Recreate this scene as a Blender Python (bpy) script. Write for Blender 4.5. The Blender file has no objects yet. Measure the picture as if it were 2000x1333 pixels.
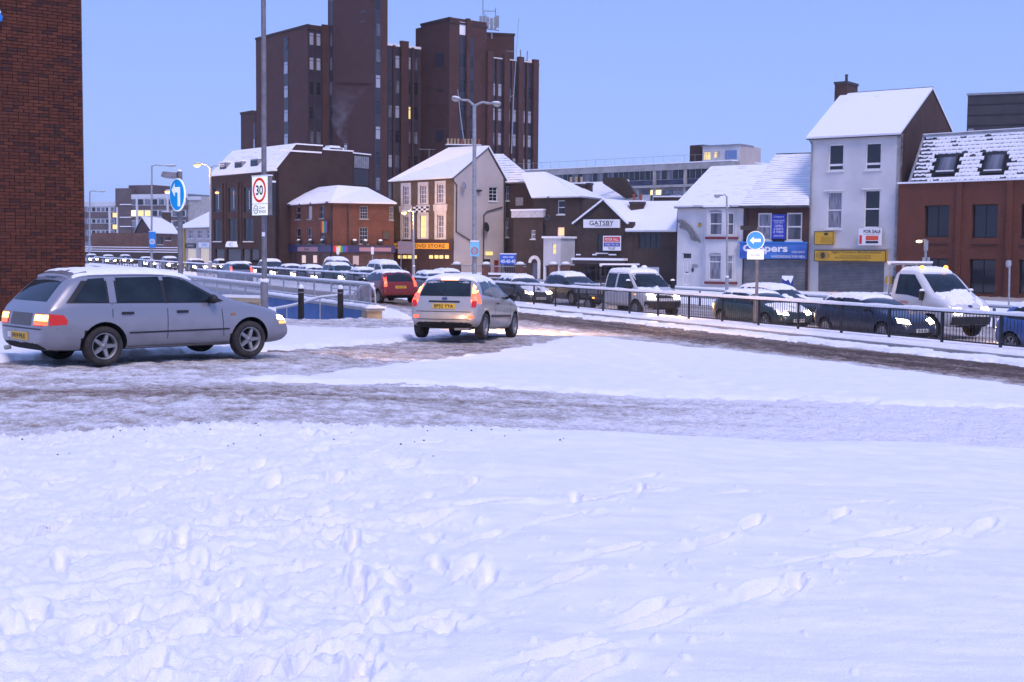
import bpy, bmesh, math, random
import numpy as np
from mathutils import Vector, Matrix
from mathutils.bvhtree import BVHTree
R = math.radians
random.seed(7)
SC = bpy.context.scene
COL = SC.collection

# ------------------------------------------------------------------ camera
FPX, HOR, CAMZ, ROLL = 2500.0, 488.0, 2.05, 0.009
PITCH = math.atan((666.5 - HOR) / FPX)
_f = Vector((0, math.cos(PITCH), -math.sin(PITCH)))
_r0 = Vector((1, 0, 0)); _u0 = _r0.cross(_f)
_r = _r0 * math.cos(ROLL) + _u0 * math.sin(ROLL)
_u = _u0 * math.cos(ROLL) - _r0 * math.sin(ROLL)
CAM = Vector((0, 0, CAMZ))
cd = bpy.data.cameras.new('camera'); co = bpy.data.objects.new('camera', cd); COL.objects.link(co)
cd.sensor_width = 36.0; cd.lens = FPX / 2000 * 36.0; cd.clip_start = 0.1; cd.clip_end = 6000
co.matrix_world = Matrix(((_r.x, _u.x, -_f.x, CAM.x), (_r.y, _u.y, -_f.y, CAM.y), (_r.z, _u.z, -_f.z, CAM.z), (0, 0, 0, 1)))
SC.camera = co

# ------------------------------------------------------------------ sky, sun, exposure
SUN_EL, SUN_AZ = 52.0, 158.0          # behind the camera, a little to its right; degrees
W = bpy.data.worlds.new('World'); SC.world = W; W.use_nodes = True
nt = W.node_tree; nt.nodes.clear()
out = nt.nodes.new('ShaderNodeOutputWorld')
sky = nt.nodes.new('ShaderNodeTexSky'); sky.sky_type = 'NISHITA'; sky.sun_disc = False
sky.sun_elevation = R(SUN_EL); sky.sun_rotation = R(SUN_AZ); sky.air_density = 1.0; sky.dust_density = 1.0; sky.ozone_density = 2.0
b1 = nt.nodes.new('ShaderNodeBackground'); b1.inputs['Strength'].default_value = 0.05
flat = nt.nodes.new('ShaderNodeBackground')      # the even dusk overcast in front of the blue
tc = nt.nodes.new('ShaderNodeTexCoord'); sx = nt.nodes.new('ShaderNodeSeparateXYZ')
rmp = nt.nodes.new('ShaderNodeValToRGB')
nt.links.new(tc.outputs['Generated'], sx.inputs[0]); nt.links.new(sx.outputs['Z'], rmp.inputs['Fac'])
e = rmp.color_ramp.elements
e[0].position = 0.0; e[0].color = (0.335, 0.465, 0.92, 1)
e[1].position = 0.26; e[1].color = (0.220, 0.350, 0.86, 1)
x_ = e.new(0.75); x_.color = (0.26, 0.375, 0.88, 1)     # an overcast sky is brightest overhead
flat.inputs['Strength'].default_value = 1.0
nt.links.new(rmp.outputs[0], flat.inputs['Color'])
mixs = nt.nodes.new('ShaderNodeMixShader'); mixs.inputs[0].default_value = 0.93
b1.inputs['Strength'].default_value = 0.1
nt.links.new(sky.outputs[0], b1.inputs['Color'])
nt.links.new(b1.outputs[0], mixs.inputs[1]); nt.links.new(flat.outputs[0], mixs.inputs[2])
nt.links.new(mixs.outputs[0], out.inputs['Surface'])

sl = bpy.data.lights.new('sun', 'SUN'); so = bpy.data.objects.new('sun', sl); COL.objects.link(so)
sl.energy = 1.5; sl.angle = R(18); sl.color = (1.0, 0.81, 0.77)
_az = R(SUN_AZ); _el = R(SUN_EL)
sdir = Vector((math.sin(_az) * math.cos(_el), math.cos(_az) * math.cos(_el), math.sin(_el)))
so.rotation_euler = (-sdir).to_track_quat('-Z', 'Y').to_euler(); so.location = (0, -20, 40)
SC.view_settings.view_transform = 'Standard'; SC.view_settings.look = 'None'
SC.view_settings.exposure = 0.36; SC.view_settings.gamma = 1.0; SC.view_settings.use_curve_mapping = False
SC.cycles.use_denoising = True; SC.cycles.use_adaptive_sampling = True; SC.cycles.adaptive_threshold = 0.03
SC.cycles.max_bounces = 6; SC.cycles.diffuse_bounces = 3; SC.cycles.glossy_bounces = 3
SC.cycles.transparent_max_bounces = 12; SC.cycles.volume_step_rate = 4.0
SC.cycles.sample_clamp_indirect = 4.0

# ------------------------------------------------------------------ helpers: picture -> place
def ray(px, py):
    return _f + _r * ((px - 1000) / FPX) + _u * ((666.5 - py) / FPX)
def P(px, py, d):
    v = ray(px, py); return CAM + v * (d / v.y)
def XY(px, d, py=520):
    p = P(px, py, d); return (p.x, p.y)
RD = Vector((0.437, -0.9)).normalized()           # direction in which the queue drives (towards us, to the right)
R0 = Vector((7.1, 44.6))
RN = Vector((-RD.y, RD.x)) * -1                    # towards the camera
def lane(t, s):
    p = R0 + RD * t + RN * s; return (p.x, p.y)
def sdist(x, y):
    return (x - R0.x) * RN.x + (y - R0.y) * RN.y
def sstep(a, b, x):
    t = np.clip((x - a) / (b - a), 0, 1); return t * t * (3 - 2 * t)
def g(x, y):
    s = sdist(np.asarray(x, float), np.asarray(y, float))
    return -0.5 + 0.45 * sstep(1.0, 14.0, s) + 0.32 * sstep(14.0, 23.0, s) - 0.19 * sstep(-0.9, -1.7, s)
def G(px, py):
    d = 20.0
    for _ in range(60):
        p = P(px, py, d)
        v = ray(px, py); h = CAMZ - float(g(p.x, p.y))
        nd = h / (-v.z / v.y) if v.z < 0 else d
        d = d * 0.5 + nd * 0.5
    p = P(px, py, d); return (p.x, p.y)

# ------------------------------------------------------------------ helpers: materials
MATS = {}
def mat(name, col=(0.5, 0.5, 0.5), rough=0.6, metal=0.0, spec=0.5, emit=None, es=0.0, coat=0.0):
    if name in MATS: return MATS[name]
    m = bpy.data.materials.new(name); m.use_nodes = True
    b = m.node_tree.nodes['Principled BSDF']
    b.inputs['Base Color'].default_value = (*col, 1); b.inputs['Roughness'].default_value = rough
    b.inputs['Metallic'].default_value = metal; b.inputs['Specular IOR Level'].default_value = spec
    if coat: b.inputs['Coat Weight'].default_value = coat; b.inputs['Coat Roughness'].default_value = 0.08
    if emit: b.inputs['Emission Color'].default_value = (*emit, 1); b.inputs['Emission Strength'].default_value = es
    MATS[name] = m; return m
def N(m, t): return m.node_tree.nodes.new(t)
def LK(m, a, b): m.node_tree.links.new(a, b)
def varied(name, c1, c2, scale=3.0, rough=0.8, bump=0.0, bscale=None, metal=0.0, stretch=(1, 1, 1), detail=5, coord='Object', lo=0.35, hi=0.65, spec=0.4):
    if name in MATS: return MATS[name]
    m = mat(name, c1, rough, metal, spec); b = m.node_tree.nodes['Principled BSDF']
    tc = N(m, 'ShaderNodeTexCoord'); mp = N(m, 'ShaderNodeMapping'); mp.inputs['Scale'].default_value = stretch
    LK(m, tc.outputs[coord], mp.inputs[0])
    n = N(m, 'ShaderNodeTexNoise'); n.inputs['Scale'].default_value = scale; n.inputs['Detail'].default_value = detail
    LK(m, mp.outputs[0], n.inputs['Vector'])
    r = N(m, 'ShaderNodeValToRGB'); r.color_ramp.elements[0].color = (*c1, 1); r.color_ramp.elements[1].color = (*c2, 1)
    r.color_ramp.elements[0].position = lo; r.color_ramp.elements[1].position = hi
    LK(m, n.outputs['Fac'], r.inputs[0]); LK(m, r.outputs[0], b.inputs['Base Color'])
    if bump:
        n2 = N(m, 'ShaderNodeTexNoise'); n2.inputs['Scale'].default_value = bscale or scale * 4; n2.inputs['Detail'].default_value = 6
        LK(m, mp.outputs[0], n2.inputs['Vector'])
        bp = N(m, 'ShaderNodeBump'); bp.inputs['Strength'].default_value = bump; bp.inputs['Distance'].default_value = 0.02
        LK(m, n2.outputs['Fac'], bp.inputs['Height']); LK(m, bp.outputs[0], b.inputs['Normal'])
    return m
def brick(name, c1, c2, mortar, stain=(0.6, 1.15)):
    if name in MATS: return MATS[name]
    m = mat(name, c1, 0.9); b = m.node_tree.nodes['Principled BSDF']
    tc = N(m, 'ShaderNodeTexCoord'); s = N(m, 'ShaderNodeSeparateXYZ'); c = N(m, 'ShaderNodeCombineXYZ')
    ad = N(m, 'ShaderNodeMath'); ad.operation = 'ADD'
    LK(m, tc.outputs['Object'], s.inputs[0]); LK(m, s.outputs['X'], ad.inputs[0]); LK(m, s.outputs['Y'], ad.inputs[1])
    LK(m, ad.outputs[0], c.inputs['X']); LK(m, s.outputs['Z'], c.inputs['Y'])
    t = N(m, 'ShaderNodeTexBrick'); t.inputs['Scale'].default_value = 1.0
    t.inputs['Brick Width'].default_value = 0.225; t.inputs['Row Height'].default_value = 0.075; t.inputs['Mortar Size'].default_value = 0.008
    t.inputs['Color1'].default_value = (*c1, 1); t.inputs['Color2'].default_value = (*c2, 1); t.inputs['Mortar'].default_value = (*mortar, 1)
    LK(m, c.outputs[0], t.inputs['Vector'])
    n = N(m, 'ShaderNodeTexNoise'); n.inputs['Scale'].default_value = 0.7; n.inputs['Detail'].default_value = 8; n.inputs['Roughness'].default_value = 0.7
    LK(m, tc.outputs['Object'], n.inputs['Vector'])
    mr = N(m, 'ShaderNodeMapRange'); mr.inputs['From Min'].default_value = 0.3; mr.inputs['From Max'].default_value = 0.7
    mr.inputs['To Min'].default_value = stain[0]; mr.inputs['To Max'].default_value = stain[1]
    LK(m, n.outputs['Fac'], mr.inputs[0])
    mx = N(m, 'ShaderNodeMix'); mx.data_type = 'RGBA'; mx.blend_type = 'MULTIPLY'; mx.inputs[0].default_value = 1.0
    LK(m, t.outputs['Color'], mx.inputs[6]); LK(m, mr.outputs[0], mx.inputs[7]); LK(m, mx.outputs[2], b.inputs['Base Color'])
    bp = N(m, 'ShaderNodeBump'); bp.inputs['Strength'].default_value = 0.5; bp.inputs['Distance'].default_value = 0.01; bp.invert = True
    LK(m, t.outputs['Fac'], bp.inputs['Height']); LK(m, bp.outputs[0], b.inputs['Normal'])
    return m
def roofsnow(name, line=0.30, amount=0.5, dark=(0.05, 0.05, 0.06)):
    """snow on tiles: bare tile edges show through in rows where the snow is thin (X along the eave, Y up the slope)"""
    if name in MATS: return MATS[name]
    m = mat(name, (0.86, 0.87, 0.9), 0.75); b = m.node_tree.nodes['Principled BSDF']
    tc = N(m, 'ShaderNodeTexCoord'); s = N(m, 'ShaderNodeSeparateXYZ'); LK(m, tc.outputs['Object'], s.inputs[0])
    dv = N(m, 'ShaderNodeMath'); dv.operation = 'DIVIDE'; dv.inputs[1].default_value = line; LK(m, s.outputs['Y'], dv.inputs[0])
    fr = N(m, 'ShaderNodeMath'); fr.operation = 'FRACT'; LK(m, dv.outputs[0], fr.inputs[0])
    mp = N(m, 'ShaderNodeMapping'); mp.inputs['Scale'].default_value = (0.8, 2.4, 1)
    LK(m, tc.outputs['Object'], mp.inputs[0])
    n = N(m, 'ShaderNodeTexNoise'); n.inputs['Scale'].default_value = 1.0; n.inputs['Detail'].default_value = 6; LK(m, mp.outputs[0], n.inputs['Vector'])
    mr = N(m, 'ShaderNodeMapRange'); mr.inputs['From Min'].default_value = 0.62 - 0.3 * amount; mr.inputs['From Max'].default_value = 0.75 - 0.2 * amount
    mr.inputs['To Min'].default_value = 0.0; mr.inputs['To Max'].default_value = 0.17
    LK(m, n.outputs['Fac'], mr.inputs[0])
    lt = N(m, 'ShaderNodeMath'); lt.operation = 'LESS_THAN'; LK(m, fr.outputs[0], lt.inputs[0]); LK(m, mr.outputs[0], lt.inputs[1])
    mx = N(m, 'ShaderNodeMix'); mx.data_type = 'RGBA'; LK(m, lt.outputs[0], mx.inputs[0])
    mx.inputs[6].default_value = (0.86, 0.87, 0.9, 1); mx.inputs[7].default_value = (*dark, 1)
    LK(m, mx.outputs[2], b.inputs['Base Color'])
    bp = N(m, 'ShaderNodeBump'); bp.inputs['Strength'].default_value = 0.6; bp.inputs['Distance'].default_value = 0.04
    LK(m, fr.outputs[0], bp.inputs['Height']); LK(m, bp.outputs[0], b.inputs['Normal'])
    return m
def emis(name, col, s):
    return mat(name, (0.02, 0.02, 0.02), 0.4, emit=col, es=s)

M_snow = varied('snow', (0.88, 0.885, 0.90), (0.93, 0.93, 0.94), 4.0, 0.7, 0.5, 110.0)
M_snowc = varied('snow_cap', (0.86, 0.87, 0.89), (0.93, 0.93, 0.94), 6.0, 0.7, 0.25, 25.0)
M_roof = roofsnow('roof_snow', 0.28, 0.22)
M_roof2 = roofsnow('roof_snow_thin', 0.28, 0.95)
M_roof3 = roofsnow('roof_snow_thick', 0.30, 0.0)
M_slate = varied('slate', (0.03, 0.03, 0.035), (0.07, 0.065, 0.07), 6.0, 0.7)
M_glass = mat('window_glass', (0.015, 0.018, 0.025), 0.06, 0, 0.6)
M_glassb = varied('glass_with_blind', (0.05, 0.055, 0.075), (0.20, 0.21, 0.25), 0.9, 0.15, stretch=(2.2, 2.2, 0.25), spec=0.6)
M_blind = mat('glass_white_blind', (0.36, 0.38, 0.43), 0.2, 0, 0.6)
M_net = varied('glass_net_curtain', (0.10, 0.10, 0.13), (0.30, 0.30, 0.35), 3.0, 0.15, stretch=(3, 3, 0.4), spec=0.6)
M_litw = mat('lit_window_warm', (0.6, 0.45, 0.25), 0.3, emit=(1.0, 0.60, 0.28), es=0.75)
M_lity = mat('lit_window_yellow', (0.6, 0.5, 0.2), 0.3, emit=(1.0, 0.74, 0.25), es=0.65)
M_litb = mat('lit_window_bright', (0.6, 0.5, 0.2), 0.3, emit=(1.0, 0.82, 0.42), es=1.3)
M_white = varied('white_paint', (0.66, 0.66, 0.66), (0.76, 0.76, 0.76), 5.0, 0.5)
M_stone = varied('painted_stone', (0.50, 0.46, 0.44), (0.62, 0.58, 0.55), 2.0, 0.7)
M_dark = mat('dark_metal', (0.025, 0.025, 0.028), 0.5)
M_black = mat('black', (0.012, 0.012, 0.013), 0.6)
M_grey = varied('galvanised', (0.26, 0.28, 0.31), (0.36, 0.38, 0.41), 8.0, 0.5, metal=0.2)
M_greyp = varied('grey_pole_paint', (0.15, 0.145, 0.16), (0.22, 0.21, 0.23), 6.0, 0.55)
M_conc = varied('concrete', (0.32, 0.31, 0.30), (0.42, 0.41, 0.40), 1.5, 0.85)
M_lead = varied('lead', (0.20, 0.21, 0.23), (0.30, 0.31, 0.34), 3.0, 0.6)
M_pot = varied('clay_pot', (0.36, 0.25, 0.15), (0.48, 0.35, 0.22), 4.0, 0.8)
M_potr = mat('red_clay_pot', (0.30, 0.09, 0.05), 0.8)
M_mark = mat('sign_white', (0.80, 0.80, 0.80), 0.35)
M_ink = mat('sign_black', (0.012, 0.012, 0.014), 0.5)
M_blue = mat('sign_blue', (0.01, 0.20, 0.62), 0.35)
M_red = mat('sign_red', (0.65, 0.03, 0.02), 0.4)

# ------------------------------------------------------------------ helpers: meshes
class MB:
    def __init__(s): s.v = []; s.f = []; s.m = []; s.sm = []
    def add(s, vs, fs, mi=0, smooth=False):
        o = len(s.v); s.v += [tuple(v) for v in vs]
        for f in fs: s.f.append([o + i for i in f]); s.m.append(mi); s.sm.append(smooth)
        return s
    def box(s, x0, x1, y0, y1, z0, z1, mi=0):
        return s.add([(x0, y0, z0), (x1, y0, z0), (x1, y1, z0), (x0, y1, z0), (x0, y0, z1), (x1, y0, z1), (x1, y1, z1), (x0, y1, z1)],
                     [(0, 3, 2, 1), (4, 5, 6, 7), (0, 1, 5, 4), (1, 2, 6, 5), (2, 3, 7, 6), (3, 0, 4, 7)], mi)
    def tube(s, pts, r, n=8, mi=0, r1=None, cap=True):
        pts = [Vector(p) for p in pts]; k = len(pts); rings = []
        for i, p in enumerate(pts):
            d = (pts[min(i + 1, k - 1)] - pts[max(i - 1, 0)]).normalized()
            a = d.orthogonal().normalized() if i == 0 else (a - d * a.dot(d)).normalized()
            b = d.cross(a); rr = r + ((r1 - r) * i / (k - 1) if r1 is not None else 0)
            rings.append([p + (a * math.cos(2 * math.pi * j / n) + b * math.sin(2 * math.pi * j / n)) * rr for j in range(n)])
        vs = [v for rg in rings for v in rg]
        fs = [(i * n + j, i * n + (j + 1) % n, (i + 1) * n + (j + 1) % n, (i + 1) * n + j) for i in range(k - 1) for j in range(n)]
        s.add(vs, fs, mi, True)
        if cap:
            s.add(rings[0], [tuple(range(n))[::-1]], mi); s.add(rings[-1], [tuple(range(n))], mi)
        return s
    def lathe(s, prof, n=20, mi=0, M=None, smooth=True):
        """prof: (r, h) pairs round local Z; M places it"""
        M = M or Matrix(); vs = []; k = len(prof)
        for (r, h) in prof:
            for j in range(n):
                a = 2 * math.pi * j / n; vs.append(M @ Vector((r * math.cos(a), r * math.sin(a), h)))
        fs = [(i * n + j, i * n + (j + 1) % n, (i + 1) * n + (j + 1) % n, (i + 1) * n + j) for i in range(k - 1) for j in range(n)]
        return s.add(vs, fs, mi, smooth)
    def prism(s, poly, y0, y1, mi=0):
        """poly in (x, z), extruded along y"""
        n = len(poly); vs = [(x, y0, z) for x, z in poly] + [(x, y1, z) for x, z in poly]
        fs = [tuple(range(n)), tuple(range(2 * n - 1, n - 1, -1))] + [(i, n + i, n + (i + 1) % n, (i + 1) % n) for i in range(n)]
        return s.add(vs, fs, mi)
    def ell(s, c, rx, ry, rz, n=10, k=6, mi=0, zmin=-1.0):
        vs = []; 
        for i in range(k + 1):
            t = math.asin(max(-1, zmin)) + (math.pi / 2 - math.asin(max(-1, zmin))) * i / k
            for j in range(n):
                a = 2 * math.pi * j / n
                vs.append((c[0] + rx * math.cos(t) * math.cos(a), c[1] + ry * math.cos(t) * math.sin(a), c[2] + rz * math.sin(t)))
        fs = [(i * n + j, i * n + (j + 1) % n, (i + 1) * n + (j + 1) % n, (i + 1) * n + j) for i in range(k) for j in range(n)]
        return s.add(vs, fs, mi, True)
    def mesh(s, name, mats):
        me = bpy.data.meshes.new(name); me.from_pydata(s.v, [], s.f)
        for m in (mats if isinstance(mats, (list, tuple)) else [mats]): me.materials.append(m)
        me.polygons.foreach_set('material_index', s.m); me.polygons.foreach_set('use_smooth', s.sm)
        bm = bmesh.new(); bm.from_mesh(me); bmesh.ops.recalc_face_normals(bm, faces=bm.faces); bm.to_mesh(me); bm.free()
        me.update(); return me
    def build(s, name, mats, parent=None, Mx=None):
        return link(name, s.mesh(name, mats), parent, Mx)
def wloc(o):
    M = o.matrix_basis.copy()
    while o.parent: o = o.parent; M = o.matrix_basis @ M
    return M
def link(name, me, parent=None, Mx=None):
    """Mx is the world matrix wanted (None: the parent's own frame)"""
    o = bpy.data.objects.new(name, me); COL.objects.link(o)
    if parent is not None:
        o.parent = parent
        if Mx is not None: o.matrix_basis = wloc(parent).inverted() @ Mx
    elif Mx is not None: o.matrix_basis = Mx
    return o
def tag(o, label, cat, group=None):
    o['label'] = label; o['category'] = cat
    if group: o['group'] = group
    return o
def thing(name, label, cat, loc=(0, 0, 0), rz=0.0, group=None):
    o = bpy.data.objects.new(name, None); COL.objects.link(o); o.location = loc; o.rotation_euler = (0, 0, rz); o.empty_display_size = 0.3
    o.matrix_basis = Matrix.Translation(Vector(loc)) @ Matrix.Rotation(rz, 4, 'Z')
    return tag(o, label, cat, group)
def struct(o): o['kind'] = 'structure'; return o
def stuff(o): o['kind'] = 'stuff'; return o
def copy_tree(o, parent=None):
    c = o.copy(); COL.objects.link(c); c.parent = parent
    for ch in list(o.children): copy_tree(ch, c)
    return c

_TX = {}
def text_geo(s, bold=0.0):
    if (s, bold) in _TX: return _TX[(s, bold)]
    cu = bpy.data.curves.new('lettering', 'FONT'); cu.body = s; cu.resolution_u = 3; cu.offset = bold
    ob = bpy.data.objects.new('lettering', cu)
    me = bpy.data.meshes.new_from_object(ob)
    vs = [tuple(v.co) for v in me.vertices]; fs = [tuple(p.vertices) for p in me.polygons]
    bpy.data.objects.remove(ob); bpy.data.curves.remove(cu); bpy.data.meshes.remove(me)
    xs = [v[0] for v in vs]; ys = [v[1] for v in vs]
    r = (vs, fs, min(xs), max(xs), min(ys), max(ys)); _TX[(s, bold)] = r; return r
def text_uz(mb, s, u0, u1, z0, z1, y, mi=0, bold=0.0, shear=0.0):
    """lettering fitted into the rectangle u0..u1, z0..z1 on the plane at depth y (facing -y)"""
    vs, fs, x0, x1, y0, y1 = text_geo(s, bold)
    mb.add([(u0 + (v[0] - x0) / (x1 - x0) * (u1 - u0) + shear * (v[1] - y0), y, z0 + (v[1] - y0) / (y1 - y0) * (z1 - z0)) for v in vs], fs, mi)

# ------------------------------------------------------------------ helpers: facades
class Fac:
    """a vertical plane from A to B (plan points, left to right as seen); local x along it, y inwards, z = world height"""
    def __init__(s, A, B):
        s.A = Vector((A[0], A[1], 0)); s.B = Vector((B[0], B[1], 0)); s.L = (s.B - s.A).length
        x = (s.B - s.A).normalized(); z = Vector((0, 0, 1)); y = z.cross(x); s.x = x; s.y = y
        s.M = Matrix(((x.x, y.x, 0, s.A.x), (x.y, y.y, 0, s.A.y), (0, 0, 1, 0), (0, 0, 0, 1)))
    def uz(s, px, py, v=0.0):
        d = ray(px, py); o = s.A + s.y * v
        t = (o - CAM).dot(s.y) / d.dot(s.y); p = CAM + d * t
        return ((p - s.A).dot(s.x), p.z)
    def rect(s, x0, y0, x1, y1, v=0.0):
        """picture rectangle -> u0, z0, u1, z1"""
        a = s.uz((x0 + x1) / 2, y1, v); b = s.uz((x0 + x1) / 2, y0, v); ym = (y0 + y1) / 2
        return (s.uz(x0, ym, v)[0], a[1], s.uz(x1, ym, v)[0], b[1])
    def pt(s, u, v, z):
        p = s.A + s.x * u + s.y * v; return Vector((p.x, p.y, z))
    def shift(s, v, u0=0.0, u1=None):
        a = s.A + s.y * v + s.x * u0; b = s.A + s.y * v + s.x * (s.L if u1 is None else u1); return Fac((a.x, a.y), (b.x, b.y))
def wall(root, F, u0, u1, z0, z1, holes, m, name='wall', back=0.3, rev=0.12, gable=None, thick=True, mi_rev=None):
    """a wall with real openings; holes = [(u0, z0, u1, z1)]; gable = extra outline on top [(u, z)...]"""
    mb = MB()
    us = sorted(set([u0, u1] + [min(max(h[i], u0), u1) for h in holes for i in (0, 2)]))
    zs = sorted(set([z0, z1] + [min(max(h[i], z0), z1) for h in holes for i in (1, 3)]))
    def inside(a, b): return any(h[0] < a < h[2] and h[1] < b < h[3] for h in holes)
    for i in range(len(us) - 1):
        for j in range(len(zs) - 1):
            if not inside((us[i] + us[i + 1]) / 2, (zs[j] + zs[j + 1]) / 2):
                mb.add([(us[i], 0, zs[j]), (us[i + 1], 0, zs[j]), (us[i + 1], 0, zs[j + 1]), (us[i], 0, zs[j + 1])], [(0, 1, 2, 3)])
    for h in holes:
        a, b, c, d = h
        for (p, q) in (((a, b), (c, b)), ((c, b), (c, d)), ((c, d), (a, d)), ((a, d), (a, b))):
            mb.add([(p[0], 0, p[1]), (q[0], 0, q[1]), (q[0], rev, q[1]), (p[0], rev, p[1])], [(0, 1, 2, 3)])
    if gable: mb.add([(u, 0, z) for u, z in gable], [tuple(range(len(gable)))])
    for uu in (u0, u1): mb.add([(uu, 0, z0), (uu, back, z0), (uu, back, z1), (uu, 0, z1)], [(0, 1, 2, 3)])
    mb.add([(u0, 0, z1), (u1, 0, z1), (u1, back, z1), (u0, back, z1)], [(0, 1, 2, 3)])
    mb.add([(u0, back, z0), (u1, back, z0), (u1, back, z1), (u0, back, z1)], [(0, 1, 2, 3)])
    if gable: mb.add([(u, back, z) for u, z in gable], [tuple(range(len(gable)))[::-1]])
    o = bpy.data.objects.new(name, None)
    me = bpy.data.meshes.new(name); me.from_pydata(mb.v, [], mb.f); me.materials.append(m)
    bpy.data.objects.remove(o)
    return link(name, me, root, F.M)
def window(root, F, r, style='sash', glass=None, frame=None, dep=0.09, sill=True, fw=0.06, surround=None, sillm=None, name='window', glass2=None, bars=0):
    u0, z0, u1, z1 = r; frame = frame or M_white; glass = glass or M_glass
    mb = MB(); y0, y1 = dep, dep + 0.05
    fw = min(fw, (u1 - u0) * 0.16)
    mb.box(u0, u0 + fw, y0, y1, z0, z1); mb.box(u1 - fw, u1, y0, y1, z0, z1)
    mb.box(u0 + fw, u1 - fw, y0, y1, z0, z0 + fw); mb.box(u0 + fw, u1 - fw, y0, y1, z1 - fw, z1)
    panes = []
    if style == 'sash':
        zm = z0 + (z1 - z0) * 0.5; mb.box(u0 + fw, u1 - fw, y0 - 0.01, y1, zm - fw / 2, zm + fw / 2)
        panes = [(u0 + fw, z0 + fw, u1 - fw, zm - fw / 2), (u0 + fw, zm + fw / 2, u1 - fw, z1 - fw)]
    elif style == 'low':
        zm = z0 + (z1 - z0) * 0.22; mb.box(u0 + fw, u1 - fw, y0 - 0.01, y1, zm - fw * .8, zm + fw * .8)
        panes = [(u0 + fw, z0 + fw, u1 - fw, zm - fw * .8), (u0 + fw, zm + fw * .8, u1 - fw, z1 - fw)]
    elif style == 'top':
        zm = z0 + (z1 - z0) * 0.72; mb.box(u0 + fw, u1 - fw, y0 - 0.01, y1, zm - fw / 2, zm + fw / 2)
        panes = [(u0 + fw, z0 + fw, u1 - fw, zm - fw / 2), (u0 + fw, zm + fw / 2, u1 - fw, z1 - fw)]
    elif isinstance(style, int):
        for k in range(1, style):
            uu = u0 + (u1 - u0) * k / style; mb.box(uu - fw / 2, uu + fw / 2, y0, y1, z0 + fw, z1 - fw)
        for k in range(style):
            a = u0 + (u1 - u0) * k / style + (fw if k == 0 else fw / 2); b = u0 + (u1 - u0) * (k + 1) / style - (fw if k == style - 1 else fw / 2)
            panes.append((a, z0 + fw, b, z1 - fw))
    else: panes = [(u0 + fw, z0 + fw, u1 - fw, z1 - fw)]
    if bars:
        for (a, b, c, d) in panes:
            for k in range(1, bars):
                uu = a + (c - a) * k / bars; mb.box(uu - 0.015, uu + 0.015, y0 + .005, y1, b, d)
            zz = (b + d) / 2; mb.box(a, c, y0 + .007, y1, zz - 0.015, zz + 0.015)
    w = mb.build(name, frame, root, F.M)
    for i, (a, b, c, d) in enumerate(panes):
        gm = glass2 if (glass2 and i == len(panes) - 1) else glass
        MB().box(a, c, y1 - 0.02, y1 - 0.01, b, d).build('pane', gm, w, F.M)
    if sill:
        MB().box(u0 - 0.08, u1 + 0.08, -0.09, dep, z0 - 0.10, z0 - 0.002).build('sill', sillm or M_white, w, F.M)
    if surround:
        s = surround; b2 = MB()
        b2.box(u0 - s, u0 - .002, -0.05, 0.03, z0 - 0.10, z1 + s); b2.box(u1 + .002, u1 + s, -0.05, 0.03, z0 - 0.10, z1 + s)
        b2.box(u0 - .002, u1 + .002, -0.05, 0.03, z1 + .002, z1 + s); b2.build('surround', M_stone, w, F.M)
    return w
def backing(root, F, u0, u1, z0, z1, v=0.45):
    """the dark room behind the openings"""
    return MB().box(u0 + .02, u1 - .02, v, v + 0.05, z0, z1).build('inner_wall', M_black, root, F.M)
def slab(root, pts, m, name='roof', t=0.14, under=None):
    """a roof plane: first two points are the eave; thickness goes below, the snow lies on top"""
    pts = [Vector(p) for p in pts]; x = (pts[1] - pts[0]).normalized()
    n = x.cross(pts[-1] - pts[0]).normalized()
    if n.z < 0: n = -n
    y = n.cross(x); o = pts[0]
    M = Matrix(((x.x, y.x, n.x, o.x), (x.y, y.y, n.y, o.y), (x.z, y.z, n.z, o.z), (0, 0, 0, 1))); I = M.inverted()
    q = [I @ p for p in pts]; k = len(q)
    mb = MB()
    cx = sum(p.x for p in q) / k; cy = sum(p.y for p in q) / k
    mb.add([(p.x, p.y, p.z + 0.09) for p in q] + [(p.x, p.y, p.z - 0.05) for p in q], [(0, i, i + 1) for i in range(1, k - 1)] + [(i, k + i, k + (i + 1) % k, (i + 1) % k) for i in range(k)], 0)
    mb.add([(p.x, p.y, p.z - 0.05) for p in q] + [(p.x, p.y, p.z - t) for p in q], [(k, k + i + 1, k + i) for i in range(1, k - 1)] + [(i, k + i, k + (i + 1) % k, (i + 1) % k) for i in range(k)], 1)
    return mb.build(name, [m, under or M_slate], root, M)
def wbox(root, name, m, p, rz, sx, sy, z0, z1):
    """a box standing on plan point p"""
    M = Matrix.Translation(Vector((p[0], p[1], 0))) @ Matrix.Rotation(rz, 4, 'Z')
    return MB().box(-sx / 2, sx / 2, -sy / 2, sy / 2, z0, z1).build(name, m, root, M)
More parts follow.
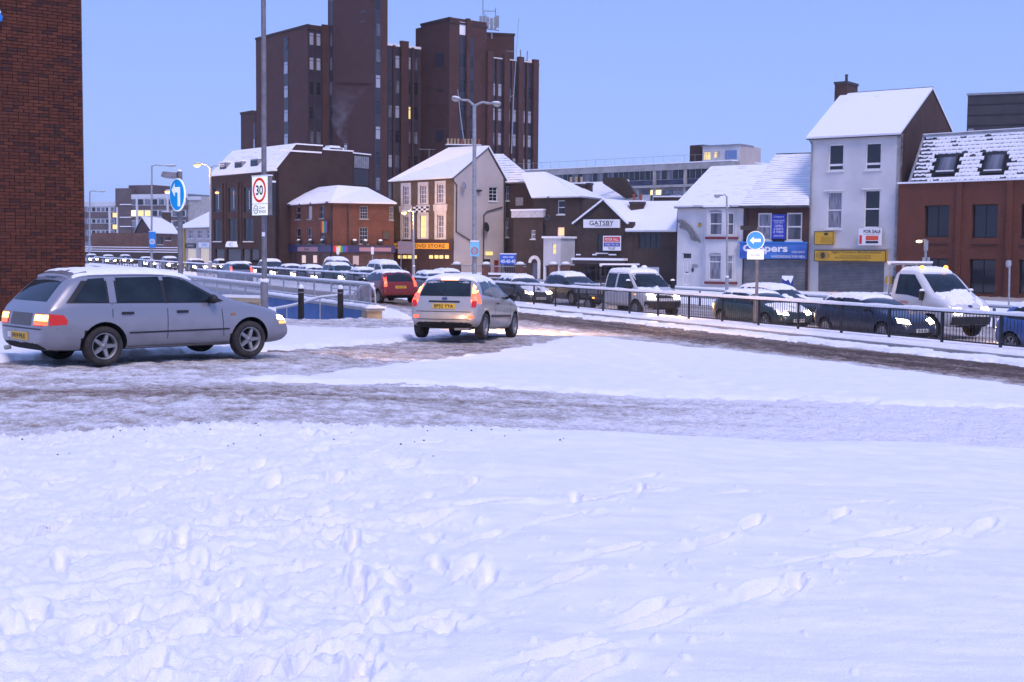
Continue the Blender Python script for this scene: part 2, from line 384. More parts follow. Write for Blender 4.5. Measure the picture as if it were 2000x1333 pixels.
# ------------------------------------------------------------------ terrain
_rs = np.random.RandomState(3)
_perm = _rs.permutation(512); _perm = np.concatenate([_perm, _perm, _perm[:4]])
_grad = np.stack([np.cos(np.linspace(0, 2 * np.pi, 512, endpoint=False)), np.sin(np.linspace(0, 2 * np.pi, 512, endpoint=False))], 1)
def pn(x, y):
    xi = np.floor(x).astype(int); yi = np.floor(y).astype(int); xf = x - xi; yf = y - yi
    xi &= 511; yi &= 511
    u = xf * xf * xf * (xf * (xf * 6 - 15) + 10); v = yf * yf * yf * (yf * (yf * 6 - 15) + 10)
    def gr(ix, iy, fx, fy):
        h = _perm[_perm[ix & 511] + (iy & 511)] % 512; return _grad[h, 0] * fx + _grad[h, 1] * fy
    a = gr(xi, yi, xf, yf); b = gr(xi + 1, yi, xf - 1, yf); c = gr(xi, yi + 1, xf, yf - 1); d = gr(xi + 1, yi + 1, xf - 1, yf - 1)
    return (a * (1 - u) + b * u) * (1 - v) + (c * (1 - u) + d * u) * v
def fbm(x, y, o=4, lac=2.1, gain=0.5):
    s = 0; a = 1.0
    for i in range(o):
        s = s + a * pn(x + 17.3 * i, y - 9.1 * i); x = x * lac; y = y * lac; a *= gain
    return s
def poly_sd(X, Y, poly):
    """signed distance to a polygon, positive inside"""
    best = np.full(X.shape, 1e9); ins = np.zeros(X.shape, bool); n = len(poly)
    for i in range(n):
        ax, ay = poly[i]; bx, by = poly[(i + 1) % n]
        dx, dy = bx - ax, by - ay; t = np.clip(((X - ax) * dx + (Y - ay) * dy) / (dx * dx + dy * dy + 1e-12), 0, 1)
        best = np.minimum(best, np.hypot(X - ax - t * dx, Y - ay - t * dy))
        c = ((ay > Y) != (by > Y)) & (X < (bx - ax) * (Y - ay) / ((by - ay) if by != ay else 1e-12) + ax); ins ^= c
    return np.where(ins, best, -best)
def grid_obj(name, X, Y, Z, m, keep=None, attrs=None):
    r, c = X.shape; idx = np.arange(r * c).reshape(r, c)
    q = np.stack([idx[:-1, :-1], idx[:-1, 1:], idx[1:, 1:], idx[1:, :-1]], -1).reshape(-1, 4)
    if keep is not None:
        kf = keep.ravel()[q].any(1); q = q[kf]
    used = np.unique(q); mp = np.full(r * c, -1); mp[used] = np.arange(len(used)); q = mp[q]
    co_ = np.stack([X, Y, Z], -1).reshape(-1, 3)[used]
    me = bpy.data.meshes.new(name); me.vertices.add(len(used)); me.vertices.foreach_set('co', co_.ravel().astype(np.float32))
    me.loops.add(q.size); me.loops.foreach_set('vertex_index', q.ravel().astype(np.int32))
    me.polygons.add(len(q)); me.polygons.foreach_set('loop_start', np.arange(0, q.size, 4, dtype=np.int32))
    me.polygons.foreach_set('use_smooth', np.ones(len(q), bool))
    me.update(calc_edges=True); me.validate()
    for k, a in (attrs or {}).items():
        at = me.attributes.new(k, 'FLOAT', 'POINT'); at.data.foreach_set('value', a.ravel()[used].astype(np.float32))
    me.materials.append(m)
    o = bpy.data.objects.new(name, me); COL.objects.link(o); return struct(o)
def fan(y0, y1, rows, a0, a1, cols):
    y = np.geomspace(y0, y1, rows); a = np.linspace(a0, a1, cols)
    Y, A = np.meshgrid(y, a, indexing='ij'); return Y * A, Y

# outlines on the ground, read from the photograph
E_near = [G(p[0], p[1] + 20) for p in ((-700, 905), (-200, 868), (0, 852), (350, 836), (650, 829), (1000, 832), (1500, 846), (2000, 864), (2700, 888))]
P_isl = [G(*p) for p in ((290, 746), (540, 730), (700, 713), (830, 697), (960, 681), (1050, 665), (1110, 652), (1300, 672), (1600, 703), (2000, 752), (2700, 838),
                         (2700, 850), (2000, 806), (1600, 790), (1300, 779), (1000, 766), (650, 754))]
P_pav = [G(*p) for p in ((-700, 770), (0, 709), (250, 697), (560, 686), (700, 676), (800, 668), (832, 655), (850, 640), (800, 616), (745, 600), (600, 585))] + [(-16, 60), (-60, 80)]

RAMP0 = P(733, 620, 39.0); RAMPD = Vector((-.43, .9)).normalized()
def in_ramp(X, Y):
    a = (X - RAMP0.x) * RAMPD.x + (Y - RAMP0.y) * RAMPD.y; c = (X - RAMP0.x) * -RAMPD.y + (Y - RAMP0.y) * RAMPD.x
    return a, c

# slush: brown where traffic churns it, grey on the near road, fading to packed snow on the right
m = mat('slush', (0.3, 0.3, 0.3), 0.7, 0, 0.25); b = m.node_tree.nodes['Principled BSDF']
at = N(m, 'ShaderNodeAttribute'); at.attribute_name = 'dirt'
tc = N(m, 'ShaderNodeTexCoord'); n1 = N(m, 'ShaderNodeTexNoise'); n1.inputs['Scale'].default_value = 9.0; n1.inputs['Detail'].default_value = 8; n1.inputs['Roughness'].default_value = 0.7
LK(m, tc.outputs['Object'], n1.inputs['Vector'])
sc_ = N(m, 'ShaderNodeMath'); sc_.operation = 'MULTIPLY_ADD'; sc_.inputs[1].default_value = 0.95; sc_.inputs[2].default_value = -0.475
LK(m, n1.outputs['Fac'], sc_.inputs[0])
n3 = N(m, 'ShaderNodeTexNoise'); n3.inputs['Scale'].default_value = 34.0; n3.inputs['Detail'].default_value = 5; LK(m, tc.outputs['Object'], n3.inputs['Vector'])
s3 = N(m, 'ShaderNodeMath'); s3.operation = 'MULTIPLY_ADD'; s3.inputs[1].default_value = 0.55; s3.inputs[2].default_value = -0.275; LK(m, n3.outputs['Fac'], s3.inputs[0])
a3 = N(m, 'ShaderNodeMath'); a3.operation = 'ADD'; LK(m, sc_.outputs[0], a3.inputs[0]); LK(m, s3.outputs[0], a3.inputs[1])
ad = N(m, 'ShaderNodeMath'); ad.operation = 'ADD'; LK(m, at.outputs['Fac'], ad.inputs[0]); LK(m, a3.outputs[0], ad.inputs[1])
rp = N(m, 'ShaderNodeValToRGB'); rp.color_ramp.interpolation = 'LINEAR'
els = rp.color_ramp.elements; els[0].position = 0.08; els[0].color = (0.82, 0.81, 0.83, 1); els[1].position = 0.95; els[1].color = (0.062, 0.040, 0.028, 1)
for ps, cc in ((0.30, (0.56, 0.53, 0.52)), (0.55, (0.30, 0.24, 0.205)), (0.75, (0.14, 0.092, 0.064))):
    x_ = els.new(ps); x_.color = (*cc, 1)
LK(m, ad.outputs[0], rp.inputs[0]); LK(m, rp.outputs[0], b.inputs['Base Color'])
bp = N(m, 'ShaderNodeBump'); bp.inputs['Strength'].default_value = 0.9; bp.inputs['Distance'].default_value = 0.05
n2 = N(m, 'ShaderNodeTexNoise'); n2.inputs['Scale'].default_value = 22.0; n2.inputs['Detail'].default_value = 8; LK(m, tc.outputs['Object'], n2.inputs['Vector'])
LK(m, n2.outputs['Fac'], bp.inputs['Height']); LK(m, bp.outputs[0], b.inputs['Normal'])
M_slush = m

def road_sheet():
    X, Y = fan(8.0, 95.0, 480, -0.85, 0.85, 800)
    S = sdist(X, Y); T = (X - R0.x) * RD.x + (Y - R0.y) * RD.y
    near = sstep(8.0, 11.5, S)                                  # 1 on the near road, 0 on the dual carriageway
    # near road: ruts run along its own direction
    th = R(8); U = X * math.cos(th) + Y * math.sin(th); V = -X * math.sin(th) + Y * math.cos(th)
    rut = fbm(U * 0.22, V * 1.5, 3); lump = fbm(U * 2.2, V * 6.0, 4); fine = fbm(X * 9, Y * 9, 3)
    l3 = fbm(X * 3.1, Y * 4.3, 4); rut2 = fbm(T * 0.10 + 40, S * 1.3, 3); lump2 = fbm(T * 1.3, S * 5.0, 4)
    h = near * (0.030 * rut + 0.035 * lump) + (1 - near) * (0.03 * rut2 + 0.04 * lump2) + 0.016 * fine + 0.022 * l3
    px = 1000 + 2500 * X / Y
    fade = sstep(1900, 700, px)                                   # traffic comes from the left and turns off
    d_near = (0.18 + 0.24 * rut - 0.18 * lump - 0.24 * l3) * (0.40 + 0.60 * fade) + 0.13 * fade - 0.04
    dark = np.exp(-((V - 16.1 - rut * .5) / 0.7) ** 2) * sstep(1700, 1100, px) * 0.24
    d_near = d_near + dark
    lanec = np.exp(-((S - 5.0) / 2.3) ** 4)
    d_main = 0.36 + 0.44 * lanec + 0.26 * rut2 - 0.26 * lump2 - 0.2 * l3
    far = sstep(0.0, -1.5, S); d_main = d_main * (1 - far) + far * (0.45 + 0.25 * rut2)
    turn = np.exp(-((X + 0.2 - (Y - 27.5) * 0.3) / 1.3) ** 2) * sstep(24, 27, Y) * sstep(36, 32, Y)
    dirt = near * d_near + (1 - near) * d_main + 0.16 * turn * near
    wet = sstep(-9.0, -5.0, X) * sstep(3.0, 0.0, X) * sstep(20, 23, Y) * sstep(31, 26, Y)
    dirt = dirt + 0.12 * wet
    a, c = in_ramp(X, Y)
    return grid_obj('road', X, Y, g(X, Y) + h - 0.01, M_slush, ~((a > -.3) & (a < 34) & (c > 0.0) & (c < 3.6)), {'dirt': dirt})
road_sheet()

def snow_patch(name, poly, depth, y0, y1, rows, a0, a1, cols, edge=0.22, rough=0.03, wob=0.16, extra=None, crumb=1.0):
    X, Y = fan(y0, y1, rows, a0, a1, cols)
    sd = poly_sd(X, Y, poly)
    sd = sd + wob * fbm(X * 1.6, Y * 2.2, 4) + 0.3 * wob * fbm(X * 7, Y * 7, 2)
    e = sstep(0, edge, sd); ec = e * (1 - sstep(edge, edge + 0.7, sd))       # thrown-up, crumbled margin
    Z = g(X, Y) + e * depth - (1 - e) * 0.10 + rough * fbm(X * 0.9, Y * 0.9, 3) * e + 0.006 * fbm(X * 6, Y * 6, 3) * e
    Z = Z + crumb * ec * (0.05 * np.abs(fbm(X * 4.2, Y * 4.2, 3)) + 0.02 * fbm(X * 11, Y * 11, 2))
    if extra is not None: Z = Z + e * extra(X, Y)
    return grid_obj(name, X, Y, Z, M_snow, sd > -0.35)
def trail(X, Y):
    z = 0
    for k, (p, q) in enumerate(((G(1030, 690), G(1560, 778)), (G(1180, 668), G(1420, 782)))):
        L = math.hypot(q[0] - p[0], q[1] - p[1]); dx, dy = (q[0] - p[0]) / L, (q[1] - p[1]) / L
        a = (X - p[0]) * dx + (Y - p[1]) * dy; c = -(X - p[0]) * dy + (Y - p[1]) * dx
        z = z - 0.045 * np.exp(-(c / 0.16) ** 2) * (0.5 + 0.5 * np.cos(a * 2 * math.pi / 0.7)) * ((a > 0) & (a < L))
    return z
snow_patch('snow_island', P_isl, 0.05, 13.0, 40, 300, -0.42, 0.65, 560, extra=trail, edge=0.8, crumb=.12, wob=.4)
def pav_extra(X, Y):
    a, c = in_ramp(X, Y)
    dip = -0.17 * np.exp(-(((X + 5.5) / 4.0) ** 2 + ((Y - 36.5) / 3.5) ** 2))
    ramp = (0.25 + 0.10 * np.clip(a, 0, 30)) * sstep(-.6, .4, a) * sstep(-.05, .15, c) * sstep(3.6, 3.3, c)
    return 0.05 * np.maximum(0, fbm(X * 1.3 + 5, Y * 1.3, 3)) + dip - ramp
snow_patch('snow_pavement', P_pav, 0.07, 16, 62, 210, -0.70, 0.02, 400, edge=0.25, rough=0.03, extra=pav_extra)
# the central reservation: a kerbed strip with the guard rail
def strip(name, s0, s1, t0, t1, z, n, ks, wob=0.12):
    t = np.linspace(t0, t1, n); s = np.linspace(s0 - 0.4, s1 + 0.4, ks)
    Tt, Ss = np.meshgrid(t, s, indexing='ij'); X = R0.x + RD.x * Tt + RN.x * Ss; Y = R0.y + RD.y * Tt + RN.y * Ss
    sd = np.minimum(Ss - s0, s1 - Ss) + wob * fbm(Tt * 0.9, Ss * 1.8, 4)
    e = sstep(0, 0.14, sd)
    Z = g(X, Y) + e * z - (1 - e) * 0.08 + e * (0.02 * fbm(Tt * 1.2, Ss * 2, 3) + 0.012 * fbm(Tt * 6, Ss * 6, 2))
    return grid_obj(name, X, Y, Z, M_snow, sd > -0.3)
strip('central_reservation', -0.75, 1.1, -150, 34, 0.14, 1500, 26)
strip('gutter_snow', 1.6, 2.8, -60, 34, 0.07, 1100, 26, wob=0.55)
strip('far_pavement', -30, -11.5, -190, 30, 0.12, 420, 60, wob=0.3)
# the wide ground under and behind everything
X, Y = np.meshgrid(np.concatenate([[-3000, -900, -300], np.linspace(-120, 120, 61), [300, 900, 3000]]), np.concatenate([[-200, -20, 0], np.linspace(5, 260, 86), [400, 900, 3500]]), indexing='ij')
grid_obj('ground', X, Y, g(X, Y) - 0.16 - 3.0 * ((Y > 32) & (Y < 78) & (X > -26) & (X < -1)), M_snow)

# the deep trodden snow on which the photographer stands
def foreground():
    rows, y0, y1 = 640, 1.5, 14.8; av = np.concatenate([np.linspace(-1.3, -.47, 70)[:-1], np.linspace(-.47, .47, 800), np.linspace(.47, 1.3, 70)[1:]]); cols = len(av)
    Y, X = np.meshgrid(np.geomspace(y0, y1, rows), av, indexing='ij'); X = X * Y; px = 1000 + 2500 * X / Y
    ex = np.array([p[0] for p in E_near]); ey = np.array([p[1] for p in E_near])
    sd = np.interp(X, ex, ey) - Y + 0.20 * fbm(X * 1.4, Y * 1.4, 4) * sstep(1300, 700, px) + 0.05 * fbm(X * 5, Y * 5, 3)
    e = sstep(0, 0.30, sd)
    Z = e * 0.10 + 0.16 * sstep(13.5, 5.0, Y)
    Z = Z + 0.055 * fbm(X * 0.55 + 3, Y * 0.8, 3) + 0.010 * fbm(X * 2.3, Y * 4.5, 3)
    # wind ripples on the untouched right hand side
    Z = Z + 0.010 * fbm(X * 1.2 + 9, Y * 5.5 + 4, 3) * sstep(700, 1200, px)
    churn = sstep(1150, 560, px + 260 * fbm(X * 0.5, Y * 0.7, 3)) * sstep(0.0, 0.8, sd)
    edgec = sstep(1200, 800, px) * np.exp(-(sd / 0.8) ** 2)
    lum = np.abs(fbm(X * 3.4 + 3, Y * 3.6, 4)); lum2 = np.abs(fbm(X * 8.5, Y * 9.0 + 8, 3)); lum3 = np.abs(fbm(X * 20, Y * 21, 3))
    Z = Z + churn * (0.045 * lum - 0.015 + 0.022 * lum2 + 0.010 * lum3) + edgec * (0.07 * lum2 + 0.025 * lum3)
    ly0, lr = math.log(y0), (math.log(y1) - math.log(y0)) / (rows - 1)
    def local(cx, cy, rad):
        i0 = int((math.log(max(cy - rad, y0)) - ly0) / lr) - 1; i1 = int((math.log(min(cy + rad, y1)) - ly0) / lr) + 2
        w = rad / max(cy - rad, 1.0); j0 = int(np.searchsorted(av, cx / cy - w)) - 1; j1 = int(np.searchsorted(av, cx / cy + w)) + 2
        return slice(max(i0, 0), min(i1, rows)), slice(max(j0, 0), min(j1, cols))
    rs = np.random.RandomState(11)
    def step_(cx, cy, ang, ln, wd, dp):
        si, sj = local(cx, cy, 0.75); x = X[si, sj] - cx; y = Y[si, sj] - cy
        if x.size == 0: return
        ca, sa = math.cos(ang), math.sin(ang); a = x * ca + y * sa; c = -x * sa + y * ca
        jit = 0.05 * fbm(X[si, sj] * 9 + cx, Y[si, sj] * 9, 2)
        q = np.sqrt((a / ln) ** 2 + (c / wd) ** 2) + jit * 3
        pit = 1 - sstep(0.68, 1.06, q); rim = np.exp(-((q - 1.25) / 0.28) ** 2)
        back_ = 0.6 + 0.4 * np.tanh(a / ln * 2)
        Z[si, sj] += -dp * pit + dp * 0.42 * rim * back_ * (1 + 6 * jit)
        drag = np.exp(-(c / (wd * .8)) ** 2) * sstep(-ln * 2.9, -ln * 1.6, a) * (1 - sstep(-ln * 1.2, -ln * .7, a))
        Z[si, sj] -= dp * 0.35 * drag
    def clod(cx, cy, r, h):
        si, sj = local(cx, cy, r * 2.2); x = X[si, sj] - cx; y = Y[si, sj] - cy
        if x.size == 0: return
        an = rs.uniform(0, 3.14); ca, sa = math.cos(an), math.sin(an); a = x * ca + y * sa; c = (-x * sa + y * ca) * rs.uniform(1.0, 1.9)
        q = (a * a + c * c) / (r * r); Z[si, sj] += h * np.clip(1.15 - q, 0, 1) ** 0.6 * (q < 1.15)
    def GF(px_, py_):
        v = ray(px_, py_); h = CAMZ - 0.50; t = h / -v.z; return (v.x * t, v.y * t)
    tracks = [((180, 1330), (520, 900)), ((430, 1333), (900, 930)), ((330, 1180), (760, 870)), ((560, 1260), (1290, 905)), ((660, 1310), (900, 1130)),
              ((1060, 1280), (1860, 1020)), ((1060, 1130), (1720, 960)), ((370, 1055), (1420, 930)), ((1100, 1330), (1500, 1140)), ((80, 1100), (360, 890)), ((1620, 1060), (2000, 965))]
    for (p, q) in tracks:
        a = GF(*p); b_ = GF(*q); L = math.hypot(b_[0] - a[0], b_[1] - a[1]); an = math.atan2(b_[1] - a[1], b_[0] - a[0]); k = max(2, int(L / 0.62))
        for i in range(k + 1):
            t = i / k; sgn = 1 if i % 2 else -1; off = 0.11 * sgn + rs.uniform(-.05, .05)
            cx = a[0] + (b_[0] - a[0]) * t - math.sin(an) * off; cy = a[1] + (b_[1] - a[1]) * t + math.cos(an) * off
            aa = an + rs.uniform(-.35, .35)
            step_(cx, cy, aa, rs.uniform(.16, .25), rs.uniform(.042, .060), rs.uniform(.028, .055))
            for _ in range(rs.randint(6, 15)):
                r = rs.uniform(.009, .030); clod(cx + rs.normal(0, .22) + math.cos(aa) * .2, cy + rs.normal(0, .22) + math.sin(aa) * .2, r, r * rs.uniform(.35, .8))
    for _ in range(190):
        a_ = rs.uniform(-.54, -.04); yy = math.exp(rs.uniform(math.log(2.9), math.log(12.2)))
        step_(a_ * yy, yy, R(50) + rs.normal(0, .6), rs.uniform(.10, .20), rs.uniform(.045, .075), rs.uniform(.014, .042))
    for _ in range(700):
        a_ = rs.uniform(-.54, .02) if rs.rand() < .8 else rs.uniform(-.1, .5); yy = math.exp(rs.uniform(math.log(2.8), math.log(12.6)))
        r = rs.uniform(.010, .040) * (1.3 if a_ < -.1 else .8); clod(a_ * yy, yy, r, r * rs.uniform(.25, .6))
    Z = Z - (1 - e) * 0.12 + 0.0025 * fbm(X * 22, Y * 22, 2)
    gr = MB(); gm = mat('road_grit', (.05, .04, .035), .9)
    for _ in range(90):
        x = rs.uniform(-5.2, .5); ye = float(np.interp(x, ex, ey)); y = ye - abs(rs.normal(0, .9)) - .15; r = rs.uniform(.003, .011); ii = int(np.clip((math.log(y) - ly0) / lr, 0, rows - 1)); jj = int(np.clip(np.searchsorted(av, x / y), 0, cols - 1)); zz = float(Z[ii, jj] + g(x, y)) + r * .4
        gr.ell((x, y, zz), r, r * rs.uniform(.6, 1), r * .8, 5, 3)
    go = gr.build('grit', gm); stuff(go); go['label'] = 'dark road grit scattered on the snow by the kerb'; go['category'] = 'grit'
    return grid_obj('snow_verge', X, Y, Z + g(X, Y), M_snow, sd > -0.4)
foreground()
# ------------------------------------------------------------------ buildings
B_orange = brick('orange_brick', (0.165, 0.058, 0.032), (0.13, 0.046, 0.028), (0.10, 0.05, 0.04))
B_dark = brick('dark_brown_brick', (0.062, 0.030, 0.024), (0.048, 0.025, 0.021), (0.045, 0.03, 0.03))
B_stock = brick('yellow_stock_brick', (0.15, 0.104, 0.062), (0.11, 0.076, 0.048), (0.085, 0.07, 0.06))
B_brown = brick('brown_stock_brick', (0.074, 0.046, 0.035), (0.052, 0.034, 0.028), (0.06, 0.045, 0.04))
B_tower = brick('tower_brick', (0.100, 0.037, 0.028), (0.076, 0.030, 0.025), (0.052, 0.028, 0.025), (0.72, 1.12))
M_rend = varied('white_render', (0.50, 0.50, 0.515), (0.62, 0.62, 0.63), 0.5, 0.85, 0.2, 30)
M_rendp = varied('cream_render', (0.44, 0.385, 0.36), (0.52, 0.455, 0.425), 0.45, 0.85, 0.25, 25)
M_span = mat('dark_spandrel', (0.035, 0.032, 0.045), 0.35)
M_shut = varied('shutter_grey', (0.17, 0.18, 0.20), (0.23, 0.24, 0.26), 2.0, 0.45, metal=0.3)
Z0 = -1.25
def PXY(px, d): return XY(px, d)

def gutter(root, F, u0, u1, z, m=None):
    return MB().box(u0, u1, -0.14, -0.02, z - 0.10, z).build('gutter', m or M_dark, root, F.M)
def downpipe(root, F, pts, r=0.045, m=None):
    return MB().tube([(u, -0.09, z) for u, z in pts], r, 6).build('downpipe', m or M_dark, root, F.M)
def chimney(root, p, rz, sx, sy, z0, z1, pots, m, potm=None, cap=True):
    c = wbox(root, 'chimney', m, p, rz, sx, sy, z0, z1)
    M = Matrix.Translation(Vector((p[0], p[1], 0))) @ Matrix.Rotation(rz, 4, 'Z')
    MB().box(-sx / 2 - .06, sx / 2 + .06, -sy / 2 - .06, sy / 2 + .06, z1 - 0.16, z1 + .02).build('chimney_cap', M_slate if m is not M_rend else M_rend, c, M)
    if cap: 
        mb = MB(); n = 9
        mb.box(-sx / 2 - .05, sx / 2 + .05, -sy / 2 - .05, sy / 2 + .05, z1 + .02, z1 + 0.11); mb.build('snow_cap', M_snowc, c, M)
    for k in range(pots):
        x = 0 if pots == 1 else -sx / 2 + sx * (k + .5) / pots
        b = MB(); b.lathe([(0.0, 0), (0.13, 0), (0.105, .1), (0.095, .5), (0.125, .55), (0.125, .62), (0.08, .62), (0.08, .4)], 10, M=Matrix.Translation((x, 0, z1 + .02)))
        b.build('chimney_pot', potm[k % len(potm)] if potm else M_pot, c, M)
    return c
def shutter(root, F, r, n=None, v=0.10):
    u0, z0, u1, z1 = r; s = stuff(MBshut(u0, z0, u1, z1, v).build('roller_shutter', M_shut, root, F.M)); return s
def MBshut(u0, z0, u1, z1, v):
    mb = MB(); k = max(6, int((z1 - z0) / 0.10)); 
    for i in range(k):
        a = z0 + (z1 - z0) * i / k; b = z0 + (z1 - z0) * (i + 1) / k; h = b - a
        mb.add([(u0, v, a), (u1, v, a), (u1, v - .03, a + h * .35), (u0, v - .03, a + h * .35), (u1, v - .03, a + h * .7), (u0, v - .03, a + h * .7), (u1, v, b), (u0, v, b)],
               [(0, 1, 2, 3), (3, 2, 4, 5), (5, 4, 6, 7)])
    return mb
def board(root, F, r, m, name='sign_board', v=-0.10, t=0.08, texts=(), border=None):
    """texts: (string, fu0, fz0, fu1, fz1, material) in fractions of the board"""
    u0, z0, u1, z1 = r; o = MB().box(u0, u1, v, v + t, z0, z1).build(name, m, root, F.M)
    if border: 
        w, bm_ = border; b = MB(); b.box(u0, u1, v - .02, v - .003, z0, z0 + w); b.box(u0, u1, v - .02, v - .003, z1 - w, z1)
        b.box(u0, u0 + w, v - .019, v - .003, z0 + w, z1 - w); b.box(u1 - w, u1, v - .019, v - .003, z0 + w, z1 - w); b.build('sign_border', bm_, o, F.M)
    for (s, a, b_, c, d, tm) in texts:
        mb = MB(); text_uz(mb, s, u0 + (u1 - u0) * a, u0 + (u1 - u0) * c, z0 + (z1 - z0) * b_, z0 + (z1 - z0) * d, v - 0.008, 0, 0.012); mb.build('lettering', tm, o, F.M)
    return o
def panel(root, F, r, m, v=-0.02, t=0.02, name='panel'):
    u0, z0, u1, z1 = r; return MB().box(u0, u1, v, v + t, z0, z1).build(name, m, root, F.M)
def aerial(root, p, z0, h, tw=0.9):
    mb = MB(); mb.tube([(p[0], p[1], z0), (p[0], p[1], z0 + h)], 0.022, 5); mb.tube([(p[0] - tw, p[1], z0 + h), (p[0] + tw * .6, p[1] + .3, z0 + h)], 0.015, 5)
    for k in range(7):
        t = -tw + k * tw * 1.6 / 6; mb.tube([(p[0] + t, p[1] - .25, z0 + h), (p[0] + t, p[1] + .35, z0 + h)], 0.010, 4)
    return mb.build('aerial', M_grey, root, Matrix())
def dish(root, F, u, z, r=0.28, m=None):
    M = F.M @ Matrix.Translation((u, -0.35, z)) @ Matrix.Rotation(R(78), 4, 'X') @ Matrix.Rotation(R(20), 4, 'Y')
    mb = MB(); mb.lathe([(0.01, 0.0), (r * .5, .02), (r, .09), (r, .105), (r * .5, .04), (0.01, 0.02)], 14, M=M); mb.tube([M @ Vector((0, 0, 0)), F.M @ Vector((u, 0, z - .1))] if False else [F.M @ Vector((u, -0.33, z)), F.M @ Vector((u, 0.0, z - .15))], .02, 5)
    return mb.build('satellite_dish', m or M_grey, root, Matrix())

# ---- brick building at the left edge, built of single bricks
def left_brick():
    F = Fac(XY(-330, 26.9), XY(166.5, 30.05)); L = F.L
    t = thing('brick_building', 'dark red brick building end filling the left edge of the street', 'building', (F.A.x, F.A.y, 0))
    mo = varied('brick_mortar', (0.050, 0.026, 0.021), (0.068, 0.034, 0.026), 5, 0.95)
    mb = MB(); mb.box(0, L - .008, 0.015, 9.0, -0.4, 10.6); mb.build('wall', mo, t, F.M)
    mats = [varied('brick_a', (0.108, 0.032, 0.018), (0.084, 0.026, 0.016), 14, 0.9, 0.4, 60), varied('brick_b', (0.130, 0.040, 0.021), (0.100, 0.031, 0.018), 14, 0.9, 0.4, 60),
            varied('brick_c', (0.092, 0.028, 0.017), (0.068, 0.022, 0.015), 14, 0.9, 0.4, 60), varied('brick_d', (0.055, 0.020, 0.016), (0.042, 0.016, 0.014), 14, 0.9, 0.4, 60)]
    rs = random.Random(5); protos = {}
    def proto(w, k):
        key = (round(w, 3), k)
        if key not in protos:
            b = MB(); q = 0.004; h = .065; y0, y1 = -0.012, 0.05
            b.add([(q, y0, q), (w - q, y0, q), (w - q, y0, h - q), (q, y0, h - q), (0, y0 + .006, 0), (w, y0 + .006, 0), (w, y0 + .006, h), (0, y0 + .006, h), (0, y1, 0), (w, y1, 0), (w, y1, h), (0, y1, h)],
                  [(0, 1, 2, 3), (4, 5, 1, 0), (5, 6, 2, 1), (6, 7, 3, 2), (7, 4, 0, 3), (8, 9, 5, 4), (9, 10, 6, 5), (10, 11, 7, 6), (11, 8, 4, 7)])
            protos[key] = b
        return protos[key]
    bricks = []
    lo = F.uz(-60, 300)[0]
    row = 0; z = -0.2
    while z < 10.5:
        u = L; off = 0.1125 if row % 2 else 0.0; first = True
        while u > lo:
            w = 0.215 if not (first and off) else 0.1025
            if rs.random() < 0.10 and not first: w = 0.1025
            u -= w; bricks.append((u, z, w, rs.choices((0, 1, 2, 3), (4, 3, 3, 1.6))[0], rs.uniform(-.003, .003))); u -= 0.010; first = False
        row += 1; z += 0.075
    def inview(b):
        p = F.pt(b[0], 0, b[1]); v = p - CAM; c = v.dot(_f); x = 1000 + FPX * v.dot(_r) / c; y = 666.5 - FPX * v.dot(_u) / c
        return -20 < x and -5 < y < 600
    vis = [b for b in bricks if inview(b)]; vis.sort(key=lambda b: (F.pt(b[0], 0, b[1]) - CAM).length)
    top = set(id(b) for b in vis[:300]); meshes = {}
    rest = [MB() for _ in range(4)]
    for b in bricks:
        if id(b) in top:
            key = (round(b[2], 3), b[3])
            if key not in meshes: meshes[key] = proto(b[2], b[3]).mesh('brick', mats[b[3]])
            link('brick', meshes[key], t, F.M @ Matrix.Translation((b[0], b[4], b[1])))
        else:
            pr = proto(b[2], b[3]); rest[0].add([(v[0] + b[0], v[1] + b[4], v[2] + b[1]) for v in pr.v], pr.f, b[3])
    stuff(rest[0].build('brickwork', mats, t, F.M))
    a = thing('alarm_box', 'small blue alarm box with a snow cap high on the dark brick wall', 'alarm box', tuple(F.pt(F.uz(-6, 35)[0], -.1, F.uz(-6, 35)[1])))
    u, zz = F.uz(-4, 35); MB().prism([(u - .14, zz - .09), (u + .05, zz - .09), (u + .07, zz + .02), (u + .02, zz + .09), (u - .14, zz + .09)], -0.13, -0.014).build('case', M_blue, a, F.M)
    MB().prism([(u - .15, zz + .092), (u + .04, zz + .092), (u + .0, zz + .17), (u - .12, zz + .18)], -0.14, -0.014).build('snow_cap', M_snowc, a, F.M)
left_brick()

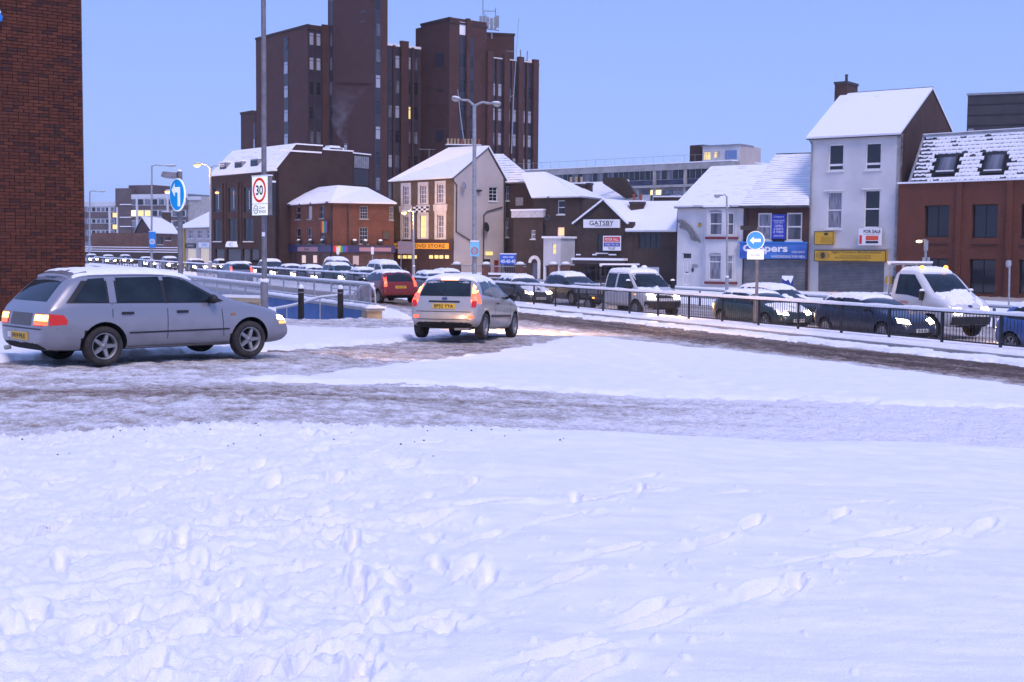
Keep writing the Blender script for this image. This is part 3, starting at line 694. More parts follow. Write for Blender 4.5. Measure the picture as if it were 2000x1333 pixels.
# ---- police-station-like tower: brick slabs with window strips
def tower():
    P0 = [(-37.9, 190.0), (-28.4, 178.0), (-25.9, 180.0), (-18.3, 170.4), (-16.8, 171.6), (-12.9, 178.6), (-8.7, 173.3), (-3.84, 177.2), (3.4, 182.9)]
    t = thing('brick_tower_block', 'tall dark brown brick tower block with narrow window strips against the sky', 'tower block', (-20, 178, -1))
    rs = random.Random(4)
    def strip_(F, px0, px1, rows, wz=1.75, topz=30, m_=None, lights=None, tall=()):
        """a recessed dark strip with one window per floor"""
        a = F.uz(px0, 250)[0]; b = F.uz(px1, 250)[0]
        panel(t, F, (a, 0, b, topz), M_span, v=-0.06, t=0.05, name='window_strip')
        for i, z in enumerate(rows):
            gm = M_glassb
            k = rs.random()
            if k < .30: gm = M_blind
            elif k < .62: gm = M_glass
            if lights and i in lights: gm = lights[i]
            zz0 = z - (0.9 if i in tall else 0)
            mb = MB(); f = .07; mb.box(a + .04, b - .04, -0.10, -0.065, zz0, zz0 + f); mb.box(a + .04, b - .04, -0.10, -0.065, z + wz - f, z + wz)
            mb.box(a + .04, a + .04 + f, -0.10, -0.065, zz0 + f, z + wz - f); mb.box(b - .04 - f, b - .04, -0.10, -0.065, zz0 + f, z + wz - f)
            mb.box(a + .04 + f, b - .04 - f, -0.098, -0.065, z + wz * .72, z + wz * .72 + f)
            w = mb.build('window', M_span, t, F.M)
            MB().box(a + .04 + f, b - .04 - f, -0.085, -0.07, zz0 + f, z + wz - f).build('pane', gm, w, F.M)
    def pier(F, px, w, top, d=0.5):
        u = F.uz(px, 250)[0]; MB().box(u - w / 2, u + w / 2, -d, 0.0, -1, top).build('pier', B_tower, t, F.M)
    def face(i, j, top, back=6.0, nm='wall'):
        F = Fac(P0[i], P0[j]); mb = MB(); mb.box(0, F.L, 0, back, -1.2, top); mb.build(nm, B_tower, t, F.M)
        MB().box(-.08, F.L + .08, -.10, .3, top - .28, top + .02).build('coping', B_dark, t, F.M); return F
    fl = [3.0 + 3.35 * k for k in range(10)]
    A = face(0, 1, 32.6, 3.1); strip_(A, 555.5, 564, fl[3:9], topz=31.6, lights={2: M_blind, 3: M_blind, 4: M_blind}, tall=(1,))
    C = face(1, 2, 32.2, 14)
    strip_(C, 603, 613, fl[2:9], topz=31.8, lights={3: M_glass, 4: M_glass, 5: M_blind}); strip_(C, 616.5, 626.5, fl[2:9], topz=31.8, lights={5: M_blind, 4: M_glass})
    pier(C, 634, 1.0, 32.8, .4)
    D = face(2, 3, 46.0, 1.9, 'stair_tower'); strip_(D, 645, 651, fl[5:9] + [36.0, 39.5], wz=1.9, topz=45, lights={4: M_blind})
    for (x, y) in ((709, 23), (709, 42)): panel(t, D, D.rect(x - 5, y - 2, x + 5, y + 2), M_span, name='vent')
    E = face(3, 4, 46.0, 12, 'stair_tower'); strip_(E, 732, 743, fl[1:9] + [33.2, 36.6, 40], topz=45)
    F5 = (P0[4][0] - 1.9, P0[4][1] + 2.4); P0.append(F5)
    F = Fac(F5, P0[5]); MB().box(0, F.L, 0, 6, -1.2, 29.6).build('wall', B_tower, t, F.M); MB().box(0, F.L, -.1, .3, 29.4, 29.72).build('snow_cap', M_snowc, t, F.M)
    for (a, b, li) in ((757, 766, {0: M_litb, 2: M_blind, 4: M_glassb}), (770, 780, {3: M_glass}), (793, 802, {4: M_lity, 6: M_blind}), (806.5, 816, {})):
        strip_(F, a, b, fl[1:8], topz=29.2, lights=li, tall=(1,) if a == 757 else ())
    pier(F, 787, 1.2, 30.2, .5); pier(F, 768, .35, 29.5, .3); pier(F, 804.5, .3, 29.5, .3)
    Gf = face(5, 6, 32.9, 6.2)
    panel(t, Gf, Gf.rect(847, 103, 868, 131), M_span, name='louvre'); panel(t, Gf, Gf.rect(839, 256, 867, 277), M_span, name='louvre'); panel(t, Gf, Gf.rect(855, 174, 866, 179), M_span, name='vent')
    H = face(6, 7, 32.4, 8)
    for (a, b) in ((896.5, 908), (913.5, 924)):
        strip_(H, a, b, fl[2:8], topz=30.6, lights={k: M_glass for k in range(9)})
        MB().box(H.uz(a, 250)[0], H.uz(b, 250)[0], -.02, .32, 30.8, 32.5).build('parapet_gap', M_snowc, t, H.M)
    pier(H, 910.8, .55, 33.0, .45)
    I = face(7, 8, 28.2, 12)
    MB().box(.3, I.L - .3, -.06, .35, 28.23, 28.36).build('snow_cap', M_snowc, t, I.M)
    pier(I, 953, 1.0, 29.0, .55); pier(I, 985, .9, 28.9, .55); pier(I, 1013, .9, 28.8, .55); pier(I, 1042, .9, 28.7, .55)
    pier(I, 968.5, .3, 28.2, .3); pier(I, 998, .3, 28.2, .3); pier(I, 1027, .3, 28.2, .3)
    for n_, (a, b, li) in enumerate(((959, 966.5, {6: M_blind, 5: M_blind, 3: M_blind}), (970.5, 979, {6: M_blind, 5: M_blind, 4: M_blind, 2: M_blind, 3: M_blind}), (989, 996, {4: M_blind, 3: M_blind, 5: M_blind}), (1000, 1007.5, {4: M_blind, 3: M_blind, 2: M_blind}), (1018, 1025, {4: M_blind, 2: M_blind, 3: M_blind}), (1029, 1037, {4: M_blind, 3: M_blind}))):
        d_ = {k: (M_glassb, M_glass, M_blind)[(k * 5 + n_ * 3) % 3] for k in range(8)}; d_.update({k - 1: v for k, v in li.items()}); strip_(I, a, b, fl[1:7], topz=27.9, lights=d_, tall=(1,))
    pw = Fac(XY(940, 190), XY(1000.5, 191)); MB().box(0, pw.L, 0, 9, 24, 33.6).build('roof_block', B_tower, t, pw.M); MB().box(-.1, pw.L + .1, -.1, .3, 33.4, 33.75).build('coping', B_dark, t, pw.M)
    lo = Fac(XY(472, 196), XY(501, 192)); MB().box(0, lo.L, 0, 9, -1.2, 22.3).build('low_wing', B_tower, t, lo.M); strip_(lo, 495, 499.5, [fl[4], fl[3]], topz=20.5, lights={0: M_blind, 1: M_blind})
    MB().box(-.1, lo.L - 1.0, -.1, .3, 22.1, 22.42).build('coping', B_dark, t, lo.M)
    # masts on the roof
    def PT(px, py, d): return P(px, py, d)
    m1 = thing('antenna_mast', 'lattice phone mast with panel antennas on the tower roof', 'antenna', tuple(PT(955, 72, 186)))
    b = MB()
    for (x0, y0, x1, y1, r) in ((944, 62, 943, -8, .07), (968, 60, 968, 16, .07), (944, 22, 968, 22, .06), (940, 55, 975, 60, .08), (948, 62, 950, 76, .08), (960, 62, 961, 76, .08), (944, 25, 962, 48, .05), (946, 45, 972, 48, .06)):
        b.tube([PT(x0, y0, 186), PT(x1, y1, 186)], r, 6)
    b.build('mast_frame', M_grey, m1, Matrix())
    for (x, y0, y1) in ((939, 32, 52), (946, 32, 56), (952, 34, 58), (960, 36, 56), (967, 34, 56), (972, 31, 54)):
        a, c = PT(x, y1, 186), PT(x, y0, 186); MB().box(a.x - .2, a.x + .2, a.y - .15, a.y + .15, a.z, c.z).build('panel_antenna', M_grey, m1, Matrix())
    m2 = thing('whip_antenna', 'tall thin whip antenna with side arms on the tower right wing', 'antenna', tuple(PT(1003, 300, 160)))
    b = MB(); b.tube([PT(999, 300, 160), PT(1003, 190, 160), PT(1008, 110, 160)], .075, 6, r1=.05); b.tube([PT(1008, 110, 160), PT(1013, 36, 160)], .03, 5); b.build('mast', M_grey, m2, Matrix())
    b = MB(); b.tube([PT(989, 100, 160), PT(1008, 101, 160)], .03, 5); b.tube([PT(996, 190, 160), PT(1004, 186, 160)], .05, 5); b.tube([PT(997, 175, 160), PT(996, 200, 160)], .03, 5); b.build('side_arm', M_grey, m2, Matrix())
    m3 = thing('dish_mast', 'small roof mast with dishes at the right end of the tower', 'antenna', tuple(PT(1030, 128, 186)))
    b = MB(); b.tube([PT(1029, 132, 186), PT(1030, 100, 186)], .08, 6); b.tube([PT(1017, 118, 186), PT(1033, 120, 186)], .05, 5); b.tube([PT(1017, 128, 186), PT(1016.5, 98, 186)], .09, 6); b.build('mast', M_grey, m3, Matrix())
    q = PT(1035, 121, 185.6); MB().lathe([(.02, 0), (.3, .06), (.32, .14), (.02, .1)], 12, M=Matrix.Translation(q) @ Matrix.Rotation(R(90), 4, 'X')).build('dish', M_white, m3, Matrix())
    m4 = thing('leaning_pole_antenna', 'pale leaning pole rising behind the row of chimney pots', 'antenna', tuple(PT(907, 285, 125)))
    MB().tube([PT(907, 282, 125), PT(900, 232, 125), PT(894, 175, 125)], .06, 6, r1=.03).build('pole', M_grey, m4, Matrix())
tower()

# ---- brick club with mansard roof and blank side wall
def club():
    A, B, C = XY(413, 136), XY(540, 125), XY(694, 133.5)
    F = Fac(A, B); C = tuple((F.B + F.y * 8.7))[:2]; S = Fac(B, C)
    t = thing('mansard_club', 'dark brick club with snowy mansard dormers and a long blank side wall', 'building', (*B, -1))
    ze = F.uz(470, 339)[1]
    rr = lambda z: (400 + z[0] / 4.4425, 260 + z[1] / 4.4425, 400 + z[2] / 4.4425, 260 + z[3] / 4.4425)
    ups = [F.rect(*rr(q)) for q in ((75, 478, 150, 690), (203, 475, 285, 686), (338, 472, 420, 690))]
    los = [F.rect(*rr(q)) for q in ((75, 748, 150, 940), (203, 742, 282, 940), (338, 738, 422, 940))]
    gr = [F.rect(*rr(q)) for q in ((88, 1005, 170, 1120), (190, 1005, 312, 1122), (325, 1005, 388, 1125), (396, 1005, 470, 1130))]
    wall(t, F, 0, F.L, Z0, ze, ups + los + gr, B_dark)
    backing(t, F, 0, F.L, Z0, ze)
    for i, r in enumerate(ups):
        w = window(t, F, r, 1, M_glass, M_dark, sill=False)
        u = (r[0] + r[2]) / 2 + .1
        for k in range(9): 
            zz = r[1] + (r[3] - r[1]) * (.14 + .085 * k); MB().box(u - .10, u + .10, 0.05, 0.075, zz, zz + (r[3] - r[1]) * .055).build('banner_letter', M_blind, w, F.M)
    for r in los: window(t, F, r, 2, M_glass, M_dark, sill=True)
    for r in gr: window(t, F, r, 1, M_glass, M_black, sill=False, name='shop_window')
    for px in (436, 442, 466, 472): 
        u = F.uz(px, 420)[0]; MB().box(u - .12, u + .12, -.14, 0, Z0 + 3.6, ze - .9).build('pier', B_dark, t, F.M)
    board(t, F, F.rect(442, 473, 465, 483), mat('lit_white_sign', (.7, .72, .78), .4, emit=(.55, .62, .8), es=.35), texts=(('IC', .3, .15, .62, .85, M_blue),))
    zt = S.uz(537, 280)[1]
    outl = [(0, ze), (2.2, zt), (S.uz(630, 288)[0], zt), (S.uz(632, 292)[0], zt - .35), (S.L, zt - .35), (S.L, ze)]
    wall(t, S, 0, S.L, Z0, ze, [], B_dark, gable=outl)
    r1 = MB(); u2 = S.uz(630, 288)[0]
    r1.box(2.2, u2, -.1, .35, zt + .003, zt + .13); r1.box(u2, S.L + .05, -.1, .35, zt - .347, zt - .22); r1.build('snow_cap', M_snowc, t, S.M)
    MB().box(S.uz(545, 293)[0], S.uz(627, 299)[0], -.14, .0, S.uz(545, 293)[1] - .1, S.uz(545, 293)[1] + .05).build('ledge', M_snowc, t, S.M)
    # mansard slope and dormers
    tp = [F.pt(u, .05, z) for u, z in ((0, ze), (F.L, ze))]; Mz = F.shift(2.2)
    q0 = Mz.uz(452, 294); q1 = Mz.uz(538, 283)
    slab(t, [F.pt(-.1, -.15, ze), F.pt(F.L, -.15, ze), F.pt(F.L - .05, 2.2, zt + .05), F.pt(max(q0[0], .8), 2.2, zt + .05)], M_roof, t=.3)
    MB().box(0.8, F.L - .2, 2.2, 8.5, zt - .4, zt - .36).build('roof_deck', M_snowc, t, F.M)
    MB().box(0, F.L - .3, .35, 8.6, Z0, ze - .05).build('rear_block', B_dark, t, F.M)
    MB().box(-.1, F.L + .05, -.28, .1, ze - .06, ze + .10).build('eaves_snow', M_snowc, t, F.M)
    for (x0, y0, x1, y1) in ((431, 320, 443, 340), (460, 318, 474, 338), (491, 313, 505, 336)):
        r = F.rect(x0, y0, x1, y1, .4); dm = MB(); dm.box(r[0] - .05, r[2] + .05, .32, 1.9, r[1], r[3] + .08); d_ = dm.build('dormer', M_lead, t, F.M)
        MB().box(r[0] + .05, r[2] - .08, .28, .315, r[1] + .08, r[3] - .05).build('pane', M_glass, d_, F.M)
        MB().box(r[0] - .12, r[2] + .12, .25, 1.9, r[3] + .085, r[3] + .22).build('snow_cap', M_snowc, d_, F.M)
    # lean-to block and plant behind on the right
    l_ = Fac(XY(686, 131.5), XY(722, 134)); z = l_.uz(706, 302)[1]
    MB().box(0, l_.L, 0, 3, Z0, z).build('plant_tower', B_dark, t, l_.M)
    r = l_.rect(691, 306, 720, 329); b = MB()
    for k in range(8): u = r[0] + (r[2] - r[0]) * k / 8; b.box(u + .04, u + (r[2] - r[0]) / 8 - .04, -.06, -.005, r[1], r[3])
    stuff(b.build('cladding', M_lead, t, l_.M)); panel(t, l_, l_.rect(691, 331, 719, 362), M_span, name='window_panel')
    MB().box(-.05, l_.L + .1, -.1, .4, z + .003, z + .13).build('snow_cap', M_snowc, t, l_.M)
    f_ = S.shift(.8); c = f_.uz(657, 289); f2 = thing('roof_flue', 'snow covered roof fan and flue pouring steam over the club roof', 'roof vent', tuple(f_.pt(c[0], 0, zt - .3)))
    b = MB(); b.box(c[0] - .9, c[0] + .9, 0, 1.2, zt - .25, zt + .05); b.box(c[0] - .7, c[0] + .5, 0.1, 1.0, zt + .05, zt + .22); b.build('fan_housing', M_snowc, f2, f_.M)
    MB().box(c[0] - .75, c[0] + .75, -.02, .0, zt - .22, zt - .02).build('grille', M_black, f2, f_.M)
    u = f_.uz(679, 289)[0]; MB().lathe([(.0, 0), (.16, 0), (.16, .75), (.12, .75), (.12, .1)], 10, M=Matrix.Translation((u, .4, zt - .35))).build('flue', M_grey, f2, f_.M)
    return f_.pt(u, .4, zt + .5)
FLUE = club()

# ---- pub with hipped roof
def pub():
    A, B, C = XY(557.6, 127), XY(650, 118), XY(769, 119.5); F = Fac(A, B); S = Fac(B, C)
    t = thing('corner_pub', 'orange brick corner pub with a snowy hipped roof and rainbow fascia', 'pub', (*B, -1))
    ze = F.uz(650, 396)[1]
    rr = lambda z: (400 + z[0] / 4.4425, 260 + z[1] / 4.4425, 400 + z[2] / 4.4425, 260 + z[3] / 4.4425)
    wl = [F.rect(*rr(q)) for q in ((790, 640, 832, 750), (892, 635, 930, 748), (997, 632, 1038, 740), (793, 828, 832, 965), (892, 822, 928, 965), (1000, 845, 1040, 965))]
    wr = [S.rect(*rr(q)) for q in ((1345, 635, 1415, 745), (1602, 640, 1636, 755), (1342, 820, 1415, 962))]
    gl = [F.rect(*rr(q)) for q in ((790, 1045, 840, 1160), (1000, 1050, 1040, 1160))]; gs = [S.rect(*rr(q)) for q in ((1130, 1055, 1230, 1130), (1340, 1070, 1400, 1170))]
    wall(t, F, 0, F.L, Z0, ze, wl + gl, B_orange); wall(t, S, 0, S.L, Z0, ze, wr + gs, B_orange); backing(t, F, 0, F.L, Z0, ze); backing(t, S, 0, S.L, Z0, ze)
    for i, r in enumerate(wl): window(t, F, r, 'sash', M_blind if i == 1 else M_glass, M_lead, sillm=M_lead, fw=.05)
    for r in wr: window(t, S, r, 'sash', M_glass, M_lead, bars=3, sillm=M_lead)
    for r in gl: window(t, F, r, 1, M_glass, M_dark, sill=False, name='door')
    for r in gs: window(t, S, r, 3, M_glass, M_dark, sill=True, name='bar_window')
    dk = varied('dark_panelling', (.05, .028, .026), (.08, .04, .035), 3, .6)
    zf0, zf1 = F.uz(650, 493)[1], F.uz(650, 479.5)[1]; nav = mat('navy_fascia', (.012, .02, .10), .4); pk = mat('mauve_board', (.30, .17, .22), .5)
    for FF, hs in ((F, gl), (S, gs)):
        wall(t, FF.shift(-.06), 0, FF.L, Z0, zf0, hs, dk, name='ground_floor_panelling', back=.05, rev=.05)
        MB().box(-.1, FF.L + .1, -.22, -.07, zf0, zf1).build('fascia', nav, t, FF.M); MB().box(-.12, FF.L + .12, -.28, 0, zf1 + .003, zf1 + .06).build('fascia_ledge', M_dark, t, FF.M)
    board(t, F, F.rect(586, 483, 625, 491.5), pk, v=-.26, t=.035, texts=(('BAR', .35, .2, .6, .8, M_ink),)); board(t, S, S.rect(701, 484, 763, 491.5), pk, v=-.26, t=.035)
    rb = [(.6, .02, .015), (.75, .22, .02), (.75, .6, .05), (.02, .30, .10), (.02, .08, .40), (.16, .03, .25)]
    r = S.rect(650.5, 480.5, 678, 493)
    for k in range(6):
        a = r[0] + (r[2] - r[0]) * k / 6; MB().box(a, a + (r[2] - r[0]) / 6, -.26, -.222, r[1], r[3]).build('rainbow_stripe', mat('rainbow_%d' % k, rb[k], .5), t, S.M)
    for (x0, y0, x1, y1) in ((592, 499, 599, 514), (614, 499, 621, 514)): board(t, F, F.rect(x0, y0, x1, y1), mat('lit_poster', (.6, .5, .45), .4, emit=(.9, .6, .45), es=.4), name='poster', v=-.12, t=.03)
    board(t, S, S.rect(689, 500, 700.5, 518), mat('poster_pale', (.42, .36, .38), .5), name='poster', v=-.12, t=.03)
    for (FF, px) in ((F, 565), (F, 588), (F, 611), (F, 634), (S, 692), (S, 713), (S, 742)):
        u = FF.uz(px, 477)[0]; b = MB(); b.ell((u, -.25, zf1 + .32), .32, .22, .22, 8, 4); b.build('hanging_basket', M_dark, t, FF.M); MB().ell((u, -.25, zf1 + .45), .22, .18, .16, 8, 4).build('snow_cap', M_snowc, t, FF.M)
    fl = thing('rainbow_flag', 'rainbow flag hanging from a bracket on the orange brick pub', 'flag', tuple(F.pt(F.uz(634, 430)[0], -.5, 4)))
    r = F.rect(627, 432.5, 638, 455, -.5)
    for k in range(6):
        a = r[0] + (r[2] - r[0]) * k / 6; c = r[0] + (r[2] - r[0]) * (k + 1) / 6; w0, w1 = .04 * math.sin(k * 1.6), .04 * math.sin((k + 1) * 1.6)
        MB().add([(a, -.5 + w0, r[1]), (c, -.5 + w1, r[1]), (c, -.5 + w1, r[3]), (a, -.5 + w0, r[3]), (a, -.48 + w0, r[1]), (c, -.48 + w1, r[1]), (c, -.48 + w1, r[3]), (a, -.48 + w0, r[3])], [(0, 1, 2, 3), (7, 6, 5, 4), (0, 4, 5, 1), (3, 2, 6, 7), (1, 5, 6, 2), (0, 3, 7, 4)]).build('stripe', mat('rainbow_%d' % k, rb[k], .5), fl, F.M)
    MB().tube([(r[0] - .15, -.49, r[3] + .04), (r[2] + .1, -.49, r[3] + .04), (r[2] + .1, 0, r[3] + .04)], .03, 6).build('bracket', M_dark, fl, F.M)
    # hipped roof
    zr = P(660, 364, 123).z; e = .35
    cA = F.pt(-e, -e, ze); cB = B_ = None
    nB = (F.y + S.y).normalized(); cB = Vector((B[0], B[1], ze)) - Vector((nB.x, nB.y, 0)) * .48
    cC = S.pt(S.L + .2, -e, ze); r0 = P(623, 365, 127); r0.z = zr; r1 = P(716, 364, 126.5); r1.z = zr; rm = P(660, 364, 122.8); rm.z = zr
    slab(t, [cA, cB, rm, r0], M_roof); slab(t, [cB, cC, r1, rm], M_roof3)
    D = cC + S.y * 9; D.z = ze; E_ = cA + F.y * 7 + F.x * 1; E_.z = ze
    slab(t, [cC, D, r1], M_roof); slab(t, [E_, cA, r0], M_roof); slab(t, [D, E_, r0, rm, r1], M_roof)
    MB().box(.2, S.L - .2, .3, 8.5, Z0, ze - .05).build('rear_block', B_orange, t, S.M)
    b = MB(); u = F.L - .25; b.tube([(u, -.1, ze), (u, -.1, Z0 + 1)], .05, 6); b.build('downpipe', M_dark, t, F.M); u = S.uz(680, 440)[0]; MB().tube([(u, -.1, ze), (u, -.1, zf1)], .05, 6).build('downpipe', M_dark, t, S.M)
    k = S.uz(754, 460); MB().box(k[0] - .3, k[0] + .3, -.2, 0, k[1] - .35, k[1] + .35).build('vent_box', M_dark, t, S.M)
    an = S.uz(742, 440)
pub()

# ---- shop with three storeys and a pale gable wall
def dvd():
    A, B, C = XY(767, 122), XY(886, 115), XY(985, 118.7); F = Fac(A, B); S = Fac(B, C)
    t = thing('corner_shop_house', 'three storey stock brick shop with pale gable end and orange fascia', 'shop', (*B, -1))
    q = lambda z: (740 + z[0] / 4.4425, 260 + z[1] / 4.4425, 740 + z[2] / 4.4425, 260 + z[3] / 4.4425)
    ze = F.uz(884, 347)[1]
    up = [F.rect(*q(z)) for z in ((210, 462, 262, 622), (358, 455, 413, 612), (506, 445, 563, 607))]; lo = [F.rect(*q(z)) for z in ((208, 722, 260, 915), (356, 715, 412, 912), (506, 712, 564, 915))]
    sh = [F.rect(*q(z)) for z in ((172, 1098, 318, 1215), (346, 1098, 420, 1230), (434, 1098, 610, 1215))]
    wall(t, F, 0, F.L, Z0, ze, up + lo + sh, B_stock); backing(t, F, 0, F.L, Z0, ze)
    for i, r in enumerate(up): window(t, F, r, 'sash', M_net, bars=2, surround=.30, sillm=M_stone)
    for i, r in enumerate(lo): 
        w = window(t, F, r, 'sash', M_lity if i == 1 else M_net, bars=2, surround=.34, sillm=M_stone)
        MB().prism([(r[0] - .45, r[3] + .35), (r[2] + .45, r[3] + .35), (r[2] + .52, r[3] + .95), (r[0] - .52, r[3] + .95)], -.10, -.002).build('window_hood', M_stone, w, F.M)
    tan = varied('tan_blind', (.34, .26, .14), (.42, .33, .19), 2.0, .7); br = mat('dark_brown_timber', (.045, .022, .016), .5)
    for i, r in enumerate(sh):
        w = MB().box(r[0], r[2], .06, .10, r[1], r[3]).build('shop_window' if i != 1 else 'door', tan, t, F.M)
    fz0, fz1 = F.uz(810, 486.5)[1], F.uz(810, 475)[1]
    wall(t, F.shift(-.05), 0, F.L, Z0, fz0, sh, br, name='shopfront', back=.045, rev=.1)
    r = F.rect(*q((133, 956, 607, 1006)), v=-.2)
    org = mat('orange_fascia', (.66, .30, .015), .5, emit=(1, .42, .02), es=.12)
    MB().box(-.1, F.L + .1, -.18, -.06, fz0 - .1, fz1 + .3).build('fascia_backing', br, t, F.M)
    board(t, F, r, org, v=-.24, t=.055, texts=(('ADULT DVD STORE', .03, .2, .94, .8, mat('brown_letter', (.06, .025, .01), .6)),))
    for i, x in enumerate((781, 790.5, 800, 810, 842, 852.5, 862, 873)):
        rr_ = F.rect(x - 3.4, 499, x + 3.4, 505.5, -.08); MB().box(rr_[0], rr_[2], -.10, -.055, rr_[1], rr_[3]).build('transom_light', M_lity, t, F.M)
    r = F.rect(867, 507, 877, 530); MB().box(r[0], r[2], .02, .058, r[1], r[3]).build('lit_jamb', M_lity, t, F.M)
    # chequered banner
    r = F.rect(*q((308, 640, 442, 690))); bn = board(t, F, r, M_ink, name='chequered_banner', v=-.14, t=.03); k = 4
    for i in range(6):
        for j in range(3):
            if (i + j) % 2: continue
            a = r[0] + (r[2] - r[0]) * i / 6; c = r[1] + (r[3] - r[1]) * j / 3
            MB().box(a, a + (r[2] - r[0]) / 6, -.155, -.142, c, c + (r[3] - r[1]) / 3).build('banner_square', M_mark, bn, F.M)
    # gable end
    ap = S.uz(953, 287); 
    side = [S.rect(*q((957, 470, 1030, 592))), S.rect(*q((912, 1095, 970, 1225))), S.rect(*q((1000, 1105, 1040, 1225)))]
    wall(t, S, 0, S.L, Z0, ze, side, M_rendp, gable=[(0, ze), (S.L, ze), (ap[0], ap[1])]); backing(t, S, 0, S.L, Z0, ze)
    window(t, S, side[0], 'sash', M_glass, glass2=M_blind if False else None, bars=2)
    MB().box(side[1][0], side[1][2], .08, .12, side[1][1], side[1][3]).build('door', M_black, t, S.M); MB().box(side[2][0], side[2][2], .05, .10, side[2][1], side[2][3]).build('door', mat('red_door', (.30, .02, .02), .5), t, S.M)
    downpipe(t, S, [(S.uz(880, 352)[0], ze - .1), S.uz(891, 362), S.uz(890, 453), S.uz(920, 472)], .06); downpipe(t, S, [S.uz(984, 345), S.uz(984, 530)], .07)
    downpipe(t, S, [S.uz(980, 405), S.uz(950, 414), S.uz(944, 420), S.uz(943, 525)], .06)
    dish(t, S, *S.uz(900, 363), .34, M_grey); dish(t, S, *S.uz(944, 444), .45, M_dark); c = S.uz(934, 373); MB().box(c[0] - .2, c[0] + .2, -.3, 0, c[1] - .08, c[1] + .08).build('camera_box', M_dark, t, S.M)
    board(t, S, S.rect(948, 492, 961, 499), M_lity, name='lit_sign', v=-.12, t=.1)
    # roof: front slope, hip to the left, back slope
    zr = ap[1]; r0 = P(877, 294, 119.5); r0.z = zr; apw = S.pt(ap[0], -.12, zr + .03); apw2 = S.pt(ap[0], -.12, zr)
    eA, eB = F.pt(-.35, -.30, ze - .05), F.pt(F.L + .10, -.30, ze - .05)
    slab(t, [eA, eB, apw, r0], M_roof3); bk = S.pt(S.L + .2, -.12, ze); bl = bk - Vector((*(Vector(B) - Vector(A)), 0)) ; bl.z = ze
    slab(t, [bk, bl, r0, apw], M_roof); slab(t, [bl, eA, r0], M_roof)
    MB().box(.2, S.L - .1, .3, 8.5, Z0, ze - .2).build('rear_block', B_stock, t, S.M)
    # the long chimney stack with its row of pots
    c = P(905, 292, 124); chimney(t, (c.x, c.y), math.atan2(S.x.y, S.x.x) * 0 + R(10), 3.3, .7, zr - 2.6, P(905, 285, 124).z, 10, B_dark, [M_pot, M_pot, M_pot, M_pot, M_potr])
    aerial(t, (P(838, 322, 121).x, 121.0), zr - 1.4, 1.4)
dvd()

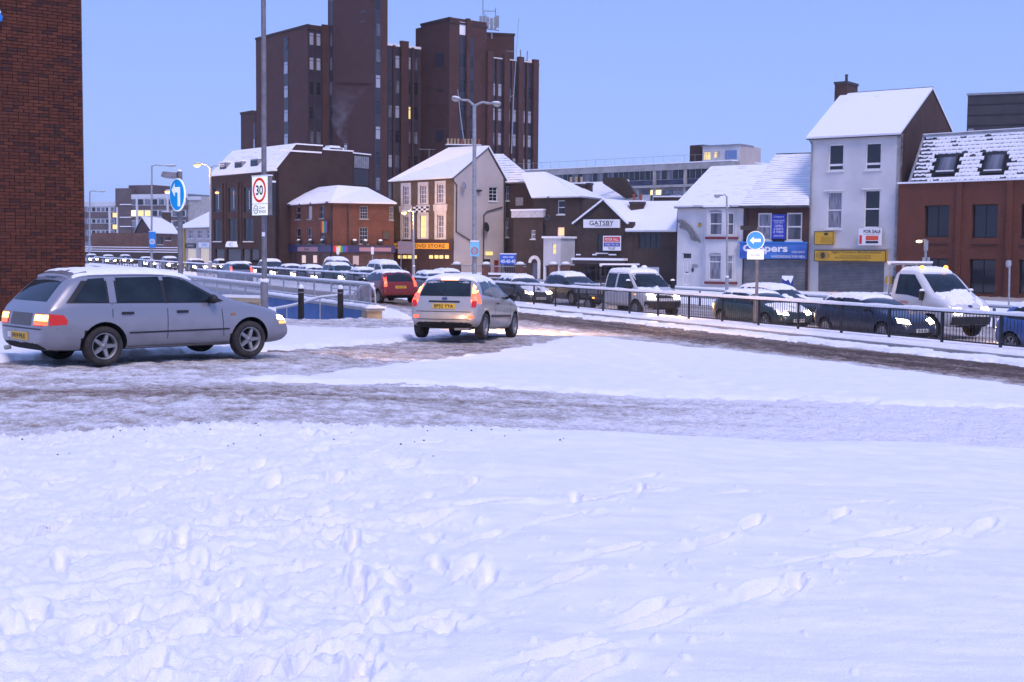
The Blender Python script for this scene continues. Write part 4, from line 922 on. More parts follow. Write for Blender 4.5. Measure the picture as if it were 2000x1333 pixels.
# ---- brick houses behind the shop
def behind_shop():
    q = lambda z: (740 + z[0] / 4.4425, 260 + z[1] / 4.4425, 740 + z[2] / 4.4425, 260 + z[3] / 4.4425)
    F = Fac(XY(986, 119.2), XY(1044, 117.5)); ze = F.uz(1010, 358)[1]
    t = thing('rear_extension', 'dark brick extension with a steep snowy roof behind the pale gable', 'house', (F.A.x, F.A.y, -1))
    ws = [F.rect(*q(z)) for z in ((1096, 462, 1130, 588), (1092, 742, 1126, 905))]
    wall(t, F, 0, F.L, Z0, ze, ws, B_brown); backing(t, F, 0, F.L, Z0, ze)
    for r in ws: window(t, F, r, 'sash', M_net)
    r = F.rect(*q((1190, 560, 1255, 632))); panel(t, F, r, M_lead, v=-.08, t=.07, name='blocked_window')
    e0, e1 = P(985, 354, 118.8), P(1046, 358, 117); e0.z = e1.z = ze; r0, r1 = P(960, 300, 121.6), P(981, 303, 121.2); r0.z = r1.z = P(970, 302, 121.4).z
    slab(t, [e0, e1, r1, r0], M_roof2); slab(t, [e1, e1 + Vector((.6, 6, 0)), r1], M_roof)
    MB().box(.1, F.L - .05, .3, 6, Z0, ze - .1).build('rear_block', B_brown, t, F.M)
    # stair tower with a white coping
    F2 = Fac(XY(1002, 114.6), XY(1060, 112.6)); z2 = F2.uz(1030, 412)[1]; t2 = thing('brick_stair_tower', 'square dark brick stair tower with a snowy white coping and arched doorway', 'building', (F2.A.x, F2.A.y, -1))
    dr = F2.rect(1038, 514, 1050, 545); sw = F2.rect(1037, 450, 1045.5, 467)
    wall(t2, F2, 0, F2.L, Z0, z2 - .6, [dr, sw], B_brown); backing(t2, F2, 0, F2.L, Z0, z2 - .6); MB().box(.05, F2.L - .05, .3, 3.0, Z0, z2 - .6).build('rear_block', B_brown, t2, F2.M)
    MB().box(-.15, F2.L + .1, -.12, 3.1, z2 - .6, z2).build('coping', B_brown and varied('whitewashed_brick', (.45, .45, .46), (.6, .6, .62), 3, .8), t2, F2.M); MB().box(-.2, F2.L + .15, -.18, 3.15, z2 + .002, z2 + .14).build('snow_cap', M_snowc, t2, F2.M)
    window(t2, F2, sw, 'sash', M_net); MB().box(dr[0], dr[2], .1, .14, dr[1], dr[3]).build('door', mat('blue_grey_door', (.08, .11, .16), .5), t2, F2.M)
    ar = MB(); cu = (dr[0] + dr[2]) / 2; R1 = (dr[2] - dr[0]) / 2
    pts = [(cu + (R1 + w) * math.cos(a), dr[3] + (R1 + w) * math.sin(a)) for w in (.02,) for a in [math.pi * k / 10 for k in range(11)]]; pto = [(cu + (R1 + .32) * math.cos(a), dr[3] + (R1 + .32) * math.sin(a)) for a in [math.pi * k / 10 for k in range(11)]]
    for k in range(10): ar.prism([pts[k], pts[k + 1], pto[k + 1], pto[k]], -.06, .0)
    ar.box(dr[2] + .02, dr[2] + .32, -.06, -.001, dr[1], dr[3]); ar.build('door_arch', M_white, t2, F2.M)
    # house with a hipped roof
    F3 = Fac(XY(1041, 113.5), XY(1128, 110.5)); z3 = F3.uz(1085, 386)[1]; t3 = thing('rear_brick_house', 'brown brick house with one warmly lit window behind the white box extension', 'house', (F3.A.x, F3.A.y, -1))
    ws = [F3.rect(1089, 392, 1103, 419), F3.rect(1088, 444, 1102, 477)]; wall(t3, F3, 0, F3.L, Z0, z3, ws, B_brown); backing(t3, F3, 0, F3.L, Z0, z3); MB().box(.05, F3.L - .05, .3, 7, Z0, z3 - .1).build('rear_block', B_brown, t3, F3.M)
    window(t3, F3, ws[0], 'sash', M_glass); window(t3, F3, ws[1], 'sash', M_litw)
    e0, e1 = P(1038, 383, 113.2), P(1134, 387, 110); e0.z = e1.z = z3; r0, r1 = P(1018, 335, 117.5), P(1064, 339, 116); r0.z = r1.z = P(1050, 338, 116.6).z
    slab(t3, [e0, e1, r1, r0], M_roof3); e2 = e1 + Vector((3, 7.5, 0)); slab(t3, [e1, e2, r1], M_roof3); dish(t3, F3, *F3.uz(1074, 427), .3, M_dark)
    F4 = Fac(XY(1061, 109), XY(1094.5, 107.8)); z4 = F4.uz(1078, 466)[1]; t4 = thing('white_box_extension', 'small white painted box extension with a narrow yellow lit window', 'building', (F4.A.x, F4.A.y, -1))
    w = F4.rect(1078, 476, 1086, 497); wall(t4, F4, 0, F4.L, F4.uz(1078, 519)[1], z4, [w], M_rend); window(t4, F4, w, 'sash', M_lity, sill=False); MB().box(.03, F4.L - .03, .3, 2.0, F4.uz(1078, 519)[1], z4 - .02).build('rear_block', M_rend, t4, F4.M)
    MB().box(-.12, F4.L + .12, -.12, 2.2, z4 + .002, z4 + .18).build('snow_cap', M_snowc, t4, F4.M)
    lw = F4.uz(1078, 519)[1]; MB().box(.9, 1.6, .2, .26, Z0, lw).build('red_door', mat('red_door', (.30, .02, .02), .5), t4, F4.M); 
    for u in (.12, .82, 1.62): MB().box(u - .1, u + .07, .0, .2, Z0, lw - .003).build('post', M_white, t4, F4.M)
behind_shop()

# ---- GATSBY
def gatsby():
    F = Fac(XY(1126, 103.5), XY(1235, 101)); t = thing('gabled_shop', 'brown brick gabled shop with a white GATSBY board', 'shop', (F.A.x, F.A.y, -1))
    z_e = F.uz(1130, 434)[1]; ap = F.uz(1180, 392); ul = F.uz(1221, 434)[0]
    w1 = F.rect(1166, 458, 1187, 494); sw = [F.rect(1143, 519, 1163, 552), F.rect(1165, 519, 1180, 552), F.rect(1182, 519, 1206, 552)]
    wall(t, F, 0, F.L, Z0, z_e, [w1] + sw, B_brown, gable=[(0, z_e), (ul, z_e), (ap[0], ap[1])]); backing(t, F, 0, F.L, Z0, z_e)
    window(t, F, w1, 'sash', M_glass, M_dark)
    for r in sw: window(t, F, r, 'top', M_glass, mat('shop_timber', (.06, .04, .035), .5), sill=False, name='shop_window')
    sb = board(t, F, F.rect(1141, 429, 1212, 445.5), M_mark, v=-.16, t=.12, texts=(('GATSBY', .17, .30, .84, .84, M_ink),)); r = F.rect(1141, 429, 1212, 445.5)
    MB().box(r[0] + (r[2] - r[0]) * .33, r[0] + (r[2] - r[0]) * .78, -.175, -.163, r[1] + .13, r[1] + .17).build('underline', M_ink, sb, F.M)
    z = F.uz(1180, 509)[1]; MB().box(0, F.uz(1224, 510)[0], -.7, 0, z - .3, z).build('canopy', mat('shop_timber', (.06, .04, .035), .5), t, F.M); MB().box(-.06, F.uz(1226, 510)[0], -.8, 0, z + .002, z + .18).build('snow_cap', M_snowc, t, F.M)
    for k, (x0, x1) in enumerate(((1126, 1134), (1158, 1166), (1190, 1204))): 
        r = F.rect(x0, 497, x1, 499); MB().box(r[0], r[2], -.10, 0, r[1], r[1] + .1).build('ledge_snow', M_snowc, t, F.M)
    # roof of the gable and the right hand wing
    dp = F.y * 9
    a0, a1 = F.pt(-.35, -.2, z_e - .15), F.pt(ap[0], -.2, ap[1] + .08); slab(t, [a0 + Vector((dp.x, dp.y, 0)), a0, a1, a1 + Vector((dp.x, dp.y, 0))], M_roof3)
    b0 = F.pt(ul + .3, -.2, z_e - .15); slab(t, [b0, b0 + Vector((dp.x, dp.y, 0)), a1 + Vector((dp.x, dp.y, 0)), a1], M_roof3)
    W2 = Fac(XY(1228, 101.2), XY(1323, 99)); zw = W2.uz(1280, 452)[1]; dk = W2.rect(1247, 455, 1291, 486); rd = W2.rect(1247, 522, 1287, 560)
    wall(t, W2, 0, W2.L, Z0, zw, [dk, rd], B_brown, name='wing_wall'); backing(t, W2, 0, W2.L, Z0, zw); window(t, W2, dk, 4, M_glass, M_dark, sill=False); MB().box(rd[0], rd[2], .05, .1, rd[1], rd[3]).build('garage_door', M_white, t, W2.M)
    e0, e1 = W2.pt(-.2, -.3, zw), W2.pt(W2.L, -.3, zw); r0, r1 = P(1235, 394, 106), P(1324, 396, 104); r0.z = r1.z = P(1280, 395, 105).z
    slab(t, [e0, e1, r1, r0], M_roof3); MB().box(.05, W2.L - .02, .3, 6, Z0, zw - .1).build('rear_block', B_brown, t, W2.M)
    bd = thing('letting_board', 'PETER HILL letting board in red, blue and white on the gabled shop', 'sign', tuple(F.pt(F.uz(1195, 480)[0], -.25, 2)))
    r = F.rect(1178, 461, 1213, 490, -.2); b = MB().box(r[0], r[2], -.24, -.18, r[1], r[3]).build('board', M_mark, bd, F.M)
    h = r[3] - r[1]; wd = r[2] - r[0]
    MB().box(r[0] + .08, r[2] - .08, -.252, -.242, r[1] + h * .60, r[1] + h * .92).build('red_band', M_red, bd, F.M); MB().box(r[0] + .08, r[2] - .08, -.252, -.242, r[1] + h * .28, r[1] + h * .54).build('blue_band', mat('board_blue', (.02, .04, .35), .5), bd, F.M)
    for (s, za, zb_, mm) in (('PETER HILL', .66, .84, M_mark), ('01582 724 182', .34, .48, M_mark), ('TO LET', .07, .22, M_ink)):
        l = MB(); k = .30 if s == 'TO LET' else .12; text_uz(l, s, r[0] + wd * k, r[2] - wd * k, r[1] + h * za, r[1] + h * zb_, -.262, 0, .01); l.build('lettering', mm, bd, F.M)
    # chimneys and terrace roofs behind
    c = P(1245, 400, 104.5); chimney(t, (c.x, c.y), R(-15), 1.15, .7, z_e, P(1245, 395, 104.5).z, 2, B_brown, [M_potr, M_potr])
    T = Fac(XY(1088, 119), XY(1250, 113)); tt = thing('back_terrace', 'row of brick terrace backs with stepped snowy roofs behind the gabled shop', 'terrace', (T.A.x, T.A.y, -1))
    z5 = T.uz(1150, 420)[1]; MB().box(0, T.L, 0, 7, Z0, z5).build('wall', B_brown, tt, T.M)
    a = T.pt(-.2, -.2, z5); b_ = T.pt(T.uz(1150, 400)[0], -.2, z5); zr = T.uz(1170, 357, 4)[1]; z6 = T.uz(1110, 372, 3)[1]
    slab(tt, [a, b_, T.pt(T.uz(1130, 376, 3)[0], 3, z6), T.pt(T.uz(1100, 372, 3)[0], 3, z6)], M_roof3)
    slab(tt, [T.pt(T.uz(1172, 408)[0], 0, z5), T.pt(T.uz(1232, 405)[0], 0, z5), T.pt(T.uz(1202, 358, 4)[0], 4, zr), T.pt(T.uz(1152, 357, 4)[0], 4, zr)], M_roof)
    pw = MB(); pw.add([T.pt(T.uz(1134, 372)[0], -.3, z5 - 1), T.pt(T.uz(1182, 410)[0], -.3, z5 - 1), T.pt(T.uz(1182, 410)[0], -.3, z5 + .1), T.pt(T.uz(1150, 378, 2.0)[0], 2.0, T.uz(1150, 376, 2)[1]), T.pt(T.uz(1132, 374, 2.6)[0], 2.6, T.uz(1132, 372, 2.6)[1])], [(0, 1, 2, 3, 4)]); pw.build('party_wall', B_brown, tt, Matrix())
    c = P(1125, 370, 117); chimney(tt, (c.x, c.y), R(-20), 1.5, .8, z5, P(1125, 360, 117).z, 3, B_brown); c = P(1146, 368, 117.5); chimney(tt, (c.x, c.y), R(-20), .9, .8, z5, P(1146, 358, 117).z, 0, B_brown)
    c = P(1205, 365, 118); k = MB(); 
    MB().prism([(-.9, zr - .3), (1.4, zr - 1.7), (2.4, zr - 1.5), (1.2, zr + .2), (-.9, zr + .2)], 0, .4).build('party_wall', B_brown, tt, Fac((P(1195, 360, 116).x, 116), (P(1260, 360, 114.5).x, 114.5)).M)
    b = MB()
    for k in range(8): p = P(1182 + k * 6.2, 354, 117.5); b.ell((p.x, p.y, p.z), .18, .18, .14, 7, 4)
    stuff(b.build('ridge_snow', M_snowc, tt, Matrix())); c = P(1314, 392, 116); wbox(tt, 'yard_wall', B_brown, (c.x, c.y), R(-15), 3.4, .6, z5 - 1, P(1314, 386, 116).z); wbox(tt, 'snow_cap', M_snowc, (c.x, c.y), R(-15), 3.4, .7, P(1314, 386, 116).z + .005, P(1314, 383, 116).z)
gatsby()

# ---- terrace on the right: bay house, hairdresser, three storey shop, orange office
def bay_house():
    F = Fac(XY(1322, 96.3), XY(1450, 93.4)); t = thing('white_bay_house', 'white rendered house with a two storey bay and a leaping cat ornament', 'house', (F.A.x, F.A.y, -1))
    ze = F.uz(1390, 404)[1]; dr = F.rect(1333, 507, 1350, 558); tr = F.rect(1333, 494.5, 1350, 506)
    wall(t, F, 0, F.L, Z0, ze, [dr, tr], M_rend); backing(t, F, 0, F.L, Z0, ze)
    d = MB().box(dr[0], dr[2], .06, .1, dr[1], dr[3]).build('door', M_white, t, F.M); b = MB()
    for (a, c) in ((.08, .42), (.5, .92)):
        for (x, y) in ((.14, .46), (.54, .86)): b.box(dr[0] + (dr[2] - dr[0]) * x, dr[0] + (dr[2] - dr[0]) * y, .045, .058, dr[1] + (dr[3] - dr[1]) * a, dr[1] + (dr[3] - dr[1]) * c)
    for i in range(0, len(b.v), 8): MB().add(b.v[i:i + 8], [(0, 3, 2, 1), (4, 5, 6, 7), (0, 1, 5, 4), (1, 2, 6, 5), (2, 3, 7, 6), (3, 0, 4, 7)]).build('door_panel', M_rend, d, F.M)
    MB().box((dr[0] + dr[2]) / 2 - .13, (dr[0] + dr[2]) / 2 + .13, .04, .058, dr[1] + .95, dr[1] + 1.02).build('letter_plate', M_dark, d, F.M)
    window(t, F, tr, 1, M_glass, sill=False, fw=.04)
    # bay
    u0, u1, u2, u3 = F.uz(1373, 450)[0], F.uz(1380, 450, -.6)[0], F.uz(1416, 450, -.6)[0], F.uz(1440, 450)[0]
    zs = [F.uz(1400, 549)[1], F.uz(1400, 462)[1]]
    Bf = Fac(tuple(F.pt(u1, -.6, 0))[:2], tuple(F.pt(u2, -.6, 0))[:2]); Br = Fac(tuple(F.pt(u2, -.6, 0))[:2], tuple(F.pt(u3, 0, 0))[:2]); Bl = Fac(tuple(F.pt(u0, 0, 0))[:2], tuple(F.pt(u1, -.6, 0))[:2])
    wf = [Bf.rect(1385, 415, 1410, 460), Bf.rect(1384, 498, 1408, 547)]; wr_ = [Br.rect(1422, 416, 1434.5, 460), Br.rect(1421, 499, 1432.5, 547)]
    wall(t, Bf, 0, Bf.L, Z0, ze, wf, M_rend, name='bay_wall', back=.2); wall(t, Br, 0, Br.L, Z0, ze, wr_, M_rend, name='bay_wall', back=.2); wall(t, Bl, 0, Bl.L, Z0, ze, [], M_rend, name='bay_wall', back=.15)
    for r in wf: window(t, Bf, r, 'sash' if r is wf[0] else 'top', M_glassb if r is wf[0] else M_net, sill=False, fw=.07); MB().prism([(r[0], r[3]), (r[2], r[3]), (r[2] - .1, r[3] + .10), ((r[0] + r[2]) / 2, r[3] + .15), (r[0] + .1, r[3] + .10)], -.03, -.002).build('arched_lintel', M_lead, t, Bf.M)
    for r in wr_: window(t, Br, r, 'sash' if r is wr_[0] else 'top', M_glassb if r is wr_[0] else M_net, sill=False, fw=.07)
    red = mat('maroon_sill', (.16, .025, .03), .5)
    for z in zs:
        for BB in (Bf, Br): MB().box(-.05, BB.L + .05, -.14, -.002, z - .22, z - .04).build('sill_band', red, t, BB.M)
    e0, e1 = P(1316, 403.5, 96), P(1449, 402.5, 92.8); e0.z = e1.z = ze; r0, r1 = P(1390, 326, 100.4), P(1505, 324, 97.5); r0.z = r1.z = P(1440, 325, 99).z
    slab(t, [e0, e1, r1, r0], M_roof); slab(t, [e0 + Vector((2.5, 9.5, 0)), e0, r0], M_roof)
    slab(t, [F.pt(u0 - .1, -.05, ze - .02), F.pt(u1 - .15, -.78, ze - .02), F.pt(u2 + .15, -.78, ze - .02), F.pt(u3 + .1, -.05, ze - .02)], M_snowc, name='bay_roof', t=.12)
    MB().box(.05, F.L, .3, 8, Z0, ze - .1).build('rear_block', M_rend, t, F.M); c = F.uz(1367, 440); MB().lathe([(0, .06), (.14, .05), (.17, 0)], 12, M=F.M @ Matrix.Translation((c[0], -.02, c[1])) @ Matrix.Rotation(R(90), 4, 'X')).build('alarm_bell', mat('alarm_yellow', (.5, .30, .05), .5), t, Matrix())
    c = F.rect(1352, 517, 1363, 523); panel(t, F, c, M_lead, v=-.03, t=.03, name='name_plate'); c = F.rect(1351, 524, 1355, 531); panel(t, F, c, M_dark, v=-.05, t=.05, name='entry_phone')
    # leaping cat, a relief in grey metal
    cat = thing('leaping_cat_ornament', 'grey leaping cat ornament fixed to the white bay house', 'ornament', tuple(F.pt(F.uz(1346, 452)[0], -.2, F.uz(1346, 452)[1])))
    pts = [(1325, 430), (1331, 429), (1337, 432), (1342, 436), (1348, 440), (1353, 446), (1357, 453), (1361, 459), (1365, 466), (1370, 474), (1368, 475), (1363, 470), (1360, 472), (1354, 470), (1350, 467), (1349, 460), (1346, 454), (1341, 450), (1337, 449), (1331, 447), (1328, 442), (1331, 440), (1330, 437), (1326, 435)]
    mb = MB(); mb.prism([F.uz(x, y) for x, y in pts], -.22, -.02); o = mb.build('cat_body', varied('cat_metal', (.11, .11, .12), (.19, .19, .20), 5, .5), cat, F.M)
    bv = o.modifiers.new('bevel', 'BEVEL'); bv.width = .05; bv.segments = 2
bay_house()

def hairdresser():
    F = Fac(XY(1450.5, 93.3), XY(1578, 91.4)); t = thing('hairdresser_shop', 'small brick shop with the blue Clippers fascia and closed shutter', 'shop', (F.A.x, F.A.y, -1))
    ze = F.uz(1510, 404.5)[1]; ws = [F.rect(1480, 416.5, 1507, 469.5), F.rect(1536, 416, 1566.5, 470.5)]; sh = F.rect(1451.5, 507, 1573, 572)
    dk = brick('brown_red_brick', (.10, .045, .036), (.075, .036, .03), (.05, .035, .03)); wall(t, F, 0, F.L, Z0, ze, ws + [sh], dk); backing(t, F, 0, F.L, Z0, ze)
    for i, r in enumerate(ws): window(t, F, r, 'sash', M_glassb if i else M_net, fw=.10)
    shutter(t, F, sh)
    r = F.rect(1446.5, 475.5, 1577, 506); fb = varied('blue_fascia', (.02, .07, .34), (.06, .20, .55), .25, .4, stretch=(1, 1, 1.5), lo=.42, hi=.58)
    s = board(t, F, r, fb, v=-.28, t=.24); h, w = r[3] - r[1], r[2] - r[0]
    for (st, a, b, c, d) in (('Clippers', .05, .30, .72, .92), ('HAIRDRESSING FOR MEN', .48, .08, .97, .24), ('01582 454723', .78, .38, .97, .52)):
        l = MB(); text_uz(l, st, r[0] + w * a, r[0] + w * c, r[1] + h * b, r[1] + h * d, -.29, 0, .03 if st == 'Clippers' else .0); l.build('lettering', M_mark, s, F.M)
    MB().box(r[0] - .1, r[2] + .02, -.34, -.02, r[3] + .003, r[3] + .10).build('fascia_ledge', M_blue, t, F.M)
    b = F.rect(1508, 419, 1534.5, 467); bo = board(t, F, b, mat('banner_blue', (.015, .045, .42), .5), name='banner', v=-.09, t=.05); h, w = b[3] - b[1], b[2] - b[0]
    for (st, z0, z1, k) in (('Clippers', .85, .94, .12), ('HAIRDRESSING', .71, .77, .08), ('FOR MEN', .63, .68, .2), ('OPEN', .48, .57, .22), ('6 DAYS', .36, .45, .16), ('A WEEK', .24, .33, .12), ('454723', .09, .16, .15)):
        l = MB(); text_uz(l, st, b[0] + w * k, b[2] - w * k, b[1] + h * z0, b[1] + h * z1, -.10, 0, .0); l.build('lettering', M_mark, bo, F.M)
    e0, e1 = P(1444, 406, 92.8), P(1580, 403, 90.8); e0.z = e1.z = ze; zr = P(1550, 302, 97).z; r0, r1 = P(1516, 303, 98), P(1588, 301, 96.6); r0.z = r1.z = zr
    slab(t, [e0, e1, r1, r0], M_roof2); slab(t, [e0 + Vector((4, 10, 0)), e0, r0], M_roof2); MB().box(.0, F.L - .02, .3, 8, Z0, ze - .1).build('rear_block', dk, t, F.M)
    k = (r1 - r0); MB().tube([r0 + Vector((0, 0, .03)), r1 + Vector((0, 0, .03))], .10, 6).build('ridge_tiles', M_slate, t, Matrix()); gutter(t, F, -.1, F.L, ze, M_dark); downpipe(t, F, [(.25, ze), (.25, F.uz(1450, 474)[1])], .06)
hairdresser()

def tall_shop():
    A, B = XY(1578.5, 91.6), XY(1753, 87.6); F = Fac(A, B); t = thing('three_storey_shop', 'tall white rendered three storey shop with yellow fascia and snowy roof', 'shop', (*A, -1))
    bx = F.pt(F.L, 11.2, 0); S = Fac(B, (bx.x, bx.y)); ze = F.uz(1660, 266)[1]
    f = lambda z: (1540 + z[0] / 2.898, 140 + z[1] / 2.898, 1540 + z[2] / 2.898, 140 + z[3] / 2.898)
    ws = [F.rect(*f(z)) for z in ((226, 412, 313, 562), (436, 403, 526, 556), (216, 680, 303, 890), (427, 670, 518, 886))]; sh = F.rect(*f((167, 1078, 540, 1262)))
    wall(t, F, 0, F.L, Z0, ze, ws + [sh], M_rend); backing(t, F, 0, F.L, Z0, ze)
    for i, r in enumerate(ws): window(t, F, r, 'low' if i < 2 else 'sash', M_glass if i != 2 else M_net, fw=.09)
    for r in ws[2:]: MB().box(r[0] - .15, r[2] + .1, -.12, -.002, r[3] + .02, r[3] + .12).build('lintel', M_white, t, F.M)
    shutter(t, F, sh); MB().box(.02, F.L - .02, -.06, -.002, F.uz(1660, 486)[1], F.uz(1660, 485)[1] + .06).build('string_course', M_rend, t, F.M)
    yel = mat('yellow_sign', (.62, .36, .02), .5); blk = mat('sign_brown', (.05, .035, .02), .5); r = F.rect(*f((147, 1011, 553, 1077)), v=-.25); s = board(t, F, r, yel, v=-.30, t=.28, border=(.05, M_dark)); h, w = r[3] - r[1], r[2] - r[0]
    for (st, a, b, c, d) in (('Sight Concern Bedfordshire', .25, .66, .93, .92), ('12 Stuart Street Luton tel 01582', .37, .46, .80, .58), ('Serving Luton & Bedfordshire', .30, .24, .80, .42), ('www.sightconcern.org', .40, .06, .75, .16)):
        l = MB(); text_uz(l, st, r[0] + w * a, r[0] + w * c, r[1] + h * b, r[1] + h * d, -.312, 0, .0); l.build('lettering', blk, s, F.M)
    eu, ez = r[0] + w * .125, r[1] + h * .52; ey = MB(); pts = [(eu + .55 * math.cos(a), ez + (.28 if math.sin(a) > 0 else .26) * math.sin(a)) for a in [2 * math.pi * k / 20 for k in range(20)]]; ey.prism(pts, -.318, -.303); ey.build('eye_emblem', mat('emblem_tan', (.40, .24, .03), .6), s, F.M)
    MB().prism([(eu + .17 * math.cos(2 * math.pi * k / 12), ez + .22 * math.sin(2 * math.pi * k / 12)) for k in range(12)], -.328, -.32).build('eye_pupil', blk, s, F.M)
    r = F.rect(*f((147, 905, 256, 981)), v=-.2); s = board(t, F, r, yel, v=-.25, t=.22, border=(.04, M_dark)); h, w = r[3] - r[1], r[2] - r[0]
    for k, z in enumerate((.52, .40, .28, .16)):
        l = MB(); text_uz(l, ('Sight Concern', 'Bedfordshire', 'Luton', 'Resource Centre')[k], r[0] + w * .38, r[0] + w * .92, r[1] + h * z, r[1] + h * (z + .08), -.262, 0, .0); l.build('lettering', blk, s, F.M)
    MB().prism([(r[0] + w * .62 + .18 * math.cos(2 * math.pi * k / 12), r[1] + h * .80 + .09 * math.sin(2 * math.pi * k / 12)) for k in range(12)], -.27, -.256).build('eye_emblem', blk, s, F.M)
    fs = thing('for_sale_board', 'white FOR SALE board with a red panel below the upper windows', 'sign', tuple(F.pt(F.uz(1700, 465)[0], -.3, 4)))
    r = F.rect(1677.5, 446.5, 1722.5, 479.5, -.3); MB().box(r[0], r[2], -.36, -.28, r[1], r[3]).build('board', M_mark, fs, F.M); h, w = r[3] - r[1], r[2] - r[0]
    for (st, a, b, c, d, mm) in (('FOR SALE', .22, .72, .95, .92, M_ink), ('MAY BE AVAILABLE TO LET', .22, .62, .90, .67, M_ink)):
        l = MB(); text_uz(l, st, r[0] + w * a, r[0] + w * c, r[1] + h * b, r[1] + h * d, -.372, 0, .02 if st == 'FOR SALE' else 0); l.build('lettering', mm, fs, F.M)
    MB().box(r[0] + w * .32, r[0] + w * .86, -.375, -.362, r[1] + h * .30, r[1] + h * .56).build('red_panel', mat('board_red', (.72, .09, .04), .5), fs, F.M); MB().box(r[0] + w * .32, r[0] + w * .86, -.375, -.362, r[1] + h * .12, r[1] + h * .25).build('black_panel', M_ink, fs, F.M); MB().box(r[0] + w * .04, r[0] + w * .15, -.375, -.362, r[1] + h * .08, r[1] + h * .6).build('side_text', M_red, fs, F.M)
    bx_ = F.rect(*f((553, 1160, 590, 1200))); board(t, F, bx_, yel, name='yellow_box', v=-.15, t=.14)
    # gable end and roof
    ap = (S.L * .5, P(1825, 173, 91.5).z); Bd = brick('gable_brick', (.10, .048, .040), (.075, .036, .032), (.05, .035, .03)); wall(t, S, 0.0, S.L, Z0, ze, [], Bd, gable=[(0, ze), (S.L, ze), ap], name='gable_wall')
    o = F.x * .12; e0, e1 = F.pt(-.25, -.35, ze - .05), F.pt(F.L + .05, -.35, ze - .05); r0, r1 = F.pt(-.25, S.L * .5, ap[1] + .08), F.pt(F.L + .05, S.L * .5, ap[1] + .08); b0, b1 = F.pt(-.25, S.L + .3, ze), F.pt(F.L + .05, S.L + .3, ze)
    slab(t, [e0, e1, r1, r0], M_roof3); slab(t, [b1, b0, r0, r1], M_roof3); MB().box(.02, F.L - .32, .32, S.L, Z0, ze - .1).build('rear_block', M_rend, t, F.M); gutter(t, F, -.2, F.L, ze - .02, M_dark)
    L0 = Fac((b0.x, b0.y), A); wall(t, L0, 0, L0.L, Z0, ze, [], M_rend, gable=[(0, ze), (L0.L, ze), (L0.L * .5, ap[1])], name='party_wall', back=.05)
    downpipe(t, F, [(-.12, ze - .1), (.1, ze - .5), (.08, Z0 + .5)], .06, M_lead); MB().tube([r0 + Vector((0, 0, .02)), r1 + Vector((0, 0, .02))], .09, 6).build('ridge_tiles', M_slate, t, Matrix())
    c = P(1650, 200, 97.5); c1 = P(1651, 164, 97.0); ch = MB(); rz = math.atan2(F.x.y, F.x.x) + R(90)
    chimney(t, (c1.x, c1.y - .3), rz, 2.0, .95, ap[1] - 1.6, c1.z, 1, Bd, [M_slate], cap=False)
tall_shop()

